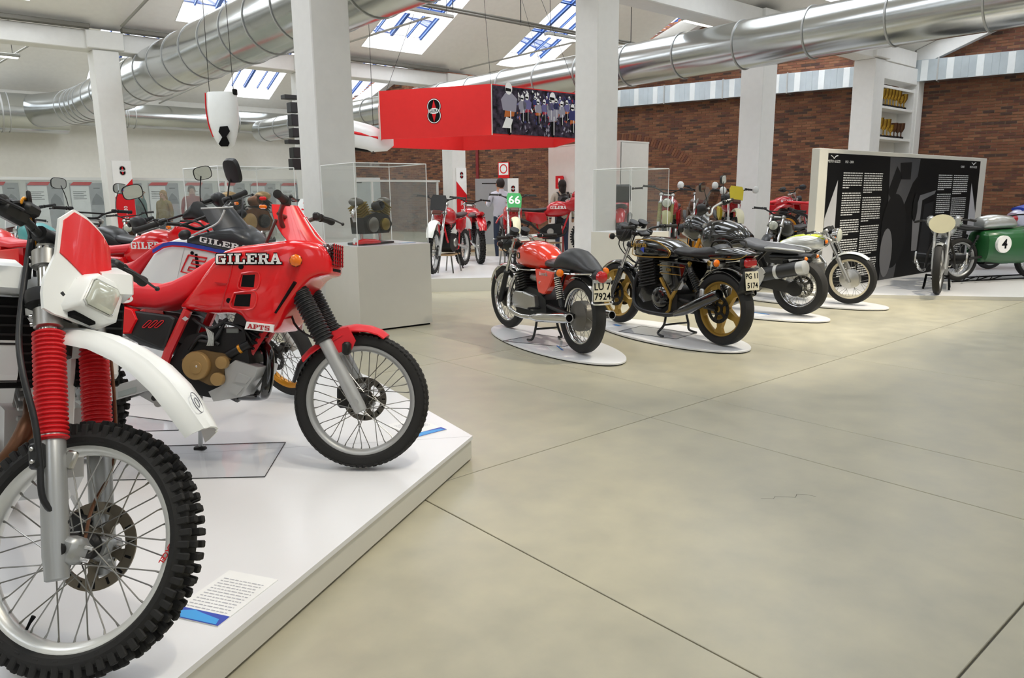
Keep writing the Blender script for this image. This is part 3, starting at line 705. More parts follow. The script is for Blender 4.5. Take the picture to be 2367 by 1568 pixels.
def fender(root, name, M, R, w, a0, a1, m, th=.006, n=14, drop=.35, S=None):
    """curved mudguard about a wheel centre: angle 0 forward, 90 up"""
    mb = MB(); rings = []
    for i in range(n+1):
        a = math.radians(a0+(a1-a0)*i/n); tp = 1-.25*(abs(i/n-.5)*2)**3
        ring = []
        for j in range(9):
            f = -1+j/4; ring.append((R-drop*w*f*f*.5, f*w/2*tp))
        pts = [(r*math.cos(a), y, r*math.sin(a)) for r, y in ring]+[((r-th)*math.cos(a), y*.98, (r-th)*math.sin(a)) for r, y in reversed(ring)]
        rings.append(pts)
    mb.loft(rings, M); return mb.obj(name, m, root)
def shock(root, p0, p1, r=.03, spring_m=CHROME, n=10, body_m=BLACKP):
    p0, p1 = Vector(p0), Vector(p1); d = p1-p0; L = d.length; d.normalize(); u = d.orthogonal().normalized(); w = d.cross(u)
    mb = MB(); mb.lathe([(r*.3, 0), (r*.9, .01), (r*.9, L*.2), (r*.5, L*.22), (r*.5, L*.75), (r*.7, L*.78), (r*.7, L), (r*.3, L+.01)], p0, d, 14)
    b = mb.obj('shock_absorber', body_m, root)
    pts = [p0+d*(L*(.14+.68*k/(n*8)))+(u*math.cos(k*PI/4)+w*math.sin(k*PI/4))*r for k in range(n*8+1)]
    MB().tube(pts, .0055, 5).obj('spring', spring_m, b)
def round_lamp(root, S, c, r, depth, shell_m=CHROME, d=(1, 0, 0), name='headlamp'):
    mb = MB(); mb.lathe([(r*.2, -depth), (r*.6, -depth*.85), (r*.92, -depth*.4), (r, -.02), (r*1.04, -.01), (r*1.04, .004), (r*.96, .006)], c, d, 28, S); o = mb.obj(name, shell_m, root)
    mb = MB(); mb.lathe([(r*.95, .004), (r*.8, .014), (r*.4, .024), (.0, .027)], c, d, 28, S); mb.obj('lens', LENS, o)
    return o
def indicator(root, c, s, S=None, L=.06, r=.024, d=(-1, 0, 0)):
    c = Vector(c); mb = MB(); mb.cyl(c, c+Vector((0, s*L, 0)), .007, 8, S); mb.lathe([(r*.4, -.012), (r, -.005), (r, .01)], c+Vector((0, s*(L+r*.6), 0)), d, 18, S); o = mb.obj('indicator', BLACKP, root)
    MB().lathe([(r, .01), (r*.9, .022), (r*.4, .032), (0, .034)], c+Vector((0, s*(L+r*.6), 0)), d, 18, S).obj('amber_lens', AMBER, o)
def gauge(root, S, c, r=.042, d=(-.5, 0, .86)):
    c = Vector(c); o = MB().lathe([(r*.5, -.06), (r*.95, -.05), (r, -.01), (r*1.05, 0), (r*1.05, .008), (r*.9, .01)], c, d, 22, S).obj('gauge', BLACKP, root)
    MB().lathe([(r*.92, .004), (0, .0041)], c, d, 22, S).obj('dial', mat('dial_glass', '#b9c4c9', .05, .4), o)
def pipe(root, name, pts, r, m, n=10, M=None): return MB().tube(spline(pts, 5), r, n, M).obj(name, m, root)
def muffler(root, p0, p1, r, m, tip=CHROME, name='muffler'):
    p0, p1 = Vector(p0), Vector(p1); L = (p1-p0).length
    o = MB().lathe([(r*.45, -.03), (r*.55, 0), (r*.92, L*.16), (r, L*.3), (r, L*.9), (r*.86, L), (r*.7, L), (r*.66, L*.93)], p0, p1-p0, 22).obj(name, m, root)
    MB().lathe([(r*.66, L*.95), (0, L*.951)], p0, p1-p0, 18).obj('outlet', BPRINT, o)
def fins(root, c, d, n, tilt=0., m=ENGB, name='cylinder', fin=.012):
    """finned cylinder block: c base centre, d=(lx,ly,h)"""
    M = Matrix.Translation(c) @ Matrix.Rotation(tilt, 4, 'Y'); mb = MB()
    mb.box((0, 0, d[2]/2), (d[0]*.8, d[1]*.8, d[2]), M, b=.01)
    for k in range(n): mb.box((0, 0, d[2]*(k+.5)/n), (d[0], d[1], d[2]/n*.42), M, b=.004)
    return mb.obj(name, m, root, smooth=30)
def crank(root, poly, hw, m=ENGB, cover_m=ALU, covers=(), name='crankcase'):
    o = MB().slab(poly, -hw, hw).obj(name, m, root, smooth=30)
    for x, z, r, s, th in covers:
        MB().lathe([(r, 0), (r, th*.6), (r*.9, th*.9), (r*.6, th), (0, th)], (x, s*hw, z), (0, s, 0), 26).obj('engine_cover', cover_m, o)
    return o
def plate_board(root, c, w, h, lines, tilt=0., facing=(-1, 0, 0), m=PLATE, size=.06, tm=BPRINT):
    n = Vector(facing).normalized(); x = n.cross(Vector((0, 0, -1))).normalized(); x = Vector((0, 0, 1)).cross(n).normalized(); z = n.cross(x)
    M = Matrix.Translation(c) @ Matrix(((x.x, z.x, n.x, 0), (x.y, z.y, n.y, 0), (x.z, z.z, n.z, 0), (0, 0, 0, 1)))
    o = MB().box((0, 0, 0), (w, h, .004), M, b=.0015).obj('number_plate', m, root, smooth=0)
    k = len(lines)
    for i, t in enumerate(lines):
        me = text_mesh('plate_text', t, size, tm, .0006, bold=.0012); me.transform(M @ Matrix.Translation((0, h*(.5-(i+.5)/k), .003)))
        link('plate_text', me, o)
    return o
def stand_legs(root, x, zt, w=.16, m=DARKM, back=.06):
    for s in (1, -1):
        MB().tube(spline([(x, s*w*.5, zt), (x-.01, s*w*.62, zt*.5), (x-back*.3, s*w*.8, .03), (x+back, s*w*.85, .012)], 4), .012, 8).obj('stand_leg', m, root)
    MB().cyl((x-.005, -w*.58, zt*.5), (x-.005, w*.58, zt*.5), .01, 8).obj('stand_brace', m, root)
def spool(root, x, s=1): pass
# ================================================================== THE FOUR ROADSTERS ON OVAL BOARDS
BZ = .028; BB = .033
def oval(cx, cy, rz, a, b, label):
    r = thing('display_board', label, 'display board', (cx, cy, 0), rz, group='white oval display boards')
    el = lambda k, z: [(a*k*math.cos(t), b*k*math.sin(t), z) for t in [2*PI*i/72 for i in range(72)]]
    MB().loft([el(.985, .0), el(.985, .009)]).obj('recessed_foot', BPRINT, r)  # black colour stands in for the shadow gap under the board
    mb = MB(); mb.loft([el(.995, .009), el(1, .012), el(1, .025), el(.997, .028)]); mb.obj('board', PLATW, r, smooth=30)
    return r
oval(4.843, 5.06, math.radians(76.5), 1.09, .385, 'oval white display board under the orange cafe racer')
oval(5.99, 4.57, math.radians(78.5), 1.03, .44, 'oval white display board under the black and gold motorcycle')
oval(7.86, 4.93, math.radians(91), 1.1, .42, 'oval white display board under the black adventure motorcycle')
oval(9.2, 4.86, math.radians(91), 1.1, .42, 'oval white display board under the silver and lime motorcycle')
def acrylic_sheet(pts, z, label):
    c = Vector((sum(p[0] for p in pts)/len(pts), sum(p[1] for p in pts)/len(pts), z)); n = len(pts)
    r = thing('acrylic_sheet', label, 'acrylic sheet', c)
    V = [(p[0]-c.x, p[1]-c.y) for p in pts]
    mb = MB(); mb.poly([(x, y, .004) for x, y in V]); mb.obj('sheet', glassy('smoked_floor_acrylic', (.95, .955, .965), .93, .06, '#c4c7cc'), r, smooth=0)
    mb = MB()
    for i in range(n):
        a, b = Vector((*V[i], .003)), Vector((*V[(i+1) % n], .003)); mb.tube([a, b], .0022, 4)
    mb.obj('edge', DARKM, r)
def info_card(c, rz, w, h, z, label, lines=9, stripe='top'):
    r = thing('info_card', label, 'card', (c[0], c[1], z), rz)
    MB().box((0, 0, .002), (w, h, .004)).obj('card', WPRINT, r, smooth=0)
    MB().box((0, -h*.41, .0045), (w, h*.18, .001)).obj('blue_strip', BLUEP, r, smooth=0)
    mb = MB()
    mb.poly([(-w*.5, -h*.49, .0056), (w*.45, -h*.49, .0056), (w*.4, -h*.4, .0056), (w*.05, -h*.36, .0056), (-w*.15, -h*.33, .0056), (-w*.4, -h*.4, .0056)]); mb.obj('light_blue_wave', SKYB, r, smooth=0)
    if lines:
        mb = MB()
        for i in range(lines):
            y = h*(.32-i*.055); x = -w*.4
            rr = random.Random(i)
            while x < w*.38:
                L = rr.uniform(.02, .07)*w*1.6; mb.poly([(x, y, .0045), (min(x+L, w*.4), y, .0045), (min(x+L, w*.4), y+h*.016, .0045), (x, y+h*.016, .0045)]); x += L+w*.02
        mb.obj('printed_text', mat('grey_print', '#b4b4ba', .6), r, smooth=0, kind='stuff')
acrylic_sheet([(4.49, 5.38), (4.72, 4.78), (5.05, 4.85), (4.98, 5.4)], BZ, 'smoked acrylic sheet under the stand of the orange cafe racer')
acrylic_sheet([(5.68, 4.95), (5.78, 4.3), (6.15, 4.35), (6.1, 5.0)], BZ, 'smoked acrylic sheet under the stand of the black and gold motorcycle')
info_card((4.62, 4.78), math.radians(60), .22, .1, BZ, 'small blue edged info card on the board of the orange cafe racer', 0)
info_card((5.83, 5.22), math.radians(80), .1, .28, BZ, 'small blue edged info card on the board of the black and gold motorcycle', 0)
info_card((7.66, 4.62), math.radians(90), .3, .22, BZ, 'pale info card on the board of the black adventure motorcycle', 0)

def cafe_racer():
    r = thing('motorcycle', 'orange cafe racer motorcycle with a black humped single seat', 'motorcycle', (4.833, 5.198, BB), math.radians(75), math.radians(-1))
    rk = math.radians(27); ax = Vector((-.454, 0, .891)); fa = (.75, 0, .33); I = Matrix.Identity(4)
    head = Vector(fa)+ax*.6; S = steer(head, rk, math.radians(4))
    wheel(r, 'rear_wheel', Matrix.Translation((-.75, 0, .33)), .33, .115, .085, CHROME, n=36, drum=.135, hub_m=mat('dull_alloy','#6f6c66',.45,.7))
    wheel(r, 'front_wheel', S @ Matrix.Translation(fa), .33, .095, .078, CHROME, n=36, drum=.1, hub_m=DARKM)
    fork(r, S, fa, rk, .56, .09, .028, .018, .3, BLACKP, CHROME, clamp_m=ALU)
    fender(r, 'front_fender', S @ Matrix.Translation(fa), .355, .11, 20, 150, CHROME)
    MB().tube(spline([(.62, .085, .67), (.78, .09, .65), (.86, .09, .55), (.76, .09, .36)], 4), .006, 6, S).obj('fender_stay', CHROME, r)
    fender(r, 'rear_fender', Matrix.Translation((-.75, 0, .33)), .365, .125, 60, 142, CHROME)
    MB().body([(-.275, .095, .72, .79), (-.23, .12, .70, .85), (-.1, .145, .685, .915), (.05, .155, .675, .945), (.16, .157, .672, .945), (.27, .145, .675, .91), (.35, .11, .685, .84), (.39, .06, .70, .78)], 22, p=2.6).obj('fuel_tank', ORANGE, r, smooth=60)
    for s in (1, -1):
        MB().tube(spline([(-.27, s*.105, .70), (-.1, s*.146, .683), (.1, s*.158, .672), (.27, s*.146, .672), (.38, s*.07, .685)], 4), .006, 6).obj('tank_trim', CHROME, r)
        mb = MB(); cx, cz, y = .2, .80, s*.156
        b = MB().lathe([(.032, -.002), (.032, .004), (0, .0045)], (cx, y, cz), (0, s, 0), 20).obj('tank_badge', mat('badge_dark', '#14361f', .3), r)
        for k, m in ((-1, WPRINT), (0, RPRINT), (1, mat('badge_green', '#1d8a3e', .4))):
            MB().box((cx+k*.014, y+s*.006, cz), (.011, .002, .034)).obj('badge_stripe', m, b, smooth=0)
        sp = MB().slab([(-.13, .70), (-.50, .695), (-.46, .62), (-.40, .54), (-.345, .49), (-.31, .475), (-.21, .48), (-.18, .52)], s*.09, s*.14, bulge=s*.012).obj('side_panel', ORANGE, r, smooth=30)
        me = text_mesh('panel_script', 'Laverda', .05, CHROME, .001, bold=.0004); me.transform(frame((-.31, s*.1545, .665), (-s, 0, .04), (0, 0, 1))); link('panel_script', me, sp)
        MB().lathe([(.012, 0), (.012, .006), (0, .007)], (-.24, s*.152, .58), (0, s, 0), 14).obj('panel_lock', CHROME, sp)
        shock(r, (-.585, s*.165, .70), (-.675, s*.165, .42), .033, CHROME, 11)
        pipe(r, 'header_pipe', [(.2, s*.09, .64), (.33, s*.11, .6), (.39, s*.15, .45), (.33, s*.19, .28), (.1, s*.2, .235), (-.17, s*.2, .25)], .022, CHROME, 12)
        muffler(r, (-.17, s*.2, .25), (-.9, s*.215, .345), .045, CHROME)
        indicator(r, (-.74, s*.09, .715), s, L=.12, r=.034)
        MB().tube([(-.75, s*.075, .33), (-.35, s*.085, .36), (-.2, s*.09, .38)], .022, 8).obj('swingarm', DARKM, r)
        MB().tube(spline([(-.72, s*.1, .72), (-.35, s*.1, .70), (-.2, s*.09, .45), (-.12, s*.08, .3)], 4), .015, 8).obj('frame_rail', BLACKP, r)
        cv = MB().slab([(.34, .40), (.36, .33), (.3, .29), (-.1, .30), (-.15, .35), (-.13, .44), (.1, .46), (.28, .45)], s*.1, s*.15, bulge=s*.012, inset=.12).obj('engine_cover', ALU, r, smooth=30)
        for x, z in ((.3, .42), (.3, .31), (-.1, .33), (-.08, .43), (.1, .445)): MB().lathe([(.009, 0), (.009, .006), (0, .007)], (x, s*.16, z), (0, s, 0), 8).obj('cover_bolt', CHROME, cv)
        MB().cyl((-.16, s*.1, .33), (-.16, s*.23, .33), .012, 10).obj('footpeg', RUBBER, r)
    crank(r, [(.36, .46), (.38, .3), (.3, .22), (-.15, .2), (-.3, .28), (-.28, .42), (-.1, .5), (.2, .52)], .11, ENGB)
    fins(r, (.17, 0, .47), (.2, .3, .2), 8, .26, ENGB); MB().box((.24, 0, .695), (.17, .26, .055), b=.02).obj('cylinder_head', DARKM, r)
    for s in (1, -1): MB().cyl((.06, s*.07, .6), (-.1, s*.09, .6), .032, 12).obj('carburettor', ALU, r)
    MB().tube([(.42, 0, .86), (.38, 0, .5), (.3, 0, .24), (-.1, 0, .21)], .02, 8).obj('front_downtube', BLACKP, r)
    seat = MB().body([(-.24, .1, .72, .76), (-.28, .125, .715, .80), (-.4, .13, .71, .795), (-.46, .13, .71, .80)], 16).obj('seat_pad', SEATV, r, smooth=60)
    MB().body([(-.44, .13, .70, .79), (-.5, .135, .70, .875), (-.6, .137, .70, .915), (-.7, .132, .70, .905), (-.82, .115, .705, .85), (-.93, .09, .715, .78), (-.985, .05, .725, .755)], 20, p=2.3).obj('seat_hump', SEATV, r, smooth=60)
    MB().tube(spline([(-.22, .13, .705), (-.45, .138, .70), (-.7, .134, .70), (-.9, .1, .712), (-.99, 0, .72), (-.9, -.1, .712), (-.7, -.134, .70), (-.45, -.138, .70), (-.22, -.13, .705)], 4), .007, 6).obj('seat_bead', CHROME, r)
    c = Vector((-1.02, 0, .70)); tl = MB().lathe([(.03, -.06), (.052, -.05), (.055, .01), (.05, .02)], c, (-1, 0, -.05), 20).obj('tail_lamp', BLACKP, r)
    MB().lathe([(.05, .018), (.046, .05), (.03, .062), (0, .066)], c, (-1, 0, -.05), 20).obj('tail_lens', REDL, tl)
    MB().box((-1.056, 0, .585), (.012, .18, .19), b=.004).obj('plate_bracket', CHROME, r, smooth=0)
    plate_board(r, (-1.068, 0, .578), .17, .165, ('LU 7', '7924'), facing=(-1, 0, .12), size=.082)
    MB().tube(spline([(-1.06, .09, .5), (-1.08, .085, .475), (-1.08, -.085, .475), (-1.06, -.09, .5)], 3), .008, 6).obj('plate_guard', CHROME, r)
    handlebar(r, S, (.44, 0, .945), .33, .03, .1, .0, .011, CHROME, lever_m=CHROME)
    for s in (1, -1): gauge(r, S, (.475, s*.062, 1.035), .045)
    round_lamp(r, S, (.66, 0, .9), .095, .16, BLACKP)
    for s in (1, -1): indicator(r, (.55, s*.1, .9), s, S, .07, .03, (1, 0, 0))
    stand_legs(r, -.1, .24, .2, BLACKP)
    for k, (y, z) in enumerate(((.05, .9), (-.04, .88), (.02, .86))): MB().tube(spline([(.5, y*2, .96), (.6, y*3, .85), (.48, y, .74), (.3, y, .7)], 5), .006, 6, None).obj('cable', BLACKP, r)
cafe_racer()

def black_gold():
    r = thing('motorcycle', 'black roadster with gold pinstripes and gold five spoke wheels', 'motorcycle', (5.97, 4.58, BB), math.radians(80), math.radians(-1))
    rk = math.radians(27); ax = Vector((-.454, 0, .891)); fa = (.75, 0, .33); head = Vector(fa)+ax*.6; S = steer(head, rk, math.radians(2))
    wheel(r, 'rear_wheel', Matrix.Translation((-.75, 0, .335)), .335, .125, .085, GOLD, 'alloy', disc=.13, side=1, disc_m=DARKM)
    wheel(r, 'front_wheel', S @ Matrix.Translation(fa), .33, .1, .075, GOLD, 'alloy', disc=.14, side=0, disc_m=DARKM)
    fork(r, S, fa, rk, .6, .1, .032, .02, .3, BLACKG, CHROME, clamp_m=BLACKP)
    fender(r, 'front_fender', S @ Matrix.Translation(fa), .36, .13, 25, 165, BLACKG)
    fender(r, 'rear_fender', Matrix.Translation((-.75, 0, .335)), .375, .14, 40, 152, BLACKG)
    MB().body([(-.235, .1, .76, .83), (-.2, .13, .755, .87), (-.08, .15, .74, .925), (.1, .162, .735, .955), (.25, .165, .735, .955), (.35, .15, .74, .925), (.4, .09, .76, .86)], 22, p=3.2).obj('fuel_tank', BLACKG, r, smooth=60)
    for s in (1, -1):
        loop = [(-.16, .77), (.2, .755), (.36, .765), (.375, .80), (.345, .90), (.3, .925), (.05, .925), (-.1, .88), (-.18, .82)]
        for q, rad in ((1., .0045), (.93, .002)):
            cx, cz = .1, .84; P = spline([(cx+(x-cx)*q, s*.165, cz+(z-cz)*q) for x, z in loop+loop[:1]], 5)
            def yy(x): return .147+.02*math.sin(max(0., min(1., (x+.2)/.6))*PI)
            P = [(p.x, s*yy(p.x), p.z) for p in P]; MB().tube(P, rad, 5).obj('gold_pinstripe', GOLD, r)
        me = text_mesh('tank_script', 'Laverda', .075, GOLD, .001, bold=.0008); me.transform(frame((.26, s*.17, .875), (-s, 0, 0), (0, 0, 1))); link('tank_script', me, r)
        MB().lathe([(.04, 0), (.035, .003), (0, .0035)], (.2, s*.166, .83), (0, s, 0), 3).obj('tank_badge', BLUEP, r)
        sp = MB().slab([(-.02, .74), (-.42, .73), (-.43, .66), (-.3, .47), (-.22, .44), (-.04, .62)], s*.1, s*.145, bulge=s*.01).obj('side_panel', BLACKG, r, smooth=30)
        for z in (.69, .615): MB().box((-.2, s*.157, z), (.36 if z > .65 else .3, .003, .006)).obj('gold_line', GOLD, sp, smooth=0)
        me = text_mesh('panel_number', '1200', .04, GOLD, .0008); me.transform(frame((-.17, s*.157, .652), (-s, 0, 0), (0, 0, 1))); link('panel_number', me, sp)
        MB().tube([(-.43, s*.125, .74), (-.2, s*.13, .37)], .02, 8).obj('gold_frame_tube', GOLD, r)
        MB().tube([(-.03, s*.12, .56), (-.2, s*.13, .37), (-.18, s*.12, .26), (-.1, s*.11, .2), (.15, s*.1, .19)], .018, 8).obj('gold_cradle_tube', GOLD, r)
        shock(r, (-.47, s*.17, .69), (-.64, s*.17, .42), .03, BLACKP, 10)
        MB().box((-.66, s*.185, .46), (.05, .03, .12), b=.01).obj('shock_reservoir', ALUM, r)
        pipe(r, 'header_pipe', [(.2, s*.1, .62), (.32, s*.12, .55), (.33, s*.15, .35), (.2, s*.18, .23), (-.2, s*.19, .22), (-.38, s*.2, .265)], .021, BLACKP, 10)
        muffler(r, (-.36, s*.2, .255), (-.9, s*.215, .50), .052, BLACKG)
        indicator(r, (-.82, s*.08, .765), s, L=.1, r=.034)
        indicator(r, (.6, s*.1, .95), s, S, .12, .032, (1, 0, 0))
        MB().tube([(-.75, s*.08, .335), (-.2, s*.09, .38)], .024, 8).obj('swingarm', DARKM, r)
        crk = MB().lathe([(.115, 0), (.115, .025), (.09, .045), (.04, .05), (0, .05)], (-.05, s*.12, .37), (0, s, 0), 26).obj('engine_cover', BLACKG, r)
        MB().slab([(.2, .44), (.24, .36), (.16, .3), (.02, .34), (.03, .45)], s*.12, s*.165).obj('alternator_cover', BLACKG, r)
        MB().cyl((-.18, s*.1, .33), (-.18, s*.24, .33), .012, 10).obj('footpeg', RUBBER, r)
        tl = [(-.68, .80), (-.9, .80), (-1.0, .815), (-1.06, .85)]
        MB().tube(spline([(x, s*(.125-.06*max(0, -x-.85)/.25), z) for x, z in tl], 4), .0035, 5).obj('gold_tail_line', GOLD, r)
        MB().tube(spline([(-.66, s*.1, .90), (-.72, s*.12, .95), (-.86, s*.11, .955), (-.9, s*.09, .90)], 4), .009, 8).obj('grab_rail', DARKM, r)
    crank(r, [(.3, .46), (.32, .3), (.24, .2), (-.12, .18), (-.28, .28), (-.28, .42), (-.1, .5), (.2, .52)], .125, ENGB)
    fins(r, (.1, 0, .47), (.25, .36, .26), 9, .22, ENGB); MB().box((.17, 0, .735), (.2, .33, .05), b=.02).obj('cylinder_head', ENGB, r)
    MB().tube([(.43, 0, .88), (.4, 0, .5), (.3, 0, .22)], .02, 8).obj('front_downtube', BLACKP, r)
    MB().body([(-.16, .1, .80, .85), (-.22, .125, .785, .875), (-.38, .14, .78, .865), (-.45, .14, .78, .865)], 16).obj('rider_seat', SEATV, r, smooth=60)
    MB().body([(-.44, .14, .775, .87), (-.5, .142, .775, .885), (-.62, .14, .775, .895), (-.7, .13, .775, .925), (-.76, .12, .78, .90)], 16).obj('pillion_seat', SEATV, r, smooth=60)
    MB().body([(-.66, .128, .755, .88), (-.78, .125, .76, .905), (-.92, .1, .78, .895), (-1.02, .085, .815, .875), (-1.08, .07, .84, .86)], 18, p=3).obj('tail_cowl', BLACKG, r, smooth=60)
    tl = MB().box((-1.0, 0, .775), (.05, .17, .1), b=.02).obj('tail_lamp', BLACKP, r)
    MB().box((-1.035, 0, .775), (.05, .15, .085), b=.022).obj('tail_lens', REDL, tl)
    MB().body([(-.98, .08, .48, .56), (-1.03, .085, .5, .72), (-1.05, .08, .52, .70)], 14, p=4).obj('plate_bracket', BLACKP, r)
    plate_board(r, (-1.068, 0, .62), .165, .165, ('PG 11', '5174'), facing=(-1, 0, .15), size=.066)
    handlebar(r, S, (.42, 0, 1.0), .36, .05, .12, .0, .012, BLACKP)
    for s in (1, -1): gauge(r, S, (.47, s*.06, 1.09), .05)
    MB().box((.5, 0, 1.045), (.1, .14, .03), S, b=.012).obj('gauge_bridge', CHROME, r)
    round_lamp(r, S, (.7, 0, .985), .1, .17, BLACKP)
    stand_legs(r, -.14, .22, .26, BLACKP, -.07)
    for k, (y, z) in enumerate(((.05, .9), (-.05, .88), (.03, .86))): MB().tube(spline([(.48, y*3, 1.02), (.6, y*3, .86), (.52, y, .7), (.36, y, .66)], 5), .006, 6).obj('cable', BLACKP, r)
black_gold()

def adventure():
    r = thing('motorcycle', 'large black adventure motorcycle with a tall screen and a black side muffler', 'motorcycle', (7.94, 5.0, BB+.004), math.radians(92), math.radians(3))
    rk = math.radians(27); ax = Vector((-.454, 0, .891)); fa = (.77, 0, .32); head = Vector(fa)+ax*.6; S = steer(head, rk, math.radians(12))
    wheel(r, 'rear_wheel', Matrix.Translation((-.77, 0, .315)), .315, .16, .095, CHROME, disc=.13, side=-1, n=28)
    wheel(r, 'front_wheel', S @ Matrix.Translation(fa), .32, .11, .085, BLACKP, fine=False, disc=.15, side=0)
    fork(r, S, fa, rk, .62, .1, .03, .024, .3, BLACKP, GOLDR, clamp_m=ALU)
    fender(r, 'front_fender', S @ Matrix.Translation(fa), .35, .13, 20, 150, BLACKG)
    MB().slab([(-.82, .36), (-.77, .25), (-.4, .3), (-.1, .34), (-.1, .46), (-.45, .43)], .07, .13).obj('swingarm', BLACKP, r, smooth=30)
    MB().lathe([(.07, 0), (.09, .02), (.08, .05), (.03, .06), (0, .06)], (-.77, .1, .315), (0, 1, 0), 24).obj('final_drive', ENGB, r)
    MB().body([(-.12, .13, .72, .9), (.0, .19, .66, 1.0), (.2, .24, .6, 1.06), (.36, .22, .62, 1.05), (.46, .14, .7, 1.0), (.52, .06, .78, .92)], 20, p=2.5).obj('fuel_tank', BLACKG, r, smooth=60)
    MB().body([(.16, .1, .9, 1.03), (.02, .13, .82, .95), (-.12, .155, .75, .86), (-.3, .17, .72, .81), (-.42, .17, .72, .8)], 16).obj('rider_seat', mat('grey_vinyl', '#4b4d52', .5), r, smooth=60)
    MB().body([(-.4, .165, .71, .8), (-.5, .165, .7, .8), (-.66, .14, .69, .775), (-.78, .1, .69, .74)], 16).obj('pillion_seat', MATS['grey_vinyl'], r, smooth=60)
    MB().body([(-.45, .13, .62, .7), (-.75, .11, .64, .7), (-.92, .07, .66, .7)], 14).obj('tail_cowl', BLACKP, r, smooth=60)
    for s in (1, -1):
        MB().tube(spline([(-.4, s*.15, .76), (-.5, s*.18, .77), (-.75, s*.15, .75), (-.85, s*.08, .73)], 4), .012, 8).obj('grab_rail', ALUM, r)
        fins(r, (.1, s*.14, .46), (.2, .16, .2), 6, 0, DARKM, 'cylinder'); 
        MB().cyl((.12, s*.2, .58), (.12, s*.32, .62), .075, 16).obj('rocker_cover', ALU, r)
        pipe(r, 'header_pipe', [(.22, s*.25, .6), (.3, s*.22, .45), (.1, s*.14, .28), (-.2, s*.12, .28)], .02, CHROME)
        MB().tube([(.5, s*.05, .9), (.3, s*.14, .62), (-.1, s*.14, .5), (-.3, s*.14, .72)], .016, 8).obj('frame_rail', BLACKP, r)
        indicator(r, (-.88, s*.06, .66), s, L=.06)
    crank(r, [(.3, .5), (.34, .3), (.2, .2), (-.2, .2), (-.3, .3), (-.25, .46)], .13, ENGB, ALU, ((.1, .36, .09, 1, .03), (.1, .36, .09, -1, .03)))
    pipe(r, 'link_pipe', [(-.2, .12, .28), (-.32, .15, .32), (-.4, .19, .42)], .026, ALUM)
    mf = MB().lathe([(.03, -.06), (.05, 0), (.075, .03), (.078, .06), (.078, .5), (.07, .53), (.04, .54)], (-.36, .2, .45), (-.95, .06, .22), 22).obj('muffler', BLACKP, r)
    d = Vector((-.95, .06, .22)).normalized(); c = Vector((-.36, .2, .45))
    MB().lathe([(.079, .24), (.082, .24), (.082, .28), (.079, .28)], c, d, 22, closed=True).obj('muffler_strap', ALUM, mf)
    MB().lathe([(.07, .5), (.074, .5), (.076, .6), (.05, .61), (0, .612)], c, d, 22).obj('muffler_cap', ALUM, mf)
    MB().slab([(-.36, .5), (-.3, .42), (-.36, .36), (-.46, .4), (-.5, .5), (-.44, .56)], .27, .285).obj('heat_shield', ALUM, r)
    MB().body([(.42, .12, .82, 1.02), (.56, .17, .78, 1.1), (.68, .15, .82, 1.12), (.78, .08, .86, 1.02)], 18, p=2.4).obj('front_cowl', BLACKG, r, smooth=60)
    rings = []
    for k in range(6):
        t = k/5; w = .17-.07*t*t; x = .62-.2*t; z = 1.06+.34*t
        rings.append([(x-.25*(j/4-1)**2*.35, w*(j/4-1), z) for j in range(9)])
    mb = MB()
    for a, b in zip(rings, rings[1:]):
        for j in range(8): mb.add([a[j], a[j+1], b[j+1], b[j]], [(0, 1, 2, 3)])
    mb.obj('windscreen', SCREEN, r, smooth=60)
    MB().tube([(.62, .12, 1.03), (.52, .1, 1.32)], .008, 6).obj('screen_strut', ALUM, r); MB().tube([(.62, -.12, 1.03), (.52, -.1, 1.32)], .008, 6).obj('screen_strut', ALUM, r)
    round_lamp(r, Matrix.Identity(4), (.79, .06, .95), .055, .1, BLACKP); round_lamp(r, Matrix.Identity(4), (.79, -.06, .95), .055, .1, BLACKP)
    handlebar(r, S, (.42, 0, 1.12), .4, .12, .14, .0, .014, ALUM, mirrors=(1, -1), mirror_h=.22)
    for s in (1, -1): MB().body([(.3, .02, 1.2, 1.3), (.36, .05, 1.17, 1.32), (.4, .04, 1.18, 1.31)], 10, M=S @ Matrix.Translation((0, s*.38, 0))).obj('hand_guard', BLACKP, r, smooth=60)
    MB().tube([(-.05, .16, .26), (-.02, .26, .1), (0, .3, .01)], .012, 8).obj('side_stand', BLACKP, r)
adventure()

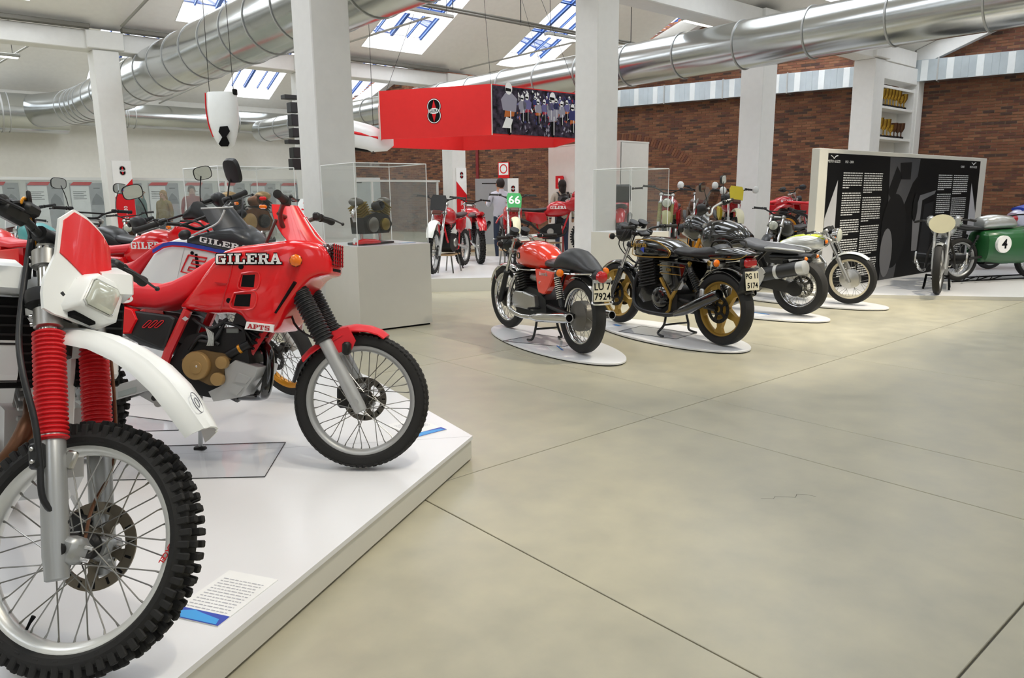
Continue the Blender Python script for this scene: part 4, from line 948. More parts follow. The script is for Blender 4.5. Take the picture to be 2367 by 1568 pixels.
def silver_lime():
    r = thing('motorcycle', 'silver and lime cafe motorcycle with a round chrome headlamp facing the info wall', 'motorcycle', (9.214, 4.96, BB+.002), math.radians(-90), math.radians(-4))
    rk = math.radians(27); ax = Vector((-.454, 0, .891)); fa = (.725, 0, .315); head = Vector(fa)+ax*.55; S = steer(head, rk, math.radians(6))
    LIME = mat('lime_paint', '#b9c722', .2, coat=.7); SILV = mat('silver_paint', '#d7dad8', .2, .3, coat=.7); CREAM = mat('cream_rim', '#d9cdb0', .35)
    wheel(r, 'rear_wheel', Matrix.Translation((-.725, 0, .315)), .315, .12, .085, CREAM, n=28, drum=.09)
    wheel(r, 'front_wheel', S @ Matrix.Translation(fa), .315, .1, .07, CREAM, n=32, drum=.12)
    fork(r, S, fa, rk, .52, .09, .027, .019, .27, ALU, CHROME, clamp_m=ALU)
    fender(r, 'front_fender', S @ Matrix.Translation(fa), .34, .11, 50, 135, SILV)
    fender(r, 'rear_fender', Matrix.Translation((-.725, 0, .315)), .35, .12, 50, 160, SILV)
    tk = MB().body([(-.22, .1, .66, .73), (-.15, .13, .65, .78), (0, .15, .64, .83), (.2, .155, .64, .855), (.32, .13, .66, .83), (.4, .07, .7, .78)], 20, p=2.5).obj('fuel_tank', SILV, r, smooth=60)
    MB().body([(-.2, .06, .735, .758), (0, .075, .79, .842), (.2, .08, .8, .868), (.33, .06, .78, .838), (.39, .03, .74, .79)], 14, p=2.6).obj('lime_band', LIME, tk, smooth=60)
    MB().body([(-.16, .11, .66, .71), (-.25, .135, .655, .725), (-.5, .14, .655, .735), (-.75, .125, .67, .75), (-.85, .08, .69, .74)], 16).obj('seat', mat('pale_grey_vinyl', '#9fa2a8', .45), r, smooth=60)
    MB().body([(-.5, .13, .62, .67), (-.8, .11, .66, .7), (-.98, .06, .69, .73)], 12).obj('tail_cowl', BLACKP, r, smooth=60)
    for s in (1, -1):
        MB().slab([(-.08, .64), (-.42, .65), (-.36, .48), (-.12, .46)], s*.09, s*.135, bulge=s*.01).obj('side_panel', BLACKP, r, smooth=30)
        shock(r, (-.52, s*.15, .64), (-.66, s*.15, .38), .028, BLACKP)
        fins(r, (.12, s*.13, .44), (.18, .15, .17), 6, 0, ALU, 'cylinder'); MB().cyl((.13, s*.19, .54), (.13, s*.3, .58), .07, 16).obj('rocker_cover', ALU, r)
        pipe(r, 'header_pipe', [(.2, s*.24, .54), (.3, s*.2, .42), (.2, s*.16, .26), (-.2, s*.18, .24), (-.35, s*.19, .27)], .021, CHROME)
        muffler(r, (-.35, s*.19, .27), (-.85, s*.2, .33), .045, CHROME)
        MB().tube([(.44, s*.04, .76), (.2, s*.1, .6), (-.1, s*.12, .52), (-.5, s*.11, .64)], .014, 8).obj('frame_rail', BLACKP, r)
        MB().tube([(-.725, s*.08, .315), (-.15, s*.09, .36)], .022, 8).obj('swingarm', DARKM, r)
        MB().tube(spline([(.52, s*.1, .8), (.44, s*.14, .84), (.3, s*.16, .80), (.1, s*.17, .77)], 4), .006, 6).obj('fairing_stay', ALUM, r)
    crank(r, [(.32, .48), (.36, .3), (.2, .19), (-.2, .19), (-.3, .3), (-.2, .46)], .12, ALU, ALU, ((.08, .34, .08, 1, .03), (.08, .34, .08, -1, .03)))
    round_lamp(r, S, (.56, 0, .85), .09, .15, CHROME)
    for s in (1, -1): gauge(r, S, (.42, s*.055, .94), .042)
    handlebar(r, S, (.38, 0, .86), .33, .03, .1, .0, .012, CHROME, lever_m=CHROME)
    for s in (1, -1): indicator(r, (.46, s*.1, .78), s, S, .06, .028, (1, 0, 0))
    MB().tube([(-.05, .14, .24), (-.02, .24, .1), (0, .28, .01)], .011, 8).obj('side_stand', BLACKP, r)
silver_lime()
# ================================================================== THE NEAR PLATFORM AND ITS BIKES
PZ = .137
pc = Vector((2.317, 3.037)); e1 = (Vector((.471, 1.946))-pc).normalized(); e2 = (Vector((2.442, 3.756))-pc).normalized()
p1 = pc+e1*4.6; p2 = pc+e2*1.6; p3 = p2+Vector((.12, 3.2)); p3b = p3+Vector((-.2, 3.6)); p4 = p3b+Vector((-3.6, .6)); p5 = p1+Vector((-.8, 6.5))
PL = [pc, p2, p3, p3b, p4, p5, p1]
root = thing('display_platform', 'large low white platform under the red and white enduro motorcycles', 'platform', (pc.x, pc.y, 0))
rel = [(p.x-pc.x, p.y-pc.y) for p in PL]
cc = (sum(p[0] for p in rel)/7, sum(p[1] for p in rel)/7)
inset = lambda k: [(cc[0]+(x-cc[0])*k, cc[1]+(y-cc[1])*k) for x, y in rel]
MB().loft([[(x, y, 0) for x, y in inset(.985)], [(x, y, .012) for x, y in inset(.985)]]).obj('plinth_foot', BPRINT, root, smooth=0)
MB().loft([[(x, y, .012) for x, y in inset(.998)], [(x, y, PZ-.02) for x, y in inset(.998)]]).obj('platform_side', PLATS, root, smooth=0)
# top boards with fine seams between them
mb = MB(); mb.loft([[(x, y, PZ-.02) for x, y in rel], [(x, y, PZ) for x, y in rel]]); mb.obj('platform_top', PLATW, root, smooth=0)
d1 = Vector((-.861, .529)); 
for k in range(3):
    a = Vector((-.02, .0)) + Vector((.13, .72))*k*.0 + Vector((-.35*k, 1.4*k))
    mb = MB(); mb.tube([(a.x, a.y, PZ+.0003), (a.x-4.2*.861, a.y+4.2*.529, PZ+.0003)], .0016, 4, flat=.2); mb.obj('board_seam', mat('seam_grey', '#b5b5b6', .6), root)
acrylic_sheet([(1.517, 3.61), (1.236, 3.205), (.682, 3.649), (.881, 4.087)], PZ, 'smoked acrylic sheet on the platform under the red motorcycle stand')
acrylic_sheet([(1.243, 4.311), (1.16, 4.214), (.75, 4.52), (.95, 4.85)], PZ, 'smoked acrylic sheet on the platform behind the red motorcycle rear tyre')
info_card((2.17, 3.36), math.radians(1), .2, .3, PZ, 'blue edged info card by the front wheel of the red motorcycle', 8)
info_card((.715, 2.275), math.radians(-60), .2, .29, PZ, 'blue edged info card beside the white enduro front wheel', 12)

def side_word(root, word, p, w, h, s, slant=0., rise=0., outline=BPRINT, m=WPRINT, gap=.12, tilt=0.):
    """slab lettering on the side s of a bike (-1 right, +1 left), lower rear/near corner p in bike space"""
    lay = []
    for grow, off, mm in ((.0045, 0, outline), (0, .0012, m)):
        if mm is None: continue
        mb = MB(); slab_text(mb, word, w, h, gap, slant, grow)
        R = Matrix.Rotation(-math.atan(rise), 4, 'Y')
        if s > 0: mb.v = [(w-x, y, z) for x, y, z in mb.v]
        M = Matrix.Translation((p[0], p[1]+s*off, p[2])) @ Matrix.Rotation(tilt, 4, 'X') @ R
        mb.v = [tuple(M @ Vector(v)) for v in mb.v]; lay.append(mb.obj('lettering', mm, root, smooth=0))
    return lay

# ---------------------------------------------------------------- red faired enduro (front right of the platform)
def red_enduro():
    r = thing('motorcycle', 'red faired enduro motorcycle with black fork gaiters at the platform corner', 'motorcycle', (1.111, 3.541, PZ+.008), math.radians(-46), math.radians(9))
    rk = math.radians(28); ax = Vector((-math.sin(rk), 0, math.cos(rk))); fa = (.745, 0, .318); head = Vector(fa)+ax*.6; S = steer(head, rk, math.radians(3)); I = Matrix.Identity(4)
    wheel(r, 'front_wheel', S @ Matrix.Translation(fa), .318, .082, .062, ALUM, n=36, disc=.105, side=1, hub_m=DARKM, disc_m=mat('disc_steel', '#77726a', .35, .9), seg=72)
    # shallow tread blocks round the tyre edge
    mb = MB()
    for k in range(72):
        for f, wd in ((-.72, .022), (.72, .022), (-.25, .02), (.25, .02)):
            o = .5 if f in (-.25, .25) else 0; rr = .3155-abs(f)**2.2*.018
            mb.box((rr, f*.041, 0), (.007, wd, .0165), RY(2*PI*(k+o)/72), b=.0012)
    fw_o = [o for o in r.children if o.name.startswith('front_wheel')][0]
    mb.obj('tread_blocks', RUBBER, fw_o, smooth=0, kind='stuff')
    wheel(r, 'rear_wheel', Matrix.Translation((-.735, 0, .305)), .305, .115, .075, ALUM, knob=44, n=36, disc=.1, side=1)
    fork(r, S, fa, rk, .66, .095, .031, .022, .325, ALUM, CHROME, BLACKP, 20, .046, ALU, seg=24, g0=.02)
    MB().box((.7, -.1, .565), (.035, .05, .06), S, b=.01).obj('fork_guard', DARKM, r)
    # brake caliper and hose
    MB().box((.66, .05, .33), (.09, .05, .11), S, b=.015).obj('brake_caliper', DARKM, r)
    pipe(r, 'brake_hose', [(.4, -.03, .93), (.5, -.05, .7), (.62, -.1, .57), (.675, -.1, .47), (.66, -.02, .37)], .006, BLACKP, 8, S)
    pipe(r, 'speedometer_cable', [(.36, .04, .95), (.44, -.06, .68), (.6, -.11, .58), (.7, -.085, .44), (.735, -.05, .34)], .0055, BLACKP, 8, S)
    # front mudguard in front and rear halves with a black flap
    fo = MB(); hw = .075
    def guard(poly, name, m, w0, w1, th=.006):
        """strip of outline points (x,z) swept to a shallow channel"""
        n = len(poly); rings = []
        for i, (x, z) in enumerate(poly):
            w = w0+(w1-w0)*i/(n-1); t = Vector((poly[min(i+1, n-1)][0]-poly[max(i-1, 0)][0], 0, poly[min(i+1, n-1)][1]-poly[max(i-1, 0)][1])).normalized(); nr = Vector((-t.z, 0, t.x))
            if nr.z < 0: nr = -nr
            up = [(Vector((x, 0, z))+nr*(-.42*w*(f*f)) + Vector((0, f*w, 0))) for f in (-1, -.8, -.45, 0, .45, .8, 1)]
            lo = [p-nr*th for p in reversed(up)]; rings.append(up+lo)
        return MB().loft(rings, S).obj(name, m, r, smooth=50)
    guard([(.60, .635), (.65, .668), (.72, .679), (.79, .672), (.845, .652), (.875, .628)], 'front_fender', REDS, .085, .05)
    guard([(.655, .66), (.60, .628), (.55, .600), (.50, .567), (.462, .527)], 'rear_half_fender', REDS, .085, .085)
    guard([(.475, .54), (.44, .49), (.425, .44), (.415, .41)], 'mud_flap', BLACKP, .08, .065)
    for s in (1, -1): MB().slab([(.60, .635), (.70, .665), (.735, .60), (.715, .555), (.66, .545), (.62, .515), (.575, .57)], s*.07, s*.082).obj('fender_side', REDS, r, smooth=30).data.transform(S)
    # tank and shroud, one faired volume
    zs = [(-.088, .10, .745, .775), (-.05, .125, .735, .81), (0, .15, .728, .862), (.06, .168, .724, .925), (.105, .174, .724, .982), (.15, .176, .726, 1.022), (.2, .178, .72, 1.036), (.235, .18, .698, 1.042), (.262, .182, .66, 1.045), (.305, .183, .645, 1.05), (.355, .18, .634, 1.056), (.385, .177, .638, 1.06), (.41, .174, .672, 1.064), (.437, .17, .728, 1.066), (.47, .163, .785, 1.067), (.505, .152, .838, 1.064), (.54, .138, .878, 1.058), (.575, .122, .897, 1.046), (.6, .108, .90, 1.03), (.618, .09, .905, .99), (.626, .07, .915, .965)]
    body = MB().body([(x, w, a, b, 5.5 if x > .02 else 3.5) for x, w, a, b in zs], 32).obj('tank_fairing', RED, r, smooth=50)
    # tall screen: red outside, black lining
    def shield(off, m, name):
        rows = []
        for k in range(8):
            t = k/7; z = 1.03+.205*t; x = .605-.165*t**.85; w = .118-.055*t**1.5
            rows.append([(x+off*.7-(1.15+.5*t)*((j/6-1)**2)*w, (w-abs(off))*(j/6-1), z) for j in range(13)])
        mb = MB()
        for a, b in zip(rows, rows[1:]):
            for j in range(12): mb.add([a[j], a[j+1], b[j+1], b[j]], [(0, 1, 2, 3)])
        o = mb.obj(name, m, r, smooth=60); return o
    shield(0, RED, 'screen'); shield(-.006, BLACKP, 'screen_lining')
    MB().tube(spline([(.5, -.085, 1.17), (.535, -.09, 1.115), (.562, -.085, 1.075), (.595, -.05, 1.045), (.61, 0, 1.04)], 5), .0035, 5).obj('white_pinstripe', WPRINT, r)
    # headlamp grille on the nose
    nose = MB().box((.592, 0, 1.0), (.066, .15, .1), b=.02).obj('headlamp', mat('smoked_red_lens', '#3a1214', .15, coat=.5), r)
    for k in range(6): MB().box((.632, 0, .955+k*.018), (.008, .15, .005), b=.002).obj('grille_bar', DARKM, nose, smooth=0)
    for k in range(5): MB().box((.634, -.06+k*.03, 1.0), (.008, .005, .105), b=.002).obj('grille_bar', REDD, nose, smooth=0)
    MB().box((.607, 0, .93), (.04, .12, .024), b=.006).obj('nose_slot', BPRINT, r, smooth=0)
    for s in (-1, 1):
        ysd = s*.1835
        for pts, nm in (([(.251, .899), (.308, .902), (.302, .844), (.242, .847)], 'air_vent'), ([(.219, .811), (.288, .814), (.281, .757), (.207, .759)], 'air_vent')):
            v = MB().slab(pts, s*.14, ysd+s*.0005).obj(nm, BPRINT, r, smooth=0)
            cx = sum(p[0] for p in pts)/4-.008; cz = sum(p[1] for p in pts)/4
            rim = [(cx+(x-cx)*1.42, cz+(z-cz)*1.28) for x, z in pts]
            MB().tube(spline([(x, ysd, z) for x, z in rim+rim[:1]], 5), .004, 6).obj('vent_rim', RED, v)
        for x, z, q in ((.242, .937, .0115), (.183, .784, .0115)): MB().lathe([(q, 0), (q, .003), (0, .0031)], (x, s*.181, z), (0, s, 0), 16).obj('fairing_bolt', BPRINT, r)
        MB().slab([(.486, .872), (.493, .866), (.402, .726), (.395, .729)], s*.15, s*.179).obj('fairing_slot', BPRINT, r, smooth=0)
        MB().tube(spline([(.205, s*.181, 1.0), (.19, s*.1825, .9), (.165, s*.181, .82), (.14, s*.177, .735)], 4), .0018, 5).obj('panel_seam', REDD, r)
        MB().slab([(.115, .868), (.17, .862), (.172, .856), (.13, .856)], s*.17, s*.1805).obj('knee_scoop', REDD, r, smooth=0)
        side_word(r, 'GILERA', (.124, s*.1842, .949), .305, .047, s, slant=0.0)
        pl = MB().slab([(.258, .654), (.388, .641), (.393, .675), (.268, .689)], s*.17, s*.1855).obj('model_decal', WPRINT, r, smooth=0)
        side_word(r, 'APTS', (.272, s*.1868, .659), .105, .021, s, rise=-.105, outline=None, m=mat('decal_red', '#b3202a', .5))
        ind = MB().lathe([(.018, 0), (.03, .01), (.031, .03)], (.487, s*.15, .965), (.35, s, 0), 14).obj('indicator', BLACKP, r)
        MB().lathe([(.031, .03), (.029, .052), (.016, .062), (0, .063)], (.487, s*.15, .965), (.35, s, 0), 8).obj('amber_lens', AMBER, ind)
        sb = MB().slab([(-.297, .735), (-.119, .713), (-.1, .70), (-.15, .567), (-.17, .56), (-.316, .622)], s*.1, s*.135, bulge=s*.006).obj('side_panel', BLACKP, r, smooth=30)
        for k in range(3):
            x = -.256+k*.03; P = spline([(x, s*.1435, .660), (x+.012, s*.1435, .658), (x+.044, s*.1435, .686), (x+.032, s*.1435, .689), (x, s*.1435, .660)], 4)
            MB().tube(P, .002, 5).obj('red_slot_outline', RPRINT, sb)
        MB().slab([(-.38, .765), (-.30, .742), (-.278, .695), (-.316, .629), (-.40, .625)], s*.09, s*.14, bulge=s*.01).obj('rear_side_panel', RED, r, smooth=30)
        MB().tube([(-.045, s*.12, .74), (-.14, s*.125, .545), (-.19, s*.11, .43)], .021, 6).obj('frame_tube', REDF, r)
        MB().tube([(.40, s*.03, .93), (.29, s*.045, .64), (.2, s*.05, .50), (.16, s*.06, .36)], .0165, 8).obj('frame_downtube', REDF, r)
        MB().slab([(-.20, .365), (-.20, .43), (-.26, .428), (-.5, .357), (-.8, .31), (-.8, .255), (-.5, .288), (-.25, .362)], s*.075, s*.105, bulge=s*.004).obj('swingarm', ALUM, r, smooth=30)
        MB().slab([(-.31, .378), (-.40, .352), (-.40, .325), (-.31, .352)], s*.108, s*.111).obj('swingarm_label', mat('label_grey', '#8f9694', .5), r, smooth=0)
        MB().slab([(-.295, .48), (-.24, .478), (-.17, .43), (-.15, .38), (-.2, .37), (-.24, .415)], s*.09, s*.112).obj('pivot_plate', REDF, r, smooth=30)
        for x, z in ((-.265, .46), (-.235, .43), (-.19, .41)): MB().lathe([(.009, 0), (.009, .004), (0, .0045)], (x, s*.112, z), (0, s, 0), 10).obj('pivot_bolt', CHROME, r)
        MB().tube([(-.17, s*.09, .34), (-.17, s*.2, .335)], .013, 8).obj('footpeg', DARKM, r)
    MB().ball((-.182, -.11, .336), (.025, .02, .02)).obj('red_reservoir_cap', RPRINT, r)
    MB().slab([(-.335, .33), (-.24, .28), (-.19, .31), (-.22, .36), (-.28, .36)], -.05, .05).obj('suspension_link', ALUM, r, smooth=30)
    MB().cyl((-.235, -.06, .295), (-.235, .06, .295), .02, 14).obj('link_pivot', ALU, r)
    # engine
    eng = MB().slab([(-.15, .50), (-.06, .62), (.1, .66), (.22, .64), (.24, .5), (.22, .38), (.05, .33), (-.12, .36), (-.19, .42)], -.1, .1).obj('crankcase', ENGB, r, smooth=30)
    MB().slab([(-.075, .509), (-.03, .546), (.023, .556), (.075, .545), (.134, .538), (.155, .511), (.13, .47), (.125, .412), (.095, .388), (.056, .392), (.005, .415), (-.06, .44)], -.1, -.126).obj('bronze_case', BRONZE2, r, smooth=30)
    for x, z, q, th in ((.002, .482, .066, .03), (.127, .498, .03, .028), (.105, .421, .031, .03)):
        MB().lathe([(q, 0), (q, th*.7), (q*.93, th*.92), (q*.5, th), (0, th)], (x, -.124, z), (0, -1, 0), 28).obj('engine_cover', BRONZE, eng)
    MB().lathe([(.03, 0), (.028, .004), (.0, .006)], (.008, -.154, .474), (0, -1, 0), 20).obj('clutch_boss', BRONZE, eng); MB().lathe([(.005, 0), (0, .004)], (.014, -.16, .48), (0, -1, 0), 8).obj('boss_bolt', CHROME, eng)
    fins(r, (.17, 0, .55), (.13, .15, .15), 5, .5, ENGB, 'cylinder')
    MB().box((.12, -.06, .62), (.1, .07, .07), b=.015).obj('carburettor', ENGB, r); MB().box((.16, -.1, .645), (.06, .01, .022), b=.003).obj('carburettor_label', mat('label_grey2', '#6f7470', .5), r, smooth=0)
    for k, P in enumerate(([(-.03, -.1, .70), (.06, -.12, .655), (.14, -.11, .70)], [(.0, -.11, .60), (.08, -.125, .60), (.12, -.1, .68)], [(-.05, -.1, .55), (.02, -.12, .62), (.1, -.11, .58)], [(.1, -.11, .69), (.2, -.1, .66), (.24, -.06, .58)])):
        pipe(r, 'engine_hose', P, .009, BLACKP, 8)
    for k in range(7):
        MB().tube(spline([(.045+k*.006, -.13, .66-.004*k), (.06+k*.004, -.134, .61), (.05+k*.005, -.13, .575)], 3), .0016, 4).obj('electrical_wire', mat('pale_wire', '#c9ccc8', .4), r)
    MB().cyl((.24, -.09, .585), (.13, -.1, .525), .021, 12).obj('coolant_pipe', ENGB, r); MB().lathe([(.023, 0), (.023, .012)], (.2, -.093, .563), (-.88, -.08, -.47), 12).obj('hose_clamp', GOLDR, r)
    MB().slab([(.181, .508), (.288, .476), (.276, .436), (.205, .337), (.18, .332), (.075, .314), (.05, .36), (.112, .388), (.134, .421), (.128, .47)], -.12, -.02, bulge=0).obj('bash_plate', ALUM, r, smooth=30)
    MB().slab([(.2, .45), (.26, .43), (.235, .40), (.18, .41)], -.12, -.126).obj('bash_plate_rib', ALUM, r, smooth=0); MB().slab([(.17, .40), (.225, .385), (.19, .345), (.15, .36)], -.12, -.126).obj('bash_plate_rib', ALUM, r, smooth=0)
    MB().slab([(.181, .508), (.288, .476), (.276, .436), (.205, .337), (.18, .332), (.075, .314), (.05, .36), (.112, .388)], .02, .12).obj('bash_plate_left', ALUM, r, smooth=30)
    pipe(r, 'exhaust_pipe', [(.2, .03, .6), (.27, .03, .55), (.29, .0, .45), (.285, -.02, .36), (.24, .03, .33), (.1, .1, .32)], .026, BLACKG, 14)
    pipe(r, 'expansion_chamber', [(.1, .1, .32), (-.1, .13, .42), (-.3, .13, .6), (-.6, .14, .74)], .04, BLACKP, 12)
    MB().slab([(.17, .68), (.26, .66), (.28, .74), (.2, .76)], -.12, .12).obj('radiator', ENGB, r, smooth=0)
    pl = MB().poly([(-.062, -.145, .70), (-.045, -.145, .712), (-.028, -.145, .70), (-.045, -.145, .688)]).obj('frame_emblem', CHROME, r, smooth=0)
    # seat
    zs = [(.085, .045, .985, 1.012), (.04, .075, .90, .99), (-.05, .1, .80, .93), (-.135, .12, .755, .885), (-.208, .13, .735, .865), (-.31, .135, .745, .873), (-.42, .13, .765, .885), (-.6, .12, .80, .90), (-.78, .1, .84, .90), (-.86, .06, .86, .885)]
    MB().body([(*q, 3.4) for q in zs], 20).obj('seat', REDS, r, smooth=60)
    for s in (-1, 1):
        mb = MB(); mb.v = []
        ell = [(.075*math.cos(a), .026*math.sin(a)) for a in [2*PI*i/24 for i in range(24)]]
        MB().slab([(-.38+x, .80+z*1.1-.12*x) for x, z in ell], s*.12, s*.1365).obj('white_decal', WPRINT, r, smooth=0)
        MB().slab([(-.365+x*.62, .80+z*.42-.12*x) for x, z in ell], s*.12, s*.1375).obj('red_decal_core', RPRINT, r, smooth=0)
    fender(r, 'rear_fender', Matrix.Translation((-.735, 0, .42)), .40, .17, 75, 150, RED)
    MB().box((-1.02, 0, .76), (.03, .1, .06), b=.01).obj('tail_lamp', REDL, r)
    # cockpit
    handlebar(r, S, (.40, 0, 1.105), .385, .115, -.08, .0, .011, mat('bar_bronze', '#6b5a58', .35, .8), brace=True)
    MB().tube([(.30, -.06, 1.04), (.375, -.1, 1.16)], .007, 8).obj('cable_guide', mat('bar_bronze'), r)
    MB().box((.45, 0, 1.085), (.08, .12, .05), b=.02).obj('instrument_pod', BLACKP, r)
    for s in (-1, 1): MB().box((.37, s*.265, 1.188), (.03, .02, .016), S, b=.004).obj('switch_button', AMBER, r, smooth=0)
    for s in (1, -1): MB().box((.375, s*.28, 1.222), (.028, .018, .014), S, b=.004).obj('kill_switch', RPRINT, r, smooth=0)
    MB().lathe([(.03, 0), (.03, .012), (0, .013)], (.24, 0, 1.04), (0, 0, 1), 18).obj('fuel_cap', BLACKP, r)
    # prop stand, left side, foot on the platform
    MB().tube([(-.1, .09, .31), (-.165, .205, .045)], .011, 10).obj('side_stand', ALUM, r); MB().box((-.168, .208, .03), (.06, .035, .022), b=.006).obj('stand_foot', DARKM, r)
red_enduro()

# ---------------------------------------------------------------- white and blue tanked enduro behind it
def white_blue_enduro():
    r = thing('motorcycle', 'enduro with white tank, blue and red stripes and a gold front rim', 'motorcycle', (1.382, 4.992, PZ+.004), math.radians(-47.5), math.radians(-1.5))
    rk = math.radians(28); ax = Vector((-math.sin(rk), 0, math.cos(rk))); fa = (.735, 0, .318); head = Vector(fa)+ax*.6; S = steer(head, rk, math.radians(-33))
    wheel(r, 'front_wheel', S @ Matrix.Translation(fa), .318, .085, .062, GOLDR, n=36, disc=.11, side=-1, hub_m=DARKM, disc_m=DARKM)
    wheel(r, 'rear_wheel', Matrix.Translation((-.735, 0, .31)), .31, .115, .075, GOLDR, knob=44, fine=False, n=24)
    fork(r, S, fa, rk, .66, .095, .026, .02, .3, ALUM, CHROME, BLACKP, 20, .036)
    fender(r, 'front_fender', S @ Matrix.Translation((.70, 0, .56)), .33, .12, 15, 120, WPL)
    zs = [(-.115, .11, .72, .75), (-.06, .14, .70, .825), (0, .148, .69, .90), (.06, .152, .69, .972), (.1, .154, .69, 1.002), (.19, .156, .70, 1.032), (.26, .157, .71, 1.032), (.35, .158, .72, 1.012), (.45, .155, .74, .985), (.52, .13, .79, .965)]
    MB().body([(*q, 5) for q in zs], 28).obj('fuel_tank', WPL, r, smooth=50)
    bl = [(.055, .968), (.13, 1.008), (.186, 1.017), (.269, 1.012), (.40, .988), (.528, .962)]
    for s in (1, -1):
        P = lambda off, pts: [(x, z+off) for x, z in pts]
        for o0, o1, m, nm in ((.0, -.022, BLUEP, 'blue_stripe'), (-.022, -.031, RPRINT, 'red_stripe')):
            up = P(o0, bl); lo = P(o1, bl); mb = MB()
            yv = lambda x: s*(.1605 if x < .3 else .162)
            for i in range(len(bl)-1): mb.add([(up[i][0], yv(up[i][0]), up[i][1]), (up[i+1][0], yv(up[i+1][0]), up[i+1][1]), (lo[i+1][0], yv(lo[i+1][0]), lo[i+1][1]), (lo[i][0], yv(lo[i][0]), lo[i][1])], [(0, 1, 2, 3)])
            mb.obj(nm, m, r, smooth=0)
        # red outlined letter on the tank side
        E = [(.285, .935), (.40, .917), (.385, .895), (.31, .907), (.295, .885), (.36, .873), (.345, .853), (.28, .864), (.27, .845), (.345, .832), (.33, .812), (.225, .835)]
        MB().tube([(x, s*.1615, z) for x, z in E+E[:1]], .0055, 5).obj('tank_letter', RPRINT, r)
        MB().lathe([(.011, 0), (.011, .003), (0, .0031)], (.309, s*.16, .948), (0, s, 0), 14).obj('tank_bolt', BPRINT, r)
        MB().slab([(.326, .943), (.34, .943), (.345, .86), (.325, .86)], s*.15, s*.165).obj('tank_strap', BPRINT, r, smooth=0)
        MB().tube([(.262, s*.159, .98), (.194, s*.155, .797)], .0015, 4).obj('panel_seam', mat('seam_grey'), r)
        MB().slab([(-.1, .74), (.1, .74), (.2, .78), (.15, .6), (-.15, .62)], s*.1, s*.14, bulge=s*.008).obj('side_panel', WPL, r, smooth=30)
        MB().tube([(.44, s*.04, .95), (.2, s*.1, .7), (-.15, s*.12, .55)], .016, 8).obj('frame_tube', REDF, r)
        MB().tube([(-.735, s*.09, .31), (-.15, s*.09, .4)], .022, 8).obj('swingarm', ALUM, r)
    side_word(r, 'GILERA', (.372, -.178, 1.016), .30, .034, -1, rise=-.2, outline=None)
    # dark half fairing
    DK = mat('charcoal_fairing', '#1d2025', .38, coat=.15)
    MB().body([(.28, .155, 1.0, 1.035, 5), (.36, .17, .99, 1.065, 5), (.46, .176, .96, 1.09, 5), (.56, .165, .94, 1.1, 4), (.64, .13, .92, 1.06, 3), (.69, .08, .93, 1.0, 3)], 24).obj('half_fairing', DK, r, smooth=50)
    rows = []
    for k in range(7):
        t = k/6; z = 1.06+.15*t; x = .62-.12*t; w = .165-.03*t
        rows.append([(x-.9*((j/6-1)**2)*w, w*(j/6-1), z) for j in range(13)])
    mb = MB()
    for a, b in zip(rows, rows[1:]):
        for j in range(12): mb.add([a[j], a[j+1], b[j+1], b[j]], [(0, 1, 2, 3)])
    mb.obj('fairing_screen', DK, r, smooth=60)
    MB().tube(spline([rows[-1][j] for j in range(13)], 3), .006, 6).obj('screen_edge', ALUM, r)
    MB().tube(spline([(.3, -.165, 1.045), (.42, -.178, 1.09), (.5, -.17, 1.13), (.53, -.14, 1.2)], 4), .006, 6).obj('fairing_edge', ALUM, r)
    zs = [(.085, .05, .985, 1.006), (.03, .09, .935, 1.0), (-.03, .12, .865, .955), (-.11, .155, .765, .9), (-.22, .155, .755, .862), (-.4, .14, .77, .86), (-.6, .12, .80, .875), (-.8, .09, .83, .87)]
    MB().body([(*q, 3.2) for q in zs], 18).obj('seat', REDS, r, smooth=60)
    fender(r, 'rear_fender', Matrix.Translation((-.735, 0, .42)), .40, .17, 75, 150, WPL)
    crank(r, [(.2, .64), (.24, .4), (.1, .33), (-.15, .36), (-.2, .5), (-.05, .62)], .1, ENGB, BRONZE, ((0, .48, .07, 1, .03), (0, .48, .07, -1, .03)))
    fins(r, (.15, 0, .56), (.14, .16, .16), 5, .4); pipe(r, 'exhaust_pipe', [(.2, -.03, .6), (.3, -.05, .5), (.2, -.12, .36), (-.1, -.13, .4), (-.4, -.14, .62), (-.8, -.14, .74)], .03, BLACKP, 12)
    g = handlebar(r, S, (.33, 0, 1.1), .385, .09, .09, .0, .011, DARKM, mirrors=(1,), mirror_h=.13, brace=True, myaw=-70, mw=.055, mh=.08)
    for s in (1, -1):
        MB().box((.34, s*.24, 1.17), (.028, .02, .018), S, b=.004).obj('switch_button', AMBER, r, smooth=0)
        MB().ball((.42, s*.2, 1.12), (.025, .04, .03), M=S).obj('brake_reservoir', BLACKP, r)
    for y in (.06, -.05, .1): MB().tube(spline([(.33, y*3, 1.18), (.45, y*2, 1.16), (.5, y, 1.0)], 5), .006, 6, S).obj('cable', BLACKP, r)
    MB().tube([(-.1, .09, .31), (-.13, .2, .012)], .011, 8).obj('side_stand', ALUM, r)
white_blue_enduro()

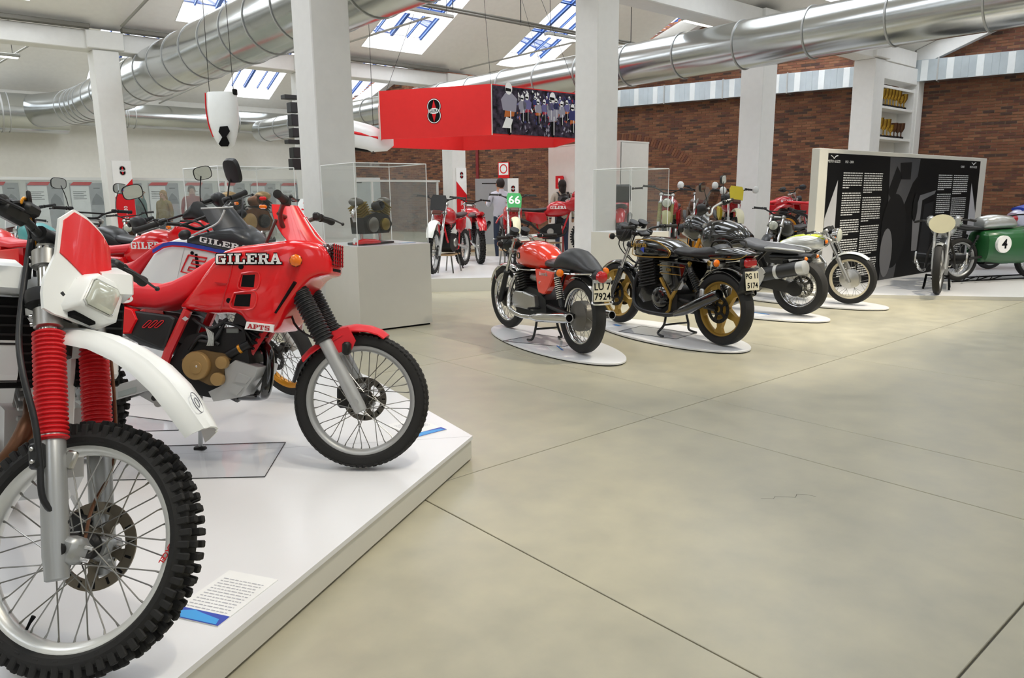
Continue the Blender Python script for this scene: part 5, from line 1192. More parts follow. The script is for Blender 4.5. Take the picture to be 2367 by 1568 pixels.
# ---------------------------------------------------------------- white enduro in the foreground, bars on full lock
def white_enduro():
    r = thing('motorcycle', 'white enduro with red fork bellows and red headlamp mask, nearest the camera', 'motorcycle', (.263, 2.946, .13), math.radians(-90.6), math.radians(8.9))
    rk = math.radians(27); ax = Vector((-math.sin(rk), 0, math.cos(rk))); fwv = Vector((math.cos(rk), 0, math.sin(rk))); fa = Vector((.735, 0, .345)); head = fa-fwv*.03; S = steer(head, rk, math.radians(45))
    WA = mat('white_anodised_rim', '#dfe0dc', .3, .35); SL = mat('fork_grey', '#a9abab', .33, .5)
    fwo = wheel(r, 'front_wheel', S @ Matrix.Translation(fa), .345, .098, .072, WA, knob=64, n=36, disc=.123, side=1, hub_m=DARKM, disc_m=mat('disc_bronze', '#7d7568', .35, .85), seg=96)
    me = text_mesh('rim_decal', 'EXCEL', .019, RPRINT, .0004, bold=.0005)
    me.transform(Matrix.Translation((.262, -.0335, .055)) @ Matrix.Rotation(math.radians(12), 4, 'Y') @ Matrix(((0, 1, 0, 0), (0, 0, -1, 0), (-1, 0, 0, 0), (0, 0, 0, 1)))); link('rim_decal', me, fwo)
    MB().tube([(-.06, 0, -.25), (-.058, 0, -.225), (-.054, 0, -.205)], [.004, .004, .0065], 8).obj('tyre_valve', BPRINT, fwo)
    GL = mat('red_bellows', '#d81e26', .38)
    for s in (1, -1):
        b = fa+Vector((0, s*.1, 0))
        MB().lathe([(.024, -.085), (.029, -.082), (.03, -.05), (.033, -.02), (.033, .28), (.031, .285), (.031, .3), (.02, .302)], b, ax, 28, S).obj('fork_slider', SL, r)
        gaiter(b+ax*.285, b+ax*.60, .042, .042, 24, .17).obj('fork_bellows', GL, r).data.transform(S)
        MB().lathe([(.036, 0), (.037, .012), (.036, .014)], b+ax*.287, ax, 20, S).obj('bellows_clamp', ALU, r)
        MB().cyl(b+ax*.30, b+ax*.86, .0235, 22, S).obj('fork_tube', CHROME, r)
        for k, (d, h) in enumerate(((.61, .06), (.795, .055))):
            mb = MB(); mb.lathe([(.03, 0), (.037, .004), (.037, h-.004), (.03, h)], b+ax*d, ax, 22, S); cl = mb.obj('fork_clamp', ALU, r)
            for q in (.3, .7): MB().lathe([(.007, 0), (.007, .006), (.004, .0065), (0, .004)], b+ax*(d+h*q)+Vector((0, s*.012, 0))-fwv*.037, -fwv+Vector((0, s*.4, 0)), 10, S).obj('clamp_bolt', CHROME, cl)
        MB().lathe([(.024, 0), (.026, .005), (.018, .02), (.0, .022)], b+ax*.86, ax, 18, S).obj('fork_cap', ALU, r)
        # axle boss
        MB().box((0, 0, 0), (.055, .07, .07), S @ Matrix.Translation(fa+Vector((.03, s*.075, .0))), b=.012).obj('axle_boss', SL, r)
        ab = MB().lathe([(.018, 0), (.018, .01), (.009, .011), (.009, .004), (0, .004)], fa+Vector((0.02, s*.108, 0)), (0, s, 0), 16, S).obj('axle_end', DARKM, r)
        for z in (-.016, .016): MB().cyl(fa+Vector((.045, s*.07, z)), fa+Vector((.075, s*.06, z)), .006, 10, S).obj('axle_bolt', CHROME, r)
    for d, w in ((.61, .14), (.80, .14)):
        R4 = Matrix.Translation(fa+ax*(d+.028)-fwv*.03) @ Matrix.Rotation(-rk, 4, 'Y')
        MB().box((0, 0, 0), (.06, w, .05), S @ R4, b=.012).obj('triple_clamp', ALU, r)
    MB().lathe([(.026, -.04), (.03, 0), (.03, .2), (.026, .24)], fa+ax*.6-fwv*.05, ax, 18, None).obj('steering_head', DARKM, r)
    # caliper, hose and its guides
    MB().box((.66, .07, .36), (.07, .045, .12), S, b=.015).obj('brake_caliper', BLACKP, r); MB().cyl(fa+Vector((.02, -.06, 0)), fa+Vector((.02, -.02, .0)), .034, 18, S).obj('speedo_drive', BLACKP, r)
    pipe(r, 'brake_hose', [fa+Vector((-.05, -.1, .02))+ax*.92, fa+ax*.62+Vector((-.06, -.14, 0)), fa+ax*.48+Vector((-.03, -.175, 0)), fa+ax*.33+Vector((.0, -.165, 0)), fa+ax*.22+Vector((0, -.15, 0)), fa+ax*.12+Vector((.0, -.14, 0)), fa+ax*.07+Vector((.03, -.09, 0))], .0085, BLACKP, 10, S)
    hc = MB().box((0, 0, 0), (.03, .045, .07), S @ Matrix.Translation(fa+ax*.235+Vector((-.012, -.14, 0))) @ Matrix.Rotation(-rk, 4, 'Y'), b=.006).obj('hose_bracket', BLACKP, r)
    for q in (-.017, .017): MB().lathe([(.007, 0), (.006, .005), (0, .006)], fa+ax*(.235+q)+Vector((-.012, -.162, 0)), (0, -1, 0), 10, S).obj('bracket_screw', CHROME, hc)
    pipe(r, 'speedometer_cable', [fa+ax*.7+Vector((.02, .15, 0)), fa+ax*.4+Vector((.03, .15, 0)), fa+ax*.24+Vector((.03, .12, 0)), fa+ax*.12+Vector((.03, .02, 0)), fa+Vector((.03, -.04, .03))], .005, COPPER, 8, S)
    MB().box((0, 0, 0), (.03, .02, .05), S @ Matrix.Translation(fa+ax*.245+Vector((.04, -.08, 0))), b=.005).obj('cable_clip', ALU, r)
    # high front mudguard
    pts = [(.40, .885, .06), (.45, .908, .085), (.52, .922, .095), (.60, .926, .1), (.69, .913, .1), (.77, .89, .098), (.85, .852, .092), (.91, .812, .082), (.955, .777, .07), (.985, .752, .055)]
    rings = []; n = len(pts)
    for i, (x, z, w) in enumerate(pts):
        a, b = pts[max(i-1, 0)], pts[min(i+1, n-1)]; t = Vector((b[0]-a[0], 0, b[1]-a[1])).normalized(); nr = Vector((-t.z, 0, t.x)); P = Vector((x, 0, z))
        up = []
        for f in (-1, -.97, -.78, -.72, -.5, -.4, 0, .4, .5, .72, .78, .97, 1):
            h = {1: -.058, .97: -.04, .78: -.022, .72: -.012, .5: -.008, .4: 0., 0: .004}[abs(f)]
            up.append(P+nr*h+Vector((0, f*w, 0)))
        rings.append(up+[p-nr*.006 for p in reversed(up)])
    fd = MB().loft(rings, S).obj('front_fender', WPL, r, smooth=40)
    el = lambda q: [Vector((.925, q*.024*math.cos(a)-.03, .805))+Vector((.033*q*math.sin(a)*.72, 0, -.033*q*math.sin(a)*.69)) for a in [2*PI*k/20 for k in range(20)]]
    for q in (1, .45): MB().tube(el(q), .0012, 4, S, closed=True).obj('fender_emblem', mat('grey_ink', '#5a5a68', .5), fd)
    # headlamp mask on the fork: y across, t along the fork axis
    def mk(y, t, off=0.): return fa+ax*t+fwv*(.068-1.0*y*y+off)+Vector((0, y, 0))
    white = [(-.06, .99), (-.112, .94), (-.128, .823), (-.165, .735), (-.172, .69), (-.17, .643), (-.141, .632), (-.068, .625), (.015, .624), (.05, .64), (.12, .70), (.135, .77), (.133, .81), (.136, .94), (.08, .967), (-.005, .987)]
    red = [(-.062, .979), (-.101, .937), (-.118, .826), (-.033, .778), (-.02, .823), (0, .838), (.069, .834), (.122, .795), (.127, .845), (.127, .937), (.077, .957), (-.005, .975)]
    def mask_plate(poly, off, th, name, m, parent, smooth=35):
        bm = bmesh.new(); vs = [bm.verts.new((y, t, 0)) for y, t in poly]; f = bm.faces.new(vs); bmesh.ops.triangulate(bm, faces=[f])
        for k in range(3): bmesh.ops.subdivide_edges(bm, edges=[e for e in bm.edges if e.calc_length() > .03], cuts=1, use_grid_fill=False); bmesh.ops.triangulate(bm, faces=bm.faces)
        vv = [v.co.copy() for v in bm.verts]; ff = [[v.index for v in f.verts] for f in bm.faces]; bm.verts.index_update()
        ff = [tuple(v.index for v in f.verts) for f in bm.faces]; edges = [(e.verts[0].index, e.verts[1].index) for e in bm.edges if len(e.link_faces) == 1]; bm.free()
        A = [mk(c.x, c.y, off) for c in vv]; B = [mk(c.x, c.y, off-th) for c in vv]; k = len(vv)
        mb = MB(); mb.add(A+B, ff+[tuple(i+k for i in reversed(f)) for f in ff]+[(a, b, b+k, a+k) for a, b in edges], S); return mb.obj(name, m, parent, smooth=smooth)
    wm = mask_plate(white, 0, .008, 'headlamp_mask', WPL, r)
    mask_plate(red, .0035, .006, 'red_number_panel', mat('signal_red', '#e3161c', .25, coat=.4), r)
    # protruding lamp housing and lens
    hs = [(-.035, .785), (.05, .785), (.11, .755), (.05, .64), (.0, .628), (-.115, .65), (-.12, .665), (-.07, .76)]
    a = [S @ mk(y, t, 0) for y, t in hs]; cy = sum(p[0] for p in hs)/8; ct = sum(p[1] for p in hs)/8
    b = [S @ mk(cy+(y-cy)*.92, ct+(t-ct)*.92, .045) for y, t in hs]; c = [S @ mk(cy+(y-cy)*.8, ct+(t-ct)*.8, .052) for y, t in hs]
    MB().loft([a, b, c]).obj('lamp_housing', WPL, r, smooth=50)
    ln = [(-.05, .75), (.045, .75), (.06, .735), (.01, .66), (-.005, .652), (-.09, .662), (-.096, .675), (-.062, .743)]
    MB().loft([[S @ mk(y, t, .05) for y, t in ln], [S @ mk(y, t, .056) for y, t in ln], [S @ mk(-.02+(y+.02)*.8, .705+(t-.705)*.8, .061) for y, t in ln]]).obj('headlamp_lens', LENS, r, smooth=50)
    MB().tube([S @ mk(-.02+(y+.02)*1.06, .705+(t-.705)*1.06, .052) for y, t in ln], .003, 5, closed=True).obj('lens_rim', ALUM, r)
    MB().loft([[S @ mk(y, t, q) for y, t in ((-.10, .648), (-.02, .638), (-.02, .626), (-.10, .634))] for q in (.001, .02)]).obj('mask_vent', BPRINT, r, smooth=0)
    MB().lathe([(.012, -.002), (.012, .004), (.0075, .0045), (.0075, -.001), (0, -.001)], mk(-.06, .752, .0), fwv, 16, S).obj('mask_bolt', BPRINT, r)
    MB().lathe([(.055, -.02), (.058, 0), (.055, .02)], fa+ax*.70+Vector((0, -.1, 0)), ax, 20, S).obj('mask_strap', BLACKP, r)
    # bars, levers and cables
    handlebar(r, S, (.34, 0, 1.1), .40, .075, .03, .0, .0115, BLACKP, brace=True)
    MB().cyl((.34, .14, 1.142), (.34, -.14, 1.142), .024, 12, S).obj('bar_pad', BLACKP, r)
    MB().box((.325, -.24, 1.16), (.045, .1, .05), S, b=.012).obj('throttle_housing', BLACKP, r); MB().box((.33, -.2, 1.19), (.05, .06, .035), S, b=.01).obj('brake_reservoir', BLACKP, r)
    for k in range(4): MB().tube(spline([(.34, -.3+.03*k, 1.17+.01*k), (.33, -.22, 1.17+.02*k), (.29, -.1, 1.12+.01*k), (.27, -.02+.03*k, 1.0)], 5), .006 if k != 2 else .004, 6, S).obj('control_cable', BLACKP if k != 2 else GOLDR, r)
    # tank, shrouds, radiators
    MB().body([(-.25, .09, .86, .94), (-.1, .13, .85, 1.02), (.08, .15, .84, 1.07), (.25, .14, .86, 1.07), (.36, .09, .9, 1.04), (.4, .05, .93, 1.0)], 18, p=3).obj('fuel_tank', WPL, r, smooth=50)
    for s in (1, -1):
        rd = MB().box((.34, s*.115, .85), (.04, .13, .27), b=.006).obj('radiator', BPRINT, r, smooth=0)
        for k in range(9): MB().box((.362, s*.115, .74+k*.0275), (.006, .122, .006)).obj('radiator_fin', BLACKP, rd, smooth=0)
        MB().slab([(.42, 1.02), (.40, 1.08), (.2, 1.09), (.0, 1.0), (.1, .93), (.3, .98)], s*.1, s*.185, bulge=s*.008).obj('tank_shroud', WPL, r, smooth=30)
        MB().slab([(.36, .86), (.38, .76), (.3, .66), (.1, .62), (.0, .68), (.15, .8)], s*.1, s*.165, bulge=s*.008).obj('lower_shroud', WPL, r, smooth=30)
        MB().slab([(-.15, .86), (-.5, .88), (-.55, .72), (-.2, .62)], s*.1, s*.15, bulge=s*.008).obj('side_panel', WPL, r, smooth=30)
        MB().tube([(.38, s*.03, .95), (.3, s*.05, .5), (.15, s*.08, .3), (-.2, s*.09, .32)], .018, 8).obj('frame_tube', mat('frame_white', '#d9d9d6', .35), r)
        MB().slab([(-.18, .36), (-.2, .44), (-.5, .38), (-.8, .34), (-.8, .28), (-.5, .31)], s*.075, s*.105).obj('swingarm', ALUM, r, smooth=30)
    MB().body([(.08, .07, 1.0, 1.07), (-.1, .12, .93, 1.03), (-.4, .13, .9, .99), (-.8, .1, .92, .98)], 16).obj('seat', REDS, r, smooth=60)
    crank(r, [(.22, .62), (.27, .4), (.15, .3), (-.15, .3), (-.22, .42), (-.05, .6)], .11, ALUM, ALU, ((0, .44, .075, 1, .03), (0, .44, .075, -1, .03)))
    fins(r, (.15, 0, .56), (.14, .16, .18), 5, .3, ALUM); pipe(r, 'exhaust_pipe', [(.2, -.04, .68), (.34, -.06, .6), (.36, -.11, .5), (.25, -.15, .45), (-.1, -.14, .5), (-.5, -.15, .72)], [.022]*5+[.03]*21, COPPER, 14)
    wheel(r, 'rear_wheel', Matrix.Translation((-.735, 0, .325)), .31, .12, .085, WA, knob=44, fine=False, n=24)
    fender(r, 'rear_fender', Matrix.Translation((-.735, 0, .45)), .42, .18, 75, 150, WPL)
    MB().tube([(-.1, .1, .33), (-.12, .24, .03)], .012, 8).obj('side_stand', ALUM, r)
white_enduro()
# ================================================================== PLINTHS, CASES, SIGNS AND WALL DISPLAYS
def plinth_case(M0, R0, side, h, top, label, clabel, inset=.015):
    """square white plinth with a clear five sided acrylic case on it; M0 near corner, R0 next corner to the right"""
    a = Vector((*M0, 0)); u = Vector((R0[0]-M0[0], R0[1]-M0[1], 0)); W = u.length; u.normalize(); v = Vector((-u.y, u.x, 0))
    r = thing('plinth', label, 'plinth', a)
    q = lambda x, y, z: u*x+v*y+Vector((0, 0, z))
    MB().loft([[q(.02, .02, 0), q(W-.02, .02, 0), q(W-.02, side-.02, 0), q(.02, side-.02, 0)], [q(.02, .02, .02), q(W-.02, .02, .02), q(W-.02, side-.02, .02), q(.02, side-.02, .02)]]).obj('recessed_foot', BPRINT, r, smooth=0)
    MB().loft([[q(0, 0, z), q(W, 0, z), q(W, side, z), q(0, side, z)] for z in (.02, h-.002)]).obj('plinth_body', PLATS, r, smooth=0)
    MB().loft([[q(0, 0, z), q(W, 0, z), q(W, side, z), q(0, side, z)] for z in (h-.002, h)]).obj('plinth_top', PLATW, r, smooth=0)
    c = thing('acrylic_case', clabel, 'display case', a+Vector((0, 0, h)))
    i = inset; H = top-h; P = [(i, i), (W-i, i), (W-i, side-i), (i, side-i)]
    for k in range(4):
        p0, p1 = P[k], P[(k+1) % 4]
        MB().poly([q(*p0, .002), q(*p1, .002), q(*p1, H), q(*p0, H)]).obj('pane', ACRYL, c, smooth=0)
        MB().tube([q(*p0, .002), q(*p0, H)], .0055, 4).obj('case_edge', ACRE, c, smooth=0)
        MB().tube([q(*p0, H), q(*p1, H)], .005, 4).obj('case_edge', ACRE, c, smooth=0)
    MB().poly([q(*p, H) for p in P]).obj('pane', ACRYL, c, smooth=0)
    return r, u, v, a
r1, u1, v1, a1 = plinth_case((3.783, 6.846), (4.651, 6.79), .87, .905, 1.75, 'white square plinth with an engine case beside the red motorcycle nose', 'clear acrylic case over a chrome and yellow engine')
r2, u2, v2, a2 = plinth_case((7.63, 6.47), (8.39, 6.43), .75, .905, 1.75, 'white square plinth behind the black and gold motorcycle', 'clear empty acrylic case behind the black and gold motorcycle')
r3, u3, v3, a3 = plinth_case((2.83, 8.0), (3.73, 8.06), .95, .905, 1.74, 'white square plinth behind the white tanked enduro', 'clear acrylic case over a dark bronze engine')
def small_engine(name, label, p, s, a_m, b_m, c_m, rz=.6):
    r = thing(name, label, 'engine', p, rz)
    MB().box((0, 0, .012*s), (.5*s, .26*s, .024*s), b=.004).obj('display_foot', ENGB, r, smooth=0)
    for x in (-.15, .15): MB().cyl((x*s, 0, .02*s), (x*s, 0, .12*s), .02*s, 10).obj('support_post', CHROME, r)
    MB().slab([(-.2*s, .12*s), (.2*s, .12*s), (.26*s, .22*s), (.2*s, .32*s), (0, .36*s), (-.22*s, .3*s)], -.1*s, .1*s).obj('crankcase', c_m, r, smooth=30)
    for x, z, q, sd, m in ((-.08, .22, .085, -1, a_m), (.12, .22, .07, -1, b_m), (-.08, .22, .085, 1, a_m), (.12, .23, .06, 1, b_m)): MB().lathe([(q*s, 0), (q*s, .03*s), (q*.7*s, .045*s), (0, .045*s)], (x*s, sd*.1*s, z*s), (0, sd, 0), 20).obj('engine_cover', m, r)
    for x, t in ((-.12, -.5), (.14, .5)):
        fins(r, (x*s, 0, .3*s), (.16*s, .17*s, .17*s), 6, t, b_m, 'cylinder'); MB().ball(((x+math.sin(t)*.2)*s, 0, (.3+.2*math.cos(t))*s), (.09*s, .08*s, .05*s)).obj('cylinder_head', a_m, r)
    MB().lathe([(.05*s, 0), (.06*s, .08*s), (.045*s, .1*s), (.04*s, .06*s)], (.02*s, -.05*s, .42*s), (.3, -1, .2), 18).obj('intake_trumpet', c_m, r)
    pipe(r, 'exhaust_stub', [(-.25*s, -.04*s, .42*s), (-.33*s, -.06*s, .36*s), (-.32*s, -.07*s, .26*s)], .022*s, CHROME)
    return r
small_engine('engine_display', 'chrome and yellow engine on a black stand inside the acrylic case', a1+u1*.33+v1*.34+Vector((0, 0, .907)), .95, mat('aged_alloy', '#75726a', .35, .8), mat('yellow_cast', '#7d681f', .4, .6), DARKM, .3)
small_engine('engine_display', 'dark bronze engine on a stand behind the white tanked enduro', a3+u3*.48+v3*.4+Vector((0, 0, .907)), 1.1, BRONZE, DARKM, COPPER, .4)
info_card((a1+u1*.68+v1*.3).to_2d(), 0, .2, .28, .906, 'white info card inside the engine case', 0)
# red scale model and helmet inside the first case
hm = thing('model_racer', 'small red and white racing model inside the engine case', 'model', a1+u1*.2+v1*.18+Vector((0, 0, .906)), .1)
MB().body([(-.16, .03, .01, .04), (-.05, .045, .01, .07), (.1, .04, .01, .06), (.17, .02, .015, .04)], 12).obj('body', RED, hm, smooth=60)
MB().ball((-.14, 0, .045), (.03, .03, .04)).obj('tail', WPL, hm)

# ---- hexagonal hanging sign
HC6, HS, HZ0, HZ1 = Vector((9.99, 12.77, 0)), 2.3, 2.5, 3.39
sg = thing('hanging_sign', 'red hexagonal hanging sign with a round emblem and a race photograph', 'sign', (HC6.x, HC6.y, HZ0))
SGR = mat('sign_red', '#e22f2e', .5, spec=.3); vs6 = [Vector((HS*math.cos(4.18-k*PI/3), HS*math.sin(4.18-k*PI/3), 0)) for k in range(6)]
faces = []
for k in range(6):
    a, b = vs6[k], vs6[(k+1) % 6]; h = HZ1-HZ0; ai, bi = a*.985, b*.985
    mb = MB(); mb.loft([[a, b, bi, ai], [a+Vector((0, 0, h)), b+Vector((0, 0, h)), bi+Vector((0, 0, h)), ai+Vector((0, 0, h))]]); mb.obj('sign_panel', SGR, sg, smooth=0)
    mb = MB(); mb.tube([a, a+Vector((0, 0, h))], .012, 4); mb.obj('corner_strip', PLATS, sg, smooth=0)
def face_frame(k, zc):   # frame on panel k: x along the panel as read from outside
    a, b = vs6[k], vs6[(k+1) % 6]; m = (a+b)/2; out = Vector((m.x, m.y, 0)).normalized(); x = Vector((0, 0, 1)).cross(out)
    return frame(m+out*.006+Vector((0, 0, zc)), x, (0, 0, 1))
def emblem(parent, M, R, name='emblem'):
    """two interlocked rings, black, white edged, a red diamond and a word band"""
    def put(mb, m, nm, z): return link(nm, mb.mesh(nm, m, 0), parent, mw=M @ Matrix.Translation((0, 0, z)))
    disc = lambda cy, q, n=28: [(q*math.cos(2*PI*i/n), cy+q*math.sin(2*PI*i/n), 0) for i in range(n)]
    for cy in (R*.62, -R*.62): put(MB().poly(disc(cy, R*1.06)), BPRINT, name+'_rim', .000)
    for cy in (R*.62, -R*.62): put(MB().poly(disc(cy, R)), WPRINT, name+'_ring', .0012)
    for cy in (R*.62, -R*.62): put(MB().poly(disc(cy, R*.9)), BPRINT, name+'_disc', .0024)
    put(MB().poly([(0, R*1.5, 0), (R*.42, 0, 0), (0, -R*1.5, 0), (-R*.42, 0, 0)]), RPRINT, name+'_diamond', .0036)
    put(MB().poly([(-R*.86, 0, 0), (-R*.6, R*.26, 0), (-R*.2, R*.38, 0), (R*.2, R*.38, 0), (R*.6, R*.26, 0), (R*.86, 0, 0), (R*.6, -R*.26, 0), (R*.2, -R*.38, 0), (-R*.2, -R*.38, 0), (-R*.6, -R*.26, 0)]), WPRINT, name+'_band', .0048)
    me = text_mesh('emblem_word', 'GILERA', R*.52, BPRINT, .0002, bold=R*.012); me.transform(Matrix.Diagonal((.82, 1.15, 1, 1))); link('emblem_word', me, parent, mw=M @ Matrix.Translation((0, 0, .006)))
emblem(sg, face_frame(0, (HZ1-HZ0)*.53), .135)
# race photograph on the right hand panel: dark scene with riders, printed flat
def photo_print():
    m = bpy.data.materials.new('race_photo'); m.use_nodes = True; nt = m.node_tree; b = nt.nodes['Principled BSDF']; b.inputs['Roughness'].default_value = .6; b.inputs['Specular IOR Level'].default_value = .15
    tc = nt.nodes.new('ShaderNodeTexCoord'); sp = nt.nodes.new('ShaderNodeSeparateXYZ'); nt.links.new(tc.outputs['Object'], sp.inputs[0])
    n = nt.nodes.new('ShaderNodeTexNoise'); n.inputs['Scale'].default_value = 9; n.inputs['Detail'].default_value = 8; nt.links.new(tc.outputs['Object'], n.inputs['Vector'])
    r = nt.nodes.new('ShaderNodeValToRGB'); e = r.color_ramp.elements; e[0].position = .35; e[0].color = (.004, .004, .006, 1); e[1].position = .8; e[1].color = (.11, .085, .13, 1)
    nt.links.new(n.outputs['Fac'], r.inputs['Fac']); nt.links.new(r.outputs['Color'], b.inputs['Base Color']); return m
PHO = photo_print(); Mf = face_frame(5, 0); Wp = HS
ph = MB(); h = HZ1-HZ0; ph.add([(-Wp/2+.01, .03, 0), (Wp/2-.01, .03, 0), (Wp/2-.01, h-.02, 0), (-Wp/2+.01, h-.02, 0)], [(0, 1, 2, 3)]); pho = link('race_photograph', ph.mesh('race_photograph', PHO, 0), sg, mw=Mf @ Matrix.Translation((0, 0, .001)))
rn = random.Random(11)
def flat_rider(x, y, s, cols):
    def poly(pts, m, z, nm): link(nm, MB().poly([(x+px*s, y+py*s, 0) for px, py in pts]).mesh(nm, m, 0), pho, mw=Matrix.Translation((0, 0, z)))
    el = lambda cx, cy, rx, ry, n=14: [(cx+rx*math.cos(2*PI*i/n), cy+ry*math.sin(2*PI*i/n)) for i in range(n)]
    poly(el(0, -.42, .1, .24), BPRINT, .002, 'printed_wheel'); poly([(-.16, -.25), (.14, -.22), (.18, .0), (-.12, .02)], cols[1], .0025, 'printed_fairing')
    poly([(-.2, -.1), (.2, -.12), (.24, .18), (.08, .3), (-.12, .3), (-.26, .14)], cols[0], .003, 'printed_rider'); poly(el(-.02, .4, .11, .14), WPRINT, .0035, 'printed_helmet'); poly([(-.12, .34), (.06, .33), (.05, .4), (-.12, .41)], BPRINT, .004, 'printed_visor')
    poly([(.02, -.1), (.05, -.1), (.05, -.6), (.02, -.6)], WPRINT, .0042, 'printed_fork')
ink = [mat('ink_blue', '#2b2f6a', .5), mat('ink_violet', '#6d6a9a', .5), mat('ink_crimson', '#a8203a', .5), mat('ink_grey', '#9a98a6', .5), mat('ink_orange', '#c06a2a', .5)]
for x, y, s in ((-.74, .46, .78), (-.42, .53, .42), (-.3, .55, .44), (-.02, .5, .4), (.14, .52, .36), (.36, .3, .7), (.3, .56, .36), (.45, .58, .32), (.6, .5, .4), (.74, .56, .34), (.9, .42, .48), (-.1, .62, .26), (.2, .66, .22), (.55, .68, .22), (.8, .7, .22)):
    flat_rider(x, max(y, .6*s+.06), s, (rn.choice(ink[:4]), rn.choice(ink[2:])))
for k, (m, lo, hi, n) in enumerate(((ink[1], .3, .82, 60), (ink[2], .25, .78, 45), (WPRINT, .35, .84, 45), (ink[0], .2, .8, 70), (ink[4], .3, .6, 20), (ink[3], .05, .3, 25))):
    mb = MB()
    for i in range(n):
        x, y = rn.uniform(-.55, 1.1), rn.uniform(lo, hi); a, b = rn.uniform(.008, .035), rn.uniform(.012, .05); d = rn.uniform(-.02, .02)
        mb.poly([(x, y-b, 0), (x+a, y+d, 0), (x+d, y+b, 0), (x-a, y-d, 0)])
    link('printed_crowd', mb.mesh('printed_crowd', m, 0), pho, mw=Matrix.Translation((0, 0, .0015+.00005*k)), kind='stuff')
link('printed_number_board', MB().poly([(-.92, .14, 0), (-.72, .14, 0), (-.66, .3, 0), (-.82, .34, 0)]).mesh('printed_number_board', WPRINT, 0), pho, mw=Matrix.Translation((0, 0, .005)))
for k in (0, 2, 4, 5):
    a = vs6[k]; MB().tube([a*.97+Vector((0, 0, HZ1-HZ0)), a*.55+Vector((0, 0, 3.2 if k != 2 else 2.9))], .005, 4).obj('suspension_cable', DARKM, sg)

# ---- glass partition between the far columns, panels on the end wall
gp = thing('glass_partition', 'glass partition with a pale rail in front of the end wall panels', 'partition', (0, 18.75, 0))
x = 2.0
FR = mat('partition_frame', '#d4d5d2', .5)
for x0, x1 in ((-1.0, 1.6), (1.65, 4.2), (4.25, 6.8), (6.85, 8.8), (8.85, 10.9), (10.95, 13.15)):
    MB().box(((x0+x1)/2, 0, .95), (x1-x0-.04, .012, 1.78)).obj('pane', GLASS, gp, smooth=0)
    MB().box((x1+.02, 0, .93), (.05, .05, 1.86)).obj('post', FR, gp, smooth=0)
MB().box((6.1, 0, 1.87), (14.3, .06, .06)).obj('top_rail', FR, gp, smooth=0); MB().box((6.1, 0, .03), (14.3, .06, .06)).obj('bottom_rail', FR, gp, smooth=0)
GREYP = mat('grey_poster', '#a9aaac', .6, var=.25, vscale=3)
k = 0; xx = 2.9
while xx < 15.4:
    lab = 'wall poster with a red top edge, number %s from the left on the end wall' % ('first second third fourth fifth sixth seventh eighth ninth tenth'.split()[k])
    p = thing('wall_poster', lab, 'poster', (xx, 29.58, .5), group='posters on the end wall')
    MB().box((.52, 0, .75), (1.04, .03, 1.5)).obj('board', GREYP, p, smooth=0)
    MB().box((.30, -.018, .7), (.56, .01, 1.38)).obj('white_panel', WPRINT, p, smooth=0)
    MB().add([(.0, -.03, 1.42), (.62, -.03, 1.42), (.70, -.03, 1.53), (.12, -.03, 1.53)], [(0, 1, 2, 3)]).obj('red_edge', RPRINT, p, smooth=0)
    for j in range(5): MB().box((.28-.04*(j % 2), -.025, 1.2-j*.06), (.4-.08*(j % 2), .004, .018)).obj('text_line', mat('ink_dark', '#55565a', .6), p, smooth=0)
    mb = MB(); mb.add([(.62, -.02, .75), (1.02, -.02, .75), (.95, -.02, 1.0), (.8, -.02, 1.15), (.66, -.02, .95)], [(0, 1, 2, 3, 4)]); mb.obj('printed_photo', mat('ink_mid', '#7e7f82', .6), p, smooth=0)
    MB().box((.82, -.02, 1.32), (.2, .004, .03)).obj('title_line', mat('ink_dark'), p, smooth=0)
    xx += 1.26; k += 1
# ---- banners on the columns
def banner(c, half, label, flip=False):
    b = thing('column_banner', label, 'banner', (c[0], c[1], 0))
    MB().box((0, 0, 1.12), (half*2, .012, 2.24)).obj('cloth', WPRINT, b, smooth=0)
    w = half; pts = [(-w, -.008, .02), (w, -.008, .02), (w, -.008, 1.86), (-w, -.008, 1.46)]
    if flip: pts = [(-w, -.008, 1.86), (-w, -.008, .02), (w, -.008, .02), (w, -.008, 1.46)]
    MB().poly(pts).obj('red_field', RPRINT, b, smooth=0)
    emblem(b, frame((0.01, -.009, 2.03), (1, 0, 0), (0, 0, 1)), .062)
    me = text_mesh('banner_text', "COLLEZIONE '70 - '80", .11, WPRINT, .0005, align='CENTER'); link('banner_text', me, b, mw=frame((0, -.011, .75), (0, 0, 1), (-1, 0, 0)))
banner((4.28+.06, 18.035), .19, 'red and white collection banner on the left column')
banner((13.48+.06, 18.035), .19, 'red and white collection banner on the far middle column', True)

# ---- black boxes beside the hidden column
sp = thing('speaker_stack', 'column of black boxes mounted beside the broad white column', 'loudspeaker', (8.28, 17.93, 2.1))
for k, (x, w, h) in enumerate(((.02, .26, .27), (.04, .22, .25), (0, .36, .1), (.05, .2, .22), (.06, .24, .27), (.05, .22, .24), (-.02, .36, .1))):
    z = (.14, .42, .68, .9, 1.2, 1.5, 1.74)[k]
    MB().box((x, 0, z), (w, .25, h), b=.01).obj('black_box', BLACKP, sp, smooth=0)
MB().box((.2, 0, 1.0), (.03, .1, 1.9)).obj('mounting_rail', ALUM, sp, smooth=0)
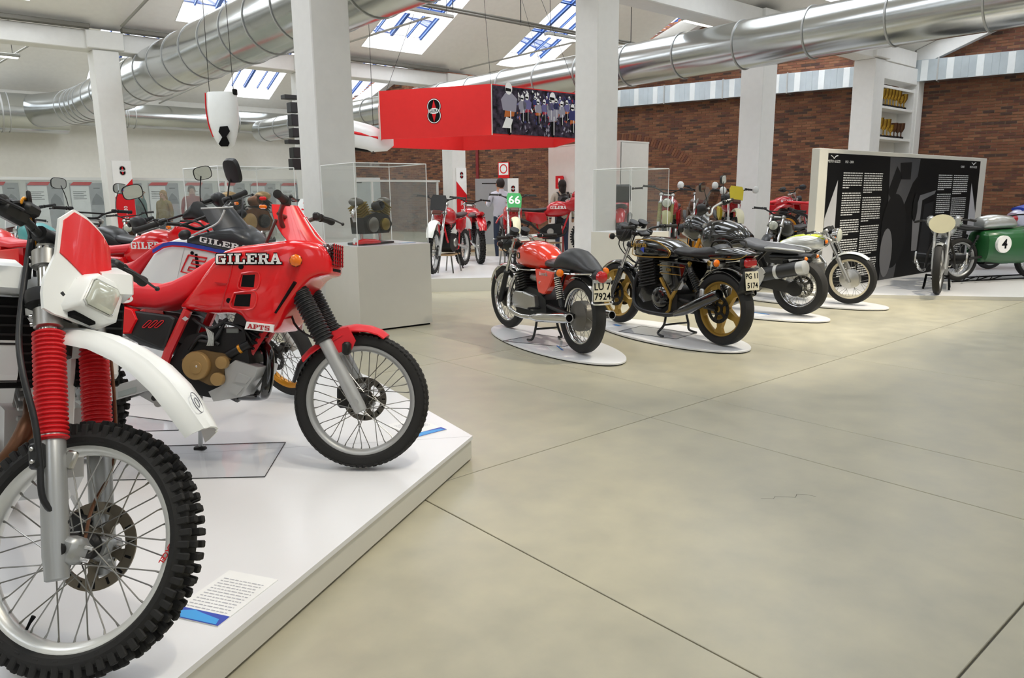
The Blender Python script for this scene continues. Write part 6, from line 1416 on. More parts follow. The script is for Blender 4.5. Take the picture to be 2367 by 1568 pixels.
# ---- hanging fairings
def hung_fairing(p, label, kind):
    f = thing('hanging_fairing', label, 'fairing', p, math.radians(-40) if kind == 0 else math.radians(-36))
    if kind == 0:
        ring = []
        for z, w, d, ox in ((0, .06, .03, .02), (.06, .13, .06, .01), (.2, .19, .1, 0), (.4, .235, .13, 0), (.62, .245, .14, 0), (.82, .235, .13, 0), (.86, .22, .12, 0)):
            ring.append([(ox+w*math.copysign(abs(math.cos(a))**.8, math.cos(a)), d*math.sin(a), z) for a in [2*PI*i/24 for i in range(24)]])
        MB().loft(ring).obj('shell', WPL, f, smooth=60)
        MB().add([(-.02, -.135, .33), (.1, -.128, .34), (.13, -.125, .26), (.07, -.128, .18), (.1, -.1, .08), (.06, -.072, .03), (-.05, -.072, .03), (-.08, -.09, .07), (.0, -.128, .17), (-.05, -.13, .25)], [tuple(range(10))]).obj('black_patch', BPRINT, f, smooth=0)
        MB().tube(spline([(-.235, -.05, .85), (-.245, -.05, .6), (-.22, -.05, .35), (-.17, -.04, .18)], 4), .018, 6, flat=.5).obj('red_edge', RPRINT, f)
        for x in (-.19, .19): MB().tube([(x, 0, .84), (x*.8, 0, 4.3)], .005, 4).obj('wire', DARKM, f)
        MB().box((.22, -.03, .86), (.06, .08, .09), b=.01).obj('bracket', BPRINT, f)
    else:
        MB().body([(-.75, .1, .25, .62), (-.45, .2, .18, .66), (0, .24, .08, .62), (.45, .2, -.02, .5), (.75, .12, .0, .36), (.88, .04, .1, .24)], 20, p=2.6).obj('shell', WPL, f, smooth=60)
        MB().body([(-.7, .155, .42, .5), (-.3, .232, .36, .45), (.2, .247, .28, .37), (.6, .175, .2, .28)], 12, p=3).obj('red_stripe', RPRINT, f, smooth=60)
        MB().body([(-.1, .1, .06, .1), (.3, .12, -.01, .06), (.5, .09, -.02, .04)], 10).obj('black_opening', BPRINT, f, smooth=60)
        for x in (-.5, .5): MB().tube([(x, 0, .5), (x, 0, 3.4)], .005, 4).obj('wire', DARKM, f)
hung_fairing((4.49, 12.2, 2.19), 'white racing fairing with a black opening hung on wires at the left', 0)
hung_fairing((7.35, 13.45, 2.3), 'white racing fairing with a red stripe hung behind the red sign', 1)

# ---- white cabin with a doorway, signs on the brick wall
cab = thing('cabin', 'small white painted cabin with a doorway behind the middle column', 'cabin', (12.8, 11.2, 0))
MB().box((.02, 1.85, 1.28), (.04, .9, 2.55)).obj('cabin_wall', WHITE_WALL, cab, smooth=0); MB().box((.02, .3, 1.28), (.04, .6, 2.55)).obj('cabin_wall', WHITE_WALL, cab, smooth=0); MB().box((.02, 1.0, 2.33), (.04, .8, .45)).obj('cabin_lintel', WHITE_WALL, cab, smooth=0)
MB().box((.5, .02, 1.28), (.96, .04, 2.55)).obj('cabin_side', WHITE_WALL, cab, smooth=0); MB().box((.5, 1.15, 2.57), (1.0, 2.3, .04)).obj('cabin_roof', WHITE_WALL, cab, smooth=0); MB().box((.95, 1.15, 1.28), (.04, 2.2, 2.55)).obj('cabin_back', mat('cream_door', '#d8d2be', .6), cab, smooth=0)
sgn = thing('fire_sign', 'small red fire hose sign on a post by the cabin', 'sign', (12.72, 12.9, 0))
MB().tube([(0, 0, 0), (0, 0, 1.85)], .02, 8).obj('post', mat('sign_post_red', '#9b1c22', .5), sgn); MB().box((-.03, .1, 1.72), (.01, .26, .3)).obj('panel', RPRINT, sgn, smooth=0); MB().box((-.037, .1, 1.72), (.004, .06, .18)).obj('pictogram', WPRINT, sgn, smooth=0)
tw = lambda t, z, o: wp(t, z, o)
def wall_sign(t, z, w, h, label, hose=True):
    q = thing('fire_notice', label, 'sign', tw(t, z, .04)); 
    R = Matrix.Rotation(ang, 4, 'Z')
    MB().box((0, 0, 0), (w, .02, h), R).obj('panel', RPRINT, q, smooth=0)
    MB().box((0, .012, h*.08), (w*.86, .004, h*.74), R).obj('white_field', WPRINT, q, smooth=0); MB().lathe([(w*.26, .0), (w*.34, .0), (w*.34, .004), (w*.26, .004)], R @ Vector((0, .014, h*.08)), R @ Vector((0, 1, 0)), 20, closed=True).obj('hose_symbol', RPRINT, q)
wall_sign(13.4, 2.35, .5, .58, 'red and white fire hose notice on the far brick wall')
wall_sign(13.3, 1.25, .6, .36, 'low red notice on the far brick wall')
rp = MB(); rp.tube([tw(14.6, 0, .08)-tw(14.6, 0, .08), Vector((0, 0, 3.2))], .06, 8); rp.obj('fire_pipe', mat('red_pipe', '#7c1f22', .5), loc=tw(14.6, 0, .08), label='dark red riser pipe on the far brick wall', cat='pipe')
ip = thing('information_board', 'grey and white info panel standing before the far brick wall', 'info board', (13.75, 17.64, 0), math.radians(-40.5))
MB().box((.64, 0, .96), (1.28, .05, 1.92)).obj('board', mat('silver_panel', '#a2a5a8', .4, .3), ip, smooth=0); MB().box((1.12, -.03, 1.0), (.32, .01, 1.84)).obj('white_strip', WPRINT, ip, smooth=0)
MB().poly([(.96, -.04, .1), (1.28, -.04, .1), (1.28, -.04, 1.0), (.96, -.04, 1.4)]).obj('red_field', RPRINT, ip, smooth=0); emblem(ip, frame((1.12, -.04, 1.62), (1, 0, 0), (0, 0, 1)), .06); MB().box((.45, -.03, 1.78), (.5, .004, .025)).obj('title_line', BPRINT, ip, smooth=0)
ip2 = thing('information_board', 'white info panel with a motorcycle print seen through the engine case', 'info board', (11.2, 22.6, 0), math.radians(-10))
MB().box((1.0, 0, 1.03), (2.2, .05, 2.06)).obj('board', mat('pale_poster', '#c9cbca', .6, var=.12, vscale=4), ip2, smooth=0); MB().box((1.0, -.03, 1.9), (.9, .004, .04)).obj('title_line', BPRINT, ip2, smooth=0); emblem(ip2, frame((.25, -.03, 1.6), (1, 0, 0), (0, 0, 1)), .12)

# ---- trophy shelves between the right hand column and the wall
ts = thing('trophy_shelf', 'white built in shelves between the column and the brick wall', 'shelf', (18.9, 8.5, 0))
for z in (1.6, 2.02, 2.72, 3.45, 3.93): MB().box((1.0, 0, z), (2.0, .38, .06), b=.005).obj('shelf_board', COLW, ts, smooth=0)
MB().box((1.95, 0, 2.7), (.09, .4, 2.6), b=.005).obj('side_upright', COLW, ts, smooth=0); MB().box((.62+.75, .205, 2.7), (1.15, .03, 2.5)).obj('back_panel', WHITE_WALL, ts, smooth=0)
TG = mat('trophy_gold', '#b08d3a', .25, .9); TB = mat('trophy_bronze', '#5d3f2c', .35, .7)
rt = random.Random(5); cnt = 0
ords = 'first second third fourth fifth sixth seventh eighth ninth tenth'.split()
for z, nm, n in ((3.481, 'top', 8), (2.751, 'middle', 7), (2.051, 'bottom', 7)):
    for i in range(n):
        hgt = rt.uniform(.3, .46) if nm != 'bottom' else rt.uniform(.24, .32); x = .3+i*(1.45/n)
        lab = '%s gold trophy from the column on the %s trophy shelf' % (ords[i], nm)
        t = thing('trophy', lab, 'trophy', (18.9+x, 8.40, z+.002), group='trophies on the shelves')
        m = TB if (nm == 'middle' and i > 3) else TG
        MB().box((0, 0, .025), (.1, .1, .05), b=.005).obj('base', ENGB, t, smooth=0)
        MB().lathe([(.045, .05), (.015, .07), (.015, hgt*.4), (.04, hgt*.46), (.078, hgt*.66), (.085, hgt), (.072, hgt), (.06, hgt*.7), (.0, hgt*.55)], (0, 0, 0), (0, 0, 1), 14).obj('cup', m, t)

# ---- right hand platform with the info wall
rpf = thing('display_platform', 'low white platform under the grey racer beside the black info wall', 'platform', (10, 4.5, 0))
pp = [(9.75, 4.95), (9.95, 4.62), (11.3, 2.85), (13.5, .4), (18, .6), (18, 5.6), (9.9, 5.6)]
MB().loft([[(x-10, y-4.5, z) for x, y in pp] for z in (.0, .047)]).obj('platform_body', PLATS, rpf, smooth=0); MB().loft([[(x-10, y-4.5, z) for x, y in pp] for z in (.047, .05)]).obj('platform_top', PLATW, rpf, smooth=0)
iw = thing('info_wall', 'black printed info wall with white edges beside the grey racer', 'info wall', (9.9, 5.1, .052), math.radians(-1.75)); L = 5.9; H = 1.95
MB().box((L/2, .06, H/2), (L, .12, H), b=.006).obj('wall_body', PLATS, iw, smooth=0)
BK = mat('black_poster', '#0e0e0f', .6, spec=.12); fp = lambda x0, x1, z0, z1, y=-.004: [(x0, y, z0), (x1, y, z0), (x1, y, z1), (x0, y, z1)]
MB().poly(fp(.22, L-.3, .0, H-.06)).obj('black_print', BK, iw, smooth=0)
GW = mat('print_grey', '#b9b9bb', .6, spec=.2)
MB().poly([(.22, -.006, 0), (.52, -.006, 0), (.52, -.006, 1.53), (.22, -.006, 1.0)]).obj('grey_wedge', GW, iw, smooth=0); MB().poly([(L-.62, -.006, 0), (L-.3, -.006, 0), (L-.3, -.006, .95), (L-.62, -.006, 1.5)]).obj('grey_wedge', GW, iw, smooth=0)
TXT = mat('text_white', '#d2d2d0', .5)
def text_block(x0, x1, z1, z0, nm, gaps):
    mb = MB(); z = z1; i = 0; rr = random.Random(int(x0*100))
    while z > z0:
        if i in gaps: z -= .045; 
        e = x1-(rr.uniform(.3, .7)*(x1-x0) if i+1 in gaps else rr.uniform(0, .02)); x = x0
        while x < e:
            w = rr.uniform(.03, .09); mb.poly([(x, -.008, z), (min(x+w, e), -.008, z), (min(x+w, e), -.008, z+.016), (x, -.008, z+.016)]); x += w+.012
        z -= .034; i += 1
    mb.obj(nm, TXT, iw, smooth=0, kind='stuff')
text_block(.66, 1.22, 1.62, .12, 'text_column', (7, 17, 24, 35)); text_block(1.27, 1.85, 1.62, .12, 'text_column', (9, 20, 33))
text_block(3.85, 4.42, 1.62, .3, 'text_column', (8, 18, 26)); text_block(4.47, 5.1, 1.62, .3, 'text_column', (10, 22))
for x, s_, b_ in ((.98-.22, 'MOTO GUZZI', .055), (1.18, '1921 - 2004', .05), (L-.62, 'MOTO GUZZI', .05), (L-1.1, 'CORSE', .05)):
    xx = x if s_ != 'MOTO GUZZI' or x > 2 else .37
    me = text_mesh('title_text', s_, b_, WPRINT, .0005); link('title_text', me, iw, mw=frame((xx if s_ != '1921 - 2004' else .8, -.008, 1.78), (1, 0, 0), (0, 0, 1)))
for x in (.37, L-.62): MB().tube(spline([(x-.09, -.008, 1.86), (x-.03, -.008, 1.84), (x, -.008, 1.82), (x+.04, -.008, 1.85), (x+.1, -.008, 1.86)], 3), .006, 4).obj('eagle_mark', WPRINT, iw)
# grey photo of a racing front fork and wheel printed on the middle
PG = [mat('photo_grey_%d' % k, c, .65, spec=.12) for k, c in enumerate(('#232325', '#48484b', '#6d6d70', '#161617'))]
def pr(pts, m, y): MB().poly([(x, y, z) for x, z in pts]).obj('printed_shape', m, iw, smooth=0)
pr([(2.0, 0), (2.5, 0), (2.65, .7), (2.5, .95), (2.9, 1.5), (3.05, 1.6), (3.1, 1.88), (2.05, 1.88), (2.1, 1.2), (2.05, .9)], PG[1], -.006)
pr([(2.05, 1.35), (2.25, 1.2), (2.5, 1.6), (2.3, 1.75)], PG[3], -.008); pr([(2.45, 1.55), (2.8, 1.55), (2.8, 1.82), (2.4, 1.8)], PG[3], -.008)
pr([(2.35+.42*math.cos(a), .75+.58*math.sin(a)) for a in [2*PI*i/28 for i in range(28)]], PG[3], -.009); pr([(2.15+.2*math.cos(a), .42+.38*math.sin(a)) for a in [2*PI*i/24 for i in range(24)]], PG[2], -.01)
pr([(3.0, .9), (3.2, 1.3), (3.8, 1.38), (3.75, 1.32), (3.3, 1.22), (3.25, .4), (3.05, .4)], PG[2], -.008); pr([(3.3, .3), (3.7, .3), (3.75, 1.2), (3.4, 1.15)], PG[0], -.007)
pr([(3.05+.09*math.cos(a), 1.1+.22*math.sin(a)) for a in [2*PI*i/20 for i in range(20)]], PG[3], -.011)
MB().box((.0, 0, 0), (.05, .34, .42), b=.01).obj('plinth_edge', PLATW, loc=(5.52, .62, .21), label='white plinth edge at the right edge of the view', cat='plinth')

# ---- middle platform and its low stands
mp = thing('display_platform', 'white platform in the middle under the red scrambler motorcycles', 'platform', (6.32, 9.17, 0))
pp = [(-1.4, 1.0), (0, 0), (2.05, -1.46), (2.45, .2), (4.4, 1.0), (2.2, 4.2), (.4, 3.4)]; MZ = .2
MB().loft([[(x, y, z) for x, y in pp] for z in (.0, MZ-.004)]).obj('platform_body', PLATS, mp, smooth=0); MB().loft([[(x, y, z) for x, y in pp] for z in (MZ-.004, MZ)]).obj('platform_top', PLATW, mp, smooth=0)

# ---- people
def person(label, p, rz, h, top_m, leg_m, hair_m, back=None, hair_long=False, arms='down'):
    r = thing('person', label, 'person', p, rz); k = h/1.75
    me = bpy.data.meshes.new('body'); J = dict(pel=(0, 0, .95), ch=(0, 0, 1.28), nk=(0, 0, 1.48), hd=(.01, 0, 1.58), tp=(.0, 0, 1.68),
        sl=(0, .19, 1.42), el=(-.02, .25, 1.14), wl=(.04, .26, .9), fl=(.06, .26, .8), sr=(0, -.19, 1.42), er=(-.02, -.25, 1.14), wr=(.04, -.26, .9), fr=(.06, -.26, .8),
        hl=(0, .09, .92), kl=(.02, .1, .5), al=(-.02, .1, .08), tl=(.14, .11, .04), hr=(0, -.09, .92), kr=(.04, -.1, .5), ar=(-.02, -.1, .08), tr=(.14, -.11, .04))
    if arms == 'up': J.update(el=(.08, .24, 1.16), wl=(.25, .2, 1.22), fl=(.33, .19, 1.24), er=(.08, -.24, 1.16), wr=(.25, -.2, 1.22), fr=(.33, -.19, 1.24))
    rad = dict(pel=.14, ch=.15, nk=.06, hd=.09, tp=.075, sl=.07, el=.045, wl=.033, fl=.03, sr=.07, er=.045, wr=.033, fr=.03, hl=.09, kl=.06, al=.04, tl=.03, hr=.09, kr=.06, ar=.04, tr=.03)
    E_ = [('pel', 'ch'), ('ch', 'nk'), ('nk', 'hd'), ('hd', 'tp'), ('ch', 'sl'), ('sl', 'el'), ('el', 'wl'), ('wl', 'fl'), ('ch', 'sr'), ('sr', 'er'), ('er', 'wr'), ('wr', 'fr'), ('pel', 'hl'), ('hl', 'kl'), ('kl', 'al'), ('al', 'tl'), ('pel', 'hr'), ('hr', 'kr'), ('kr', 'ar'), ('ar', 'tr')]
    ks = list(J); me.from_pydata([tuple(c*k for c in J[q]) for q in ks], [(ks.index(a), ks.index(b)) for a, b in E_], [])
    o = bpy.data.objects.new('body', me); COL.objects.link(o); sk = o.modifiers.new('skin', 'SKIN'); sk.use_smooth_shade = True
    for i, q in enumerate(ks): v = me.skin_vertices[0].data[i]; v.radius = (rad[q]*k, rad[q]*k*(1.15 if q in ('ch', 'pel') else 1)); v.use_root = (q == 'pel')
    o.modifiers.new('sub', 'SUBSURF').levels = 1
    dg = bpy.context.evaluated_depsgraph_get(); m2 = bpy.data.meshes.new_from_object(o.evaluated_get(dg)); bpy.data.objects.remove(o)
    for m in (top_m, leg_m, SKIN): m2.materials.append(m)
    for f in m2.polygons:
        c = f.center/k; hand = abs(c.y) > .2 and (c.z < .9 or (arms == 'up' and c.x > .24))
        f.material_index = 2 if (c.z > 1.49 or hand) else (1 if c.z < .93 else 0); f.use_smooth = True
    m2.name = 'body'; link('body', m2, r)
    mb = MB(); mb.ball((-.012*k, 0, 1.635*k), (.105*k, .092*k, .115*k), 14, 10)
    mb.v = [(min(x, .05*k), y, z) for x, y, z in mb.v]
    if hair_long: mb.body([(-.1*k, .06*k, 1.42*k, 1.62*k), (-.03*k, .085*k, 1.45*k, 1.68*k), (.02*k, .07*k, 1.5*k, 1.66*k)], 12)
    mb.obj('hair', hair_m, r, smooth=60)
    mb = MB(); mb.ball((.105*k, 0, 1.59*k), (.02*k, .012*k, .02*k), 8, 6); mb.obj('nose', SKIN, r)
    for s in (1, -1):
        MB().ball((.087*k, s*.032*k, 1.615*k), .009*k, 8, 6).obj('eye', BPRINT, r); MB().ball((0, s*.09*k, 1.6*k), (.02*k, .01*k, .03*k), 8, 6).obj('ear', SKIN, r)
    MB().box((.088*k, 0, 1.552*k), (.008*k, .04*k, .006*k)).obj('mouth', mat('lips', '#8f5a50', .6), r)
    if back is not None:
        MB().body([(-.3*k, .12*k, 1.02*k, 1.36*k), (-.22*k, .15*k, .98*k, 1.42*k), (-.13*k, .14*k, 1.0*k, 1.42*k)], 14, p=3.5).obj('backpack', back, r, smooth=50)
        for s in (1, -1): MB().tube(spline([(-.14*k, s*.1*k, 1.4*k), (0, s*.11*k, 1.475*k), (.12*k, s*.1*k, 1.38*k), (.1*k, s*.12*k, 1.15*k), (-.1*k, s*.13*k, 1.05*k)], 4), .02*k, 6, flat=.4).obj('strap', back, r)
JEAN = mat('blue_jeans', '#2c3850', .8)
person('man in a white shirt with dark hair, seen from behind near the grey board', (10.55, 12.65, 0), math.radians(75), 1.8, mat('white_shirt', '#c9cdd8', .8), JEAN, HAIR, arms='up')
person('person with dark hair and a black backpack by the cabin doorway', (11.75, 11.95, 0), math.radians(60), 1.76, mat('beige_shirt', '#b9b2a2', .8), JEAN, HAIR, BLACKP, True)
person('man in a teal shirt behind the glass partition', (5.22, 20.2, 0), math.radians(-30), 1.74, mat('teal_shirt', '#4f6f6a', .8), JEAN, HAIR)
person('fair haired person in a mustard top behind the glass partition', (5.95, 20.9, 0), math.radians(-150), 1.66, mat('mustard_shirt', '#8a7443', .8), JEAN, mat('fair_hair', '#a3814f', .7), None, True)
person('person in a red top behind the glass partition, nearest the black boxes', (6.62, 20.7, 0), math.radians(-100), 1.78, mat('red_shirt', '#8e3a3a', .8), JEAN, HAIR)
# ================================================================== THE OTHER MOTORCYCLES
def enduro(label, loc, heading, lean=0., st=0., body=RED, seat=SEATV, fen=RED, rim=ALUM, frame_m=REDF, word=None, plate=None, plate_m=WPL, mirrors=(), guard=None, fairing=None, lamp=True, R=.335, group=None, tank_h=0., side_m=None, gait=None, rear_h=0., fine=False, knob=40, z=0., rack=False, wm=WPRINT, eng=ENGB, pmat=BPRINT, tail=None, screen_m=None, myaw=0.):
    r = thing('motorcycle', label, 'motorcycle', (loc[0], loc[1], loc[2]+z), math.radians(heading), math.radians(lean), group)
    rk = math.radians(27); ax = Vector((-math.sin(rk), 0, math.cos(rk))); fa = (.72, 0, R); S = steer(Vector(fa)+ax*.6, rk, math.radians(st)); side_m = side_m or body
    wheel(r, 'front_wheel', S @ Matrix.Translation(fa), R, .085, .068, rim, fine=fine, n=24, knob=knob, disc=.11, side=1, disc_m=DARKM, seg=40)
    wheel(r, 'rear_wheel', Matrix.Translation((-.72, 0, R-.02)), R-.02, .11, .08, rim, fine=fine, n=24, knob=knob, seg=40)
    fork(r, S, fa, rk, .66, .09, .027, .02, .33, ALUM, CHROME, gait, 14, .035, ALU, seg=12)
    fender(r, 'front_fender', S @ Matrix.Translation((.72, 0, R+.13)), R+.02, .13, 18, 125, fen, n=10)
    fender(r, 'rear_fender', Matrix.Translation((-.72, 0, R+.14)), R+.04, .16, 72, 158, fen, n=10)
    MB().body([(-.12, .09, .74, .86), (0, .14, .72, .96+tank_h), (.14, .16, .72, 1.0+tank_h), (.28, .15, .74, .98+tank_h), (.38, .09, .8, .92), (.41, .04, .82, .88)], 18, p=2.8).obj('fuel_tank', body, r, smooth=55)
    MB().body([(.02, .08, .86, .93), (-.1, .11, .82, .905), (-.3, .125, .81, .885), (-.55, .12, .83, .90), (-.75, .09, .86, .91)], 14).obj('seat', seat, r, smooth=60)
    for s in (1, -1):
        sp = MB().slab([(-.1, .80), (-.5, .83), (-.46, .66), (-.2, .58), (-.06, .66)], s*.1, s*.14, bulge=s*.008).obj('side_panel', side_m, r, smooth=30)
        MB().tube([(.42, s*.03, .92), (.26, s*.06, .5), (.1, s*.08, .31), (-.2, s*.09, .33), (-.3, s*.1, .75)], .016, 6).obj('frame_tube', frame_m, r)
        MB().tube([(-.72, s*.085, R-.02), (-.15, s*.085, .4)], .022, 6).obj('swingarm', ALUM, r)
        shock(r, (-.3, s*.1, .74), (-.55, s*.1, .38), .026, BLACKP, 6) if s == 1 else None
        if word:
            side_word(r, word, (-.0, s*.168, .86+tank_h*.5), .3, .055, s, outline=None, m=wm)
    crank(r, [(.2, .6), (.24, .38), (.1, .29), (-.15, .3), (-.2, .48), (-.05, .58)], .1, eng, ALU, ((0, .44, .07, 1, .03), (0, .44, .07, -1, .03)))
    fins(r, (.15, 0, .55), (.15, .17, .17), 5, .3, eng)
    pipe(r, 'exhaust_pipe', [(.2, -.03, .6), (.32, -.05, .5), (.2, -.12, .36), (-.15, -.14, .42), (-.4, -.15, .62)], .022, DARKM, 8)
    muffler(r, (-.38, -.15, .6), (-.78, -.16, .74), .042, DARKM, name='muffler')
    handlebar(r, S, (.36, 0, 1.08), .38, .08, .07, 0., .011, DARKM, mirrors=mirrors, mirror_h=.2, brace=True, myaw=myaw)
    if plate:
        R4 = Matrix.Translation((.5, 0, 1.07)) @ Matrix.Rotation(-rk, 4, 'Y')
        pl = MB().loft([[(q, y, z_) for y, z_ in ((-.11, -.13), (.11, -.13), (.125, .06), (.1, .13), (-.1, .13), (-.125, .06))] for q in (0, .012)], S @ R4).obj('number_board', plate_m, r, smooth=0)
        if plate != ' ':
            me = text_mesh('race_number', plate, .2, pmat, .001, bold=.004); me.transform(S @ R4 @ frame((.0135, 0, 0), (0, 1, 0), (0, 0, 1))); link('race_number', me, pl)
        if lamp: MB().box((.02, 0, -.17), (.05, .14, .07), S @ R4, b=.012).obj('lamp', mat('brown_lamp', '#54281f', .3), r)
    elif lamp: round_lamp(r, S, (.56, 0, .93), .075, .12, BLACKP)
    if fairing is not None:
        MB().body([(.3, .13, .86, 1.02, 4), (.42, .15, .82, 1.1, 4), (.55, .13, .84, 1.12, 3), (.65, .08, .88, 1.02, 3)], 18).obj('fairing', fairing, r, smooth=50)
        MB().body([(.42, .1, 1.08, 1.16), (.5, .12, 1.08, 1.24), (.55, .1, 1.06, 1.2), (.6, .05, 1.04, 1.1)], 12).obj('screen', screen_m or fairing, r, smooth=50)
    if guard is not None:
        for s in (1, -1): MB().body([(.3, .02, 1.1, 1.19), (.38, .055, 1.08, 1.21), (.42, .05, 1.09, 1.2), (.44, .03, 1.1, 1.19)], 10, M=S @ Matrix.Translation((0, s*.36, 0.02))).obj('hand_guard', guard, r, smooth=60)
    if rack: MB().box((-.66, 0, 1.08), (.34, .36, .3), b=.04).obj('top_box', BLACKP, r)
    if tail is not None: MB().body([(-.7, .08, .84, .93), (-.85, .07, .87, .94), (-.95, .04, .89, .93)], 12).obj('tail_cowl', tail, r, smooth=50)
    MB().tube([(-.08, .1, .32), (-.1, .2, .012)], .011, 6).obj('side_stand', DARKM, r)
    return r
def mid_stand(x, y, rz, h, label, z0=.2):
    t = thing('bike_stand', label, 'stand', (x, y, z0), math.radians(rz), group='wooden topped bike stands')
    MB().box((0, 0, h-.012), (.42, .24, .024), b=.004).obj('wooden_top', mat('pale_wood', '#a98a63', .6), t, smooth=0)
    for sx in (-1, 1):
        for sy in (-1, 1): MB().tube([(sx*.17, sy*.09, h-.02), (sx*.2, sy*.13, .0)], .013, 6).obj('leg', STEEL, t)
BLK = mat('satin_black', '#1a1b1d', .35)
CREAMP = mat('cream_plastic', '#d9d3b4', .4); YEL = mat('yellow_plastic', '#d6c22a', .35); OLIVE = mat('olive_drab', '#8f8b55', .5); SILV2 = mat('silver_racer', '#b9bcbc', .25, .5, coat=.4); TEAL = mat('teal_plastic', '#4f9c9c', .4)
# fourth bike of the near platform and those behind it
enduro('red enduro with black hand guards and two mirrors behind the white tanked enduro', (1.69, 6.6, PZ+.01), -47, 0, -33, RED, REDS, RED, ALUM, word='GILERA', mirrors=(1, -1), guard=BLACKP, fairing=RED, tank_h=.02, screen_m=BLACKP, myaw=165)
enduro('red tanked enduro seen past the white mask at the left edge', (1.0, 8.75, PZ+.01), 112, 2, 12, RED, REDS, RED, ALUM, mirrors=(1,), guard=None, plate=' ', plate_m=mat('grey_plate', '#b7b3a4', .5))
enduro('dark enduro with black mirrors behind the red tanked enduro at the left', (1.95, 8.4, PZ+.01), 118, 2, -15, BLK, SEATV, BLK, ALUM, DARKM, mirrors=(1, -1))
enduro('teal and black enduro half hidden at the far left of the platform', (1.6, 10.3, PZ+.01), 112, 2, 10, TEAL, SEATV, WPL, GOLDR, DARKM, plate=' ')
# middle platform
mid_stand(7.08, 9.8, 35, .3, 'wooden topped stand under the red scrambler with the white front fender'); mid_stand(8.7, 11.3, 60, .2, 'wooden topped stand under the red scrambler seen from behind')
mid_stand(8.35, 9.7, -20, .31, 'wooden topped stand under the green plated motorcycle'); mid_stand(10.05, 10.55, 0, .31, 'wooden topped stand under the red motorcycle with the black seat')
enduro('red scrambler with black number board and white front fender on a stand', (7.08, 9.8, MZ), -145, 0, 8, REDD, SEATV, WPL, ALUM, plate=' ', plate_m=BLK, z=.04, side_m=REDD)
enduro('red scrambler seen from behind with a wide rear mudguard', (8.7, 11.25, MZ), 62, 0, -14, REDD, BLK, REDD, ALUM, z=.0, tail=REDD, lamp=True)
enduro('motorcycle with a green number board reading sixty six', (8.35, 9.7, MZ), -128, 0, 4, REDD, SEATV, CREAMP, ALUM, plate='66', plate_m=mat('green_board', '#1f9a4d', .45), pmat=WPRINT, z=.06)
enduro('red motorcycle with a long black seat and white lettering on the tank', (10.05, 10.55, MZ), -42, 0, 6, REDD, SEATV, REDD, ALUM, word='GILERA', z=.08, fairing=REDD, tank_h=.03)
# row towards the brick wall, on raised white platforms
BP = .34
for lab, pp in (('raised white platform behind the empty acrylic case', [(9.5, 7.25), (10.1, 7.0), (10.9, 6.75), (12.8, 6.5), (13.45, 8.0), (12.9, 9.6), (9.6, 9.7)]), ('raised white platform in front of the brick wall right of the column', [(14.25, 6.9), (16.6, 6.3), (17.4, 8.4), (15.2, 10.2), (14.25, 9.4)])):
    o = thing('display_platform', lab, 'platform', (pp[0][0], pp[0][1], 0))
    MB().loft([[(x-pp[0][0], y-pp[0][1], z) for x, y in pp] for z in (0, BP-.004)]).obj('platform_body', PLATS, o, smooth=0); MB().loft([[(x-pp[0][0], y-pp[0][1], z) for x, y in pp] for z in (BP-.004, BP)]).obj('platform_top', PLATW, o, smooth=0)
enduro('red motorcycle with a black top box behind the empty acrylic case', (10.15, 8.85, BP+.008), 41, 0, 5, REDD, BLK, REDD, ALUM, rack=True, mirrors=(1,))
enduro('small red tanked motorcycle with an olive front fork by the empty case', (10.05, 7.7, BP+.008), -150, 0, 12, REDD, BLK, OLIVE, ALUM, gait=OLIVE)
enduro('brown enduro with white hand guards behind the tall black screen', (10.95, 7.85, BP+.008), -140, 3, 10, mat('brown_paint', '#5f4332', .35), BLK, WPL, GOLDR, guard=WPL, plate=' ', plate_m=mat('brown_plate', '#6d5340', .5))
enduro('yellow and white enduro with white hand guards beside the column', (11.85, 7.8, BP+.008), -138, 3, 8, REDD, BLK, CREAMP, GOLDR, guard=WPL, plate=' ', plate_m=YEL, mirrors=(), side_m=YEL)
enduro('dark motorcycle with a round headlamp between two white columns', (10.95, 6.12, 0), -172, 0, 10, mat('dark_green_tank', '#22251f', .25, coat=.6), BLK, BLK, ALUM, DARKM, knob=0)
enduro('red enduro with white tank lettering in front of the brick wall', (15.5, 8.9, BP+.008), -30, 2, 4, REDD, REDS, REDD, ALUM, word='GILERA', guard=BLACKP)
enduro('red faired enduro beside the white edge of the info wall', (15.15, 7.75, BP+.008), -30, 2, 4, REDD, REDS, REDD, GOLDR, fairing=REDD, guard=None, mirrors=(-1,))
# behind the partition and cases on the left
enduro('dark scrambler behind the acrylic case with the bronze engine', (4.9, 13.3, 0), -120, 0, 10, BLK, SEATV, OLIVE, ALUM, DARKM)
enduro('brown scrambler standing left of the hanging white fairing', (3.6, 14.6, 0), -110, 0, -10, mat('brown_paint'), SEATV, BLK, ALUM, DARKM)
enduro('grey scrambler standing right of the hanging white fairing', (6.1, 14.9, 0), -125, 0, 10, mat('grey_paint', '#6d7074', .3, coat=.5), SEATV, SILV2, ALUM, DARKM)
enduro('silver scrambler at the far left in front of the wall posters', (1.75, 13.6, 0), -100, 0, 20, SILV2, SEATV, SILV2, ALUM, DARKM)
enduro('white and chequered motocross motorcycle behind the engine case', (5.6, 11.2, MZ), -150, 0, 6, WPL, BLK, WPL, ALUM, REDF, plate='3', plate_m=WPL, pmat=RPRINT)

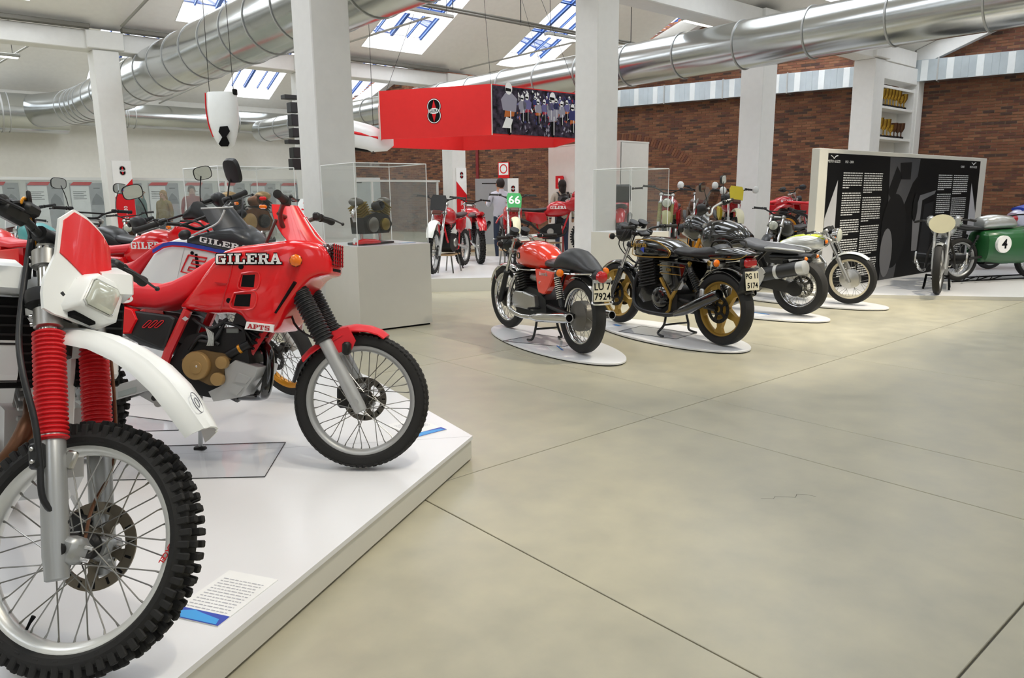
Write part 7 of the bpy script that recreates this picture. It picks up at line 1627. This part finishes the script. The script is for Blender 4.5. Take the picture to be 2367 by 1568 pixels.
# ---------------------------------------------------------------- racers on the right hand platform
def grey_racer():
    r = thing('motorcycle', 'grey vintage racer with a white oval number plate facing the camera', 'motorcycle', (11.42, 4.0, .055), math.radians(-162))
    rk = math.radians(26); ax = Vector((-math.sin(rk), 0, math.cos(rk))); R = .335; fa = (.68, 0, R); S = steer(Vector(fa)+ax*.6, rk, math.radians(-4))
    wheel(r, 'front_wheel', S @ Matrix.Translation(fa), R, .09, .065, ALUM, fine=False, n=28, drum=.1, seg=40); wheel(r, 'rear_wheel', Matrix.Translation((-.68, 0, R)), R, .1, .07, ALUM, fine=False, n=28, drum=.1, seg=40)
    for s in (1, -1):
        MB().tube([(.68, s*.075, R), (.6, s*.08, .6), (.44, s*.085, .96)], .017, 8, S).obj('girder_fork', ALUM, r)
        MB().tube(spline([(.4, s*.1, .95), (.38, s*.25, .97), (.28, s*.34, .95)], 4), .012, 8, S).obj('handlebar', DARKM, r); MB().cyl((.33, s*.3, .965), (.26, s*.36, .95), .017, 10, S).obj('grip', RUBBER, r)
        MB().body([(.1, .05, .9, 1.0), (.3, .06, .88, 1.03), (.42, .04, .92, 1.0)], 10, M=Matrix.Translation((0, s*.16, 0))).obj('cowl_lobe', SILV2, r, smooth=60)
        MB().tube([(.4, s*.04, .86), (.3, s*.16, .5), (.05, s*.18, .3), (-.4, s*.12, .34)], .016, 8).obj('frame_tube', DARKM, r)
        MB().cyl((.08, s*.12, .42), (.12, s*.34, .44), .07, 14).obj('cylinder', ENGB, r); MB().lathe([(.085, 0), (.085, .02)], (.12, s*.3, .44), (0, s, 0), 14).obj('cylinder_fin', ALU, r)
        pipe(r, 'exhaust_pipe', [(.15, s*.3, .42), (.25, s*.25, .3), (-.1, s*.2, .25), (-.7, s*.22, .3)], .022, CHROME)
    MB().body([(-.25, .1, .74, .84), (0, .15, .72, .95), (.2, .16, .74, .99), (.36, .1, .8, .92)], 16).obj('fuel_tank', SILV2, r, smooth=60); MB().body([(-.2, .1, .76, .8), (-.5, .13, .75, .82), (-.8, .1, .78, .88)], 14).obj('seat', BLK, r, smooth=60)
    MB().body([(.36, .1, .84, 1.0), (.46, .12, .84, 1.02), (.54, .09, .86, .98)], 14).obj('nose_cowl', mat('blue_grey', '#7f93a6', .3, coat=.4), r, smooth=60)
    el = [(.155*math.cos(2*PI*i/28), .125*math.sin(2*PI*i/28)) for i in range(28)]
    MB().loft([[(x, y, .93+z) for y, z in el] for x in (.60, .612)], S).obj('number_plate', CREAMP, r, smooth=30)
    crank(r, [(.25, .5), (.28, .3), (.1, .2), (-.2, .22), (-.25, .42)], .1, ALU)
    fender(r, 'front_fender', S @ Matrix.Translation(fa), R+.02, .1, 70, 135, SILV2); fender(r, 'rear_fender', Matrix.Translation((-.68, 0, R)), R+.02, .11, 50, 150, SILV2)
    t = thing('paddock_stand', 'low black stand under the grey racer', 'stand', (11.5, 4.05, .05), math.radians(-162))
    for s in (1, -1): MB().tube([(-.15, s*.16, .0), (.05, s*.14, .19), (.2, s*.16, .0)], .014, 6).obj('leg', BPRINT, t)
    MB().tube([(.05, -.14, .185), (.05, .14, .185)], .014, 6).obj('crossbar', BPRINT, t)
grey_racer()
def green_racer():
    r = thing('motorcycle', 'green streamlined racer with the number four in a white disc', 'motorcycle', (13.25, 3.85, .055), math.radians(-26))
    R = .33; wheel(r, 'front_wheel', Matrix.Translation((.7, 0, R)), R, .09, .065, ALUM, fine=False, n=24, drum=.1, seg=40); wheel(r, 'rear_wheel', Matrix.Translation((-.72, 0, R)), R, .1, .07, ALUM, fine=False, n=24, drum=.1, seg=40)
    MB().body([(-.42, .1, .34, .72), (-.38, .2, .28, .76), (-.1, .25, .25, .78), (.3, .27, .24, .8), (.75, .26, .26, .84), (1.0, .2, .32, .82), (1.12, .08, .42, .7)], 24, p=3.2).obj('streamlined_shell', GREEN, r, smooth=55)
    for s in (1, -1):
        d = [(.13*math.cos(2*PI*i/28), .13*math.sin(2*PI*i/28)) for i in range(28)]
        dd = MB().slab([(-.16+x, .56+z) for x, z in d], s*.2, s*.262).obj('number_disc', WPRINT, r, smooth=0)
        me = text_mesh('race_number', '4', .19, BPRINT, .001, bold=.006); me.transform(frame((-.16, s*.264, .56), (-s, 0, 0), (0, 0, 1))); link('race_number', me, dd)
        MB().tube([(-.72, s*.09, R), (-.3, s*.1, .38)], .022, 6).obj('swingarm', DARKM, r); shock(r, (-.5, s*.1, .7), (-.66, s*.1, .4), .026, BLACKP, 6)
    MB().body([(-.4, .1, .8, .88), (-.36, .14, .78, .97), (-.15, .16, .78, 1.0), (.1, .16, .78, .98), (.2, .12, .8, .9)], 18, p=2.6).obj('fuel_tank', SILV2, r, smooth=60)
    MB().body([(-.4, .1, .76, .82), (-.7, .12, .76, .86), (-.95, .08, .8, .9)], 14).obj('seat', BLK, r, smooth=60); crank(r, [(-.3, .5), (.1, .5), (.1, .25), (-.35, .25)], .12, ENGB)
    MB().tube(spline([(.2, .3, .9), (.4, .12, .98), (.4, -.12, .98), (.2, -.3, .9)], 5), .012, 8).obj('handlebar', DARKM, r)
    for k in range(3): MB().tube([(-.9+.25*k, -.34, .1), (-.8+.25*k, -.2, .02), (-.7+.25*k, -.34, .1)], .01, 5).obj('stand_bar', BPRINT, r)
    MB().tube([(-1.0, -.2, .02), (.8, -.2, .02)], .012, 5).obj('stand_rail', BPRINT, r); MB().tube([(-1.0, .2, .02), (.8, .2, .02)], .012, 5).obj('stand_rail', BPRINT, r)
green_racer()
def white_racer():
    r = thing('motorcycle', 'white, blue and red faired racer behind the green streamlined racer', 'motorcycle', (15.6, 4.15, .055), math.radians(-26))
    R = .33; wheel(r, 'front_wheel', Matrix.Translation((.7, 0, R)), R, .09, .065, ALUM, fine=False, n=24, seg=40); wheel(r, 'rear_wheel', Matrix.Translation((-.7, 0, R)), R, .1, .07, ALUM, fine=False, n=24, seg=40)
    MB().body([(-.3, .12, .78, .98), (-.1, .17, .7, 1.08), (.3, .2, .5, 1.14), (.65, .18, .5, 1.12), (.85, .08, .6, .95)], 20, p=2.6).obj('fairing', mat('white_lilac', '#d3d2e4', .3, coat=.5), r, smooth=60)
    MB().body([(-.8, .08, .84, .9), (-.5, .13, .8, .92), (-.28, .12, .8, .94)], 14).obj('seat_unit', REDD, r, smooth=60); MB().body([(-.2, .13, 1.0, 1.07), (.1, .16, 1.06, 1.13), (.4, .15, 1.08, 1.16), (.6, .1, 1.08, 1.13)], 14).obj('screen', BLUEP, r, smooth=60)
    crank(r, [(-.3, .6), (.2, .6), (.2, .25), (-.3, .25)], .14, ENGB)
    for s in (1, -1): MB().tube([(-.7, s*.09, R), (-.2, s*.1, .4), (-.1, s*.1, .75)], .02, 6).obj('frame_tube', DARKM, r)
white_racer()
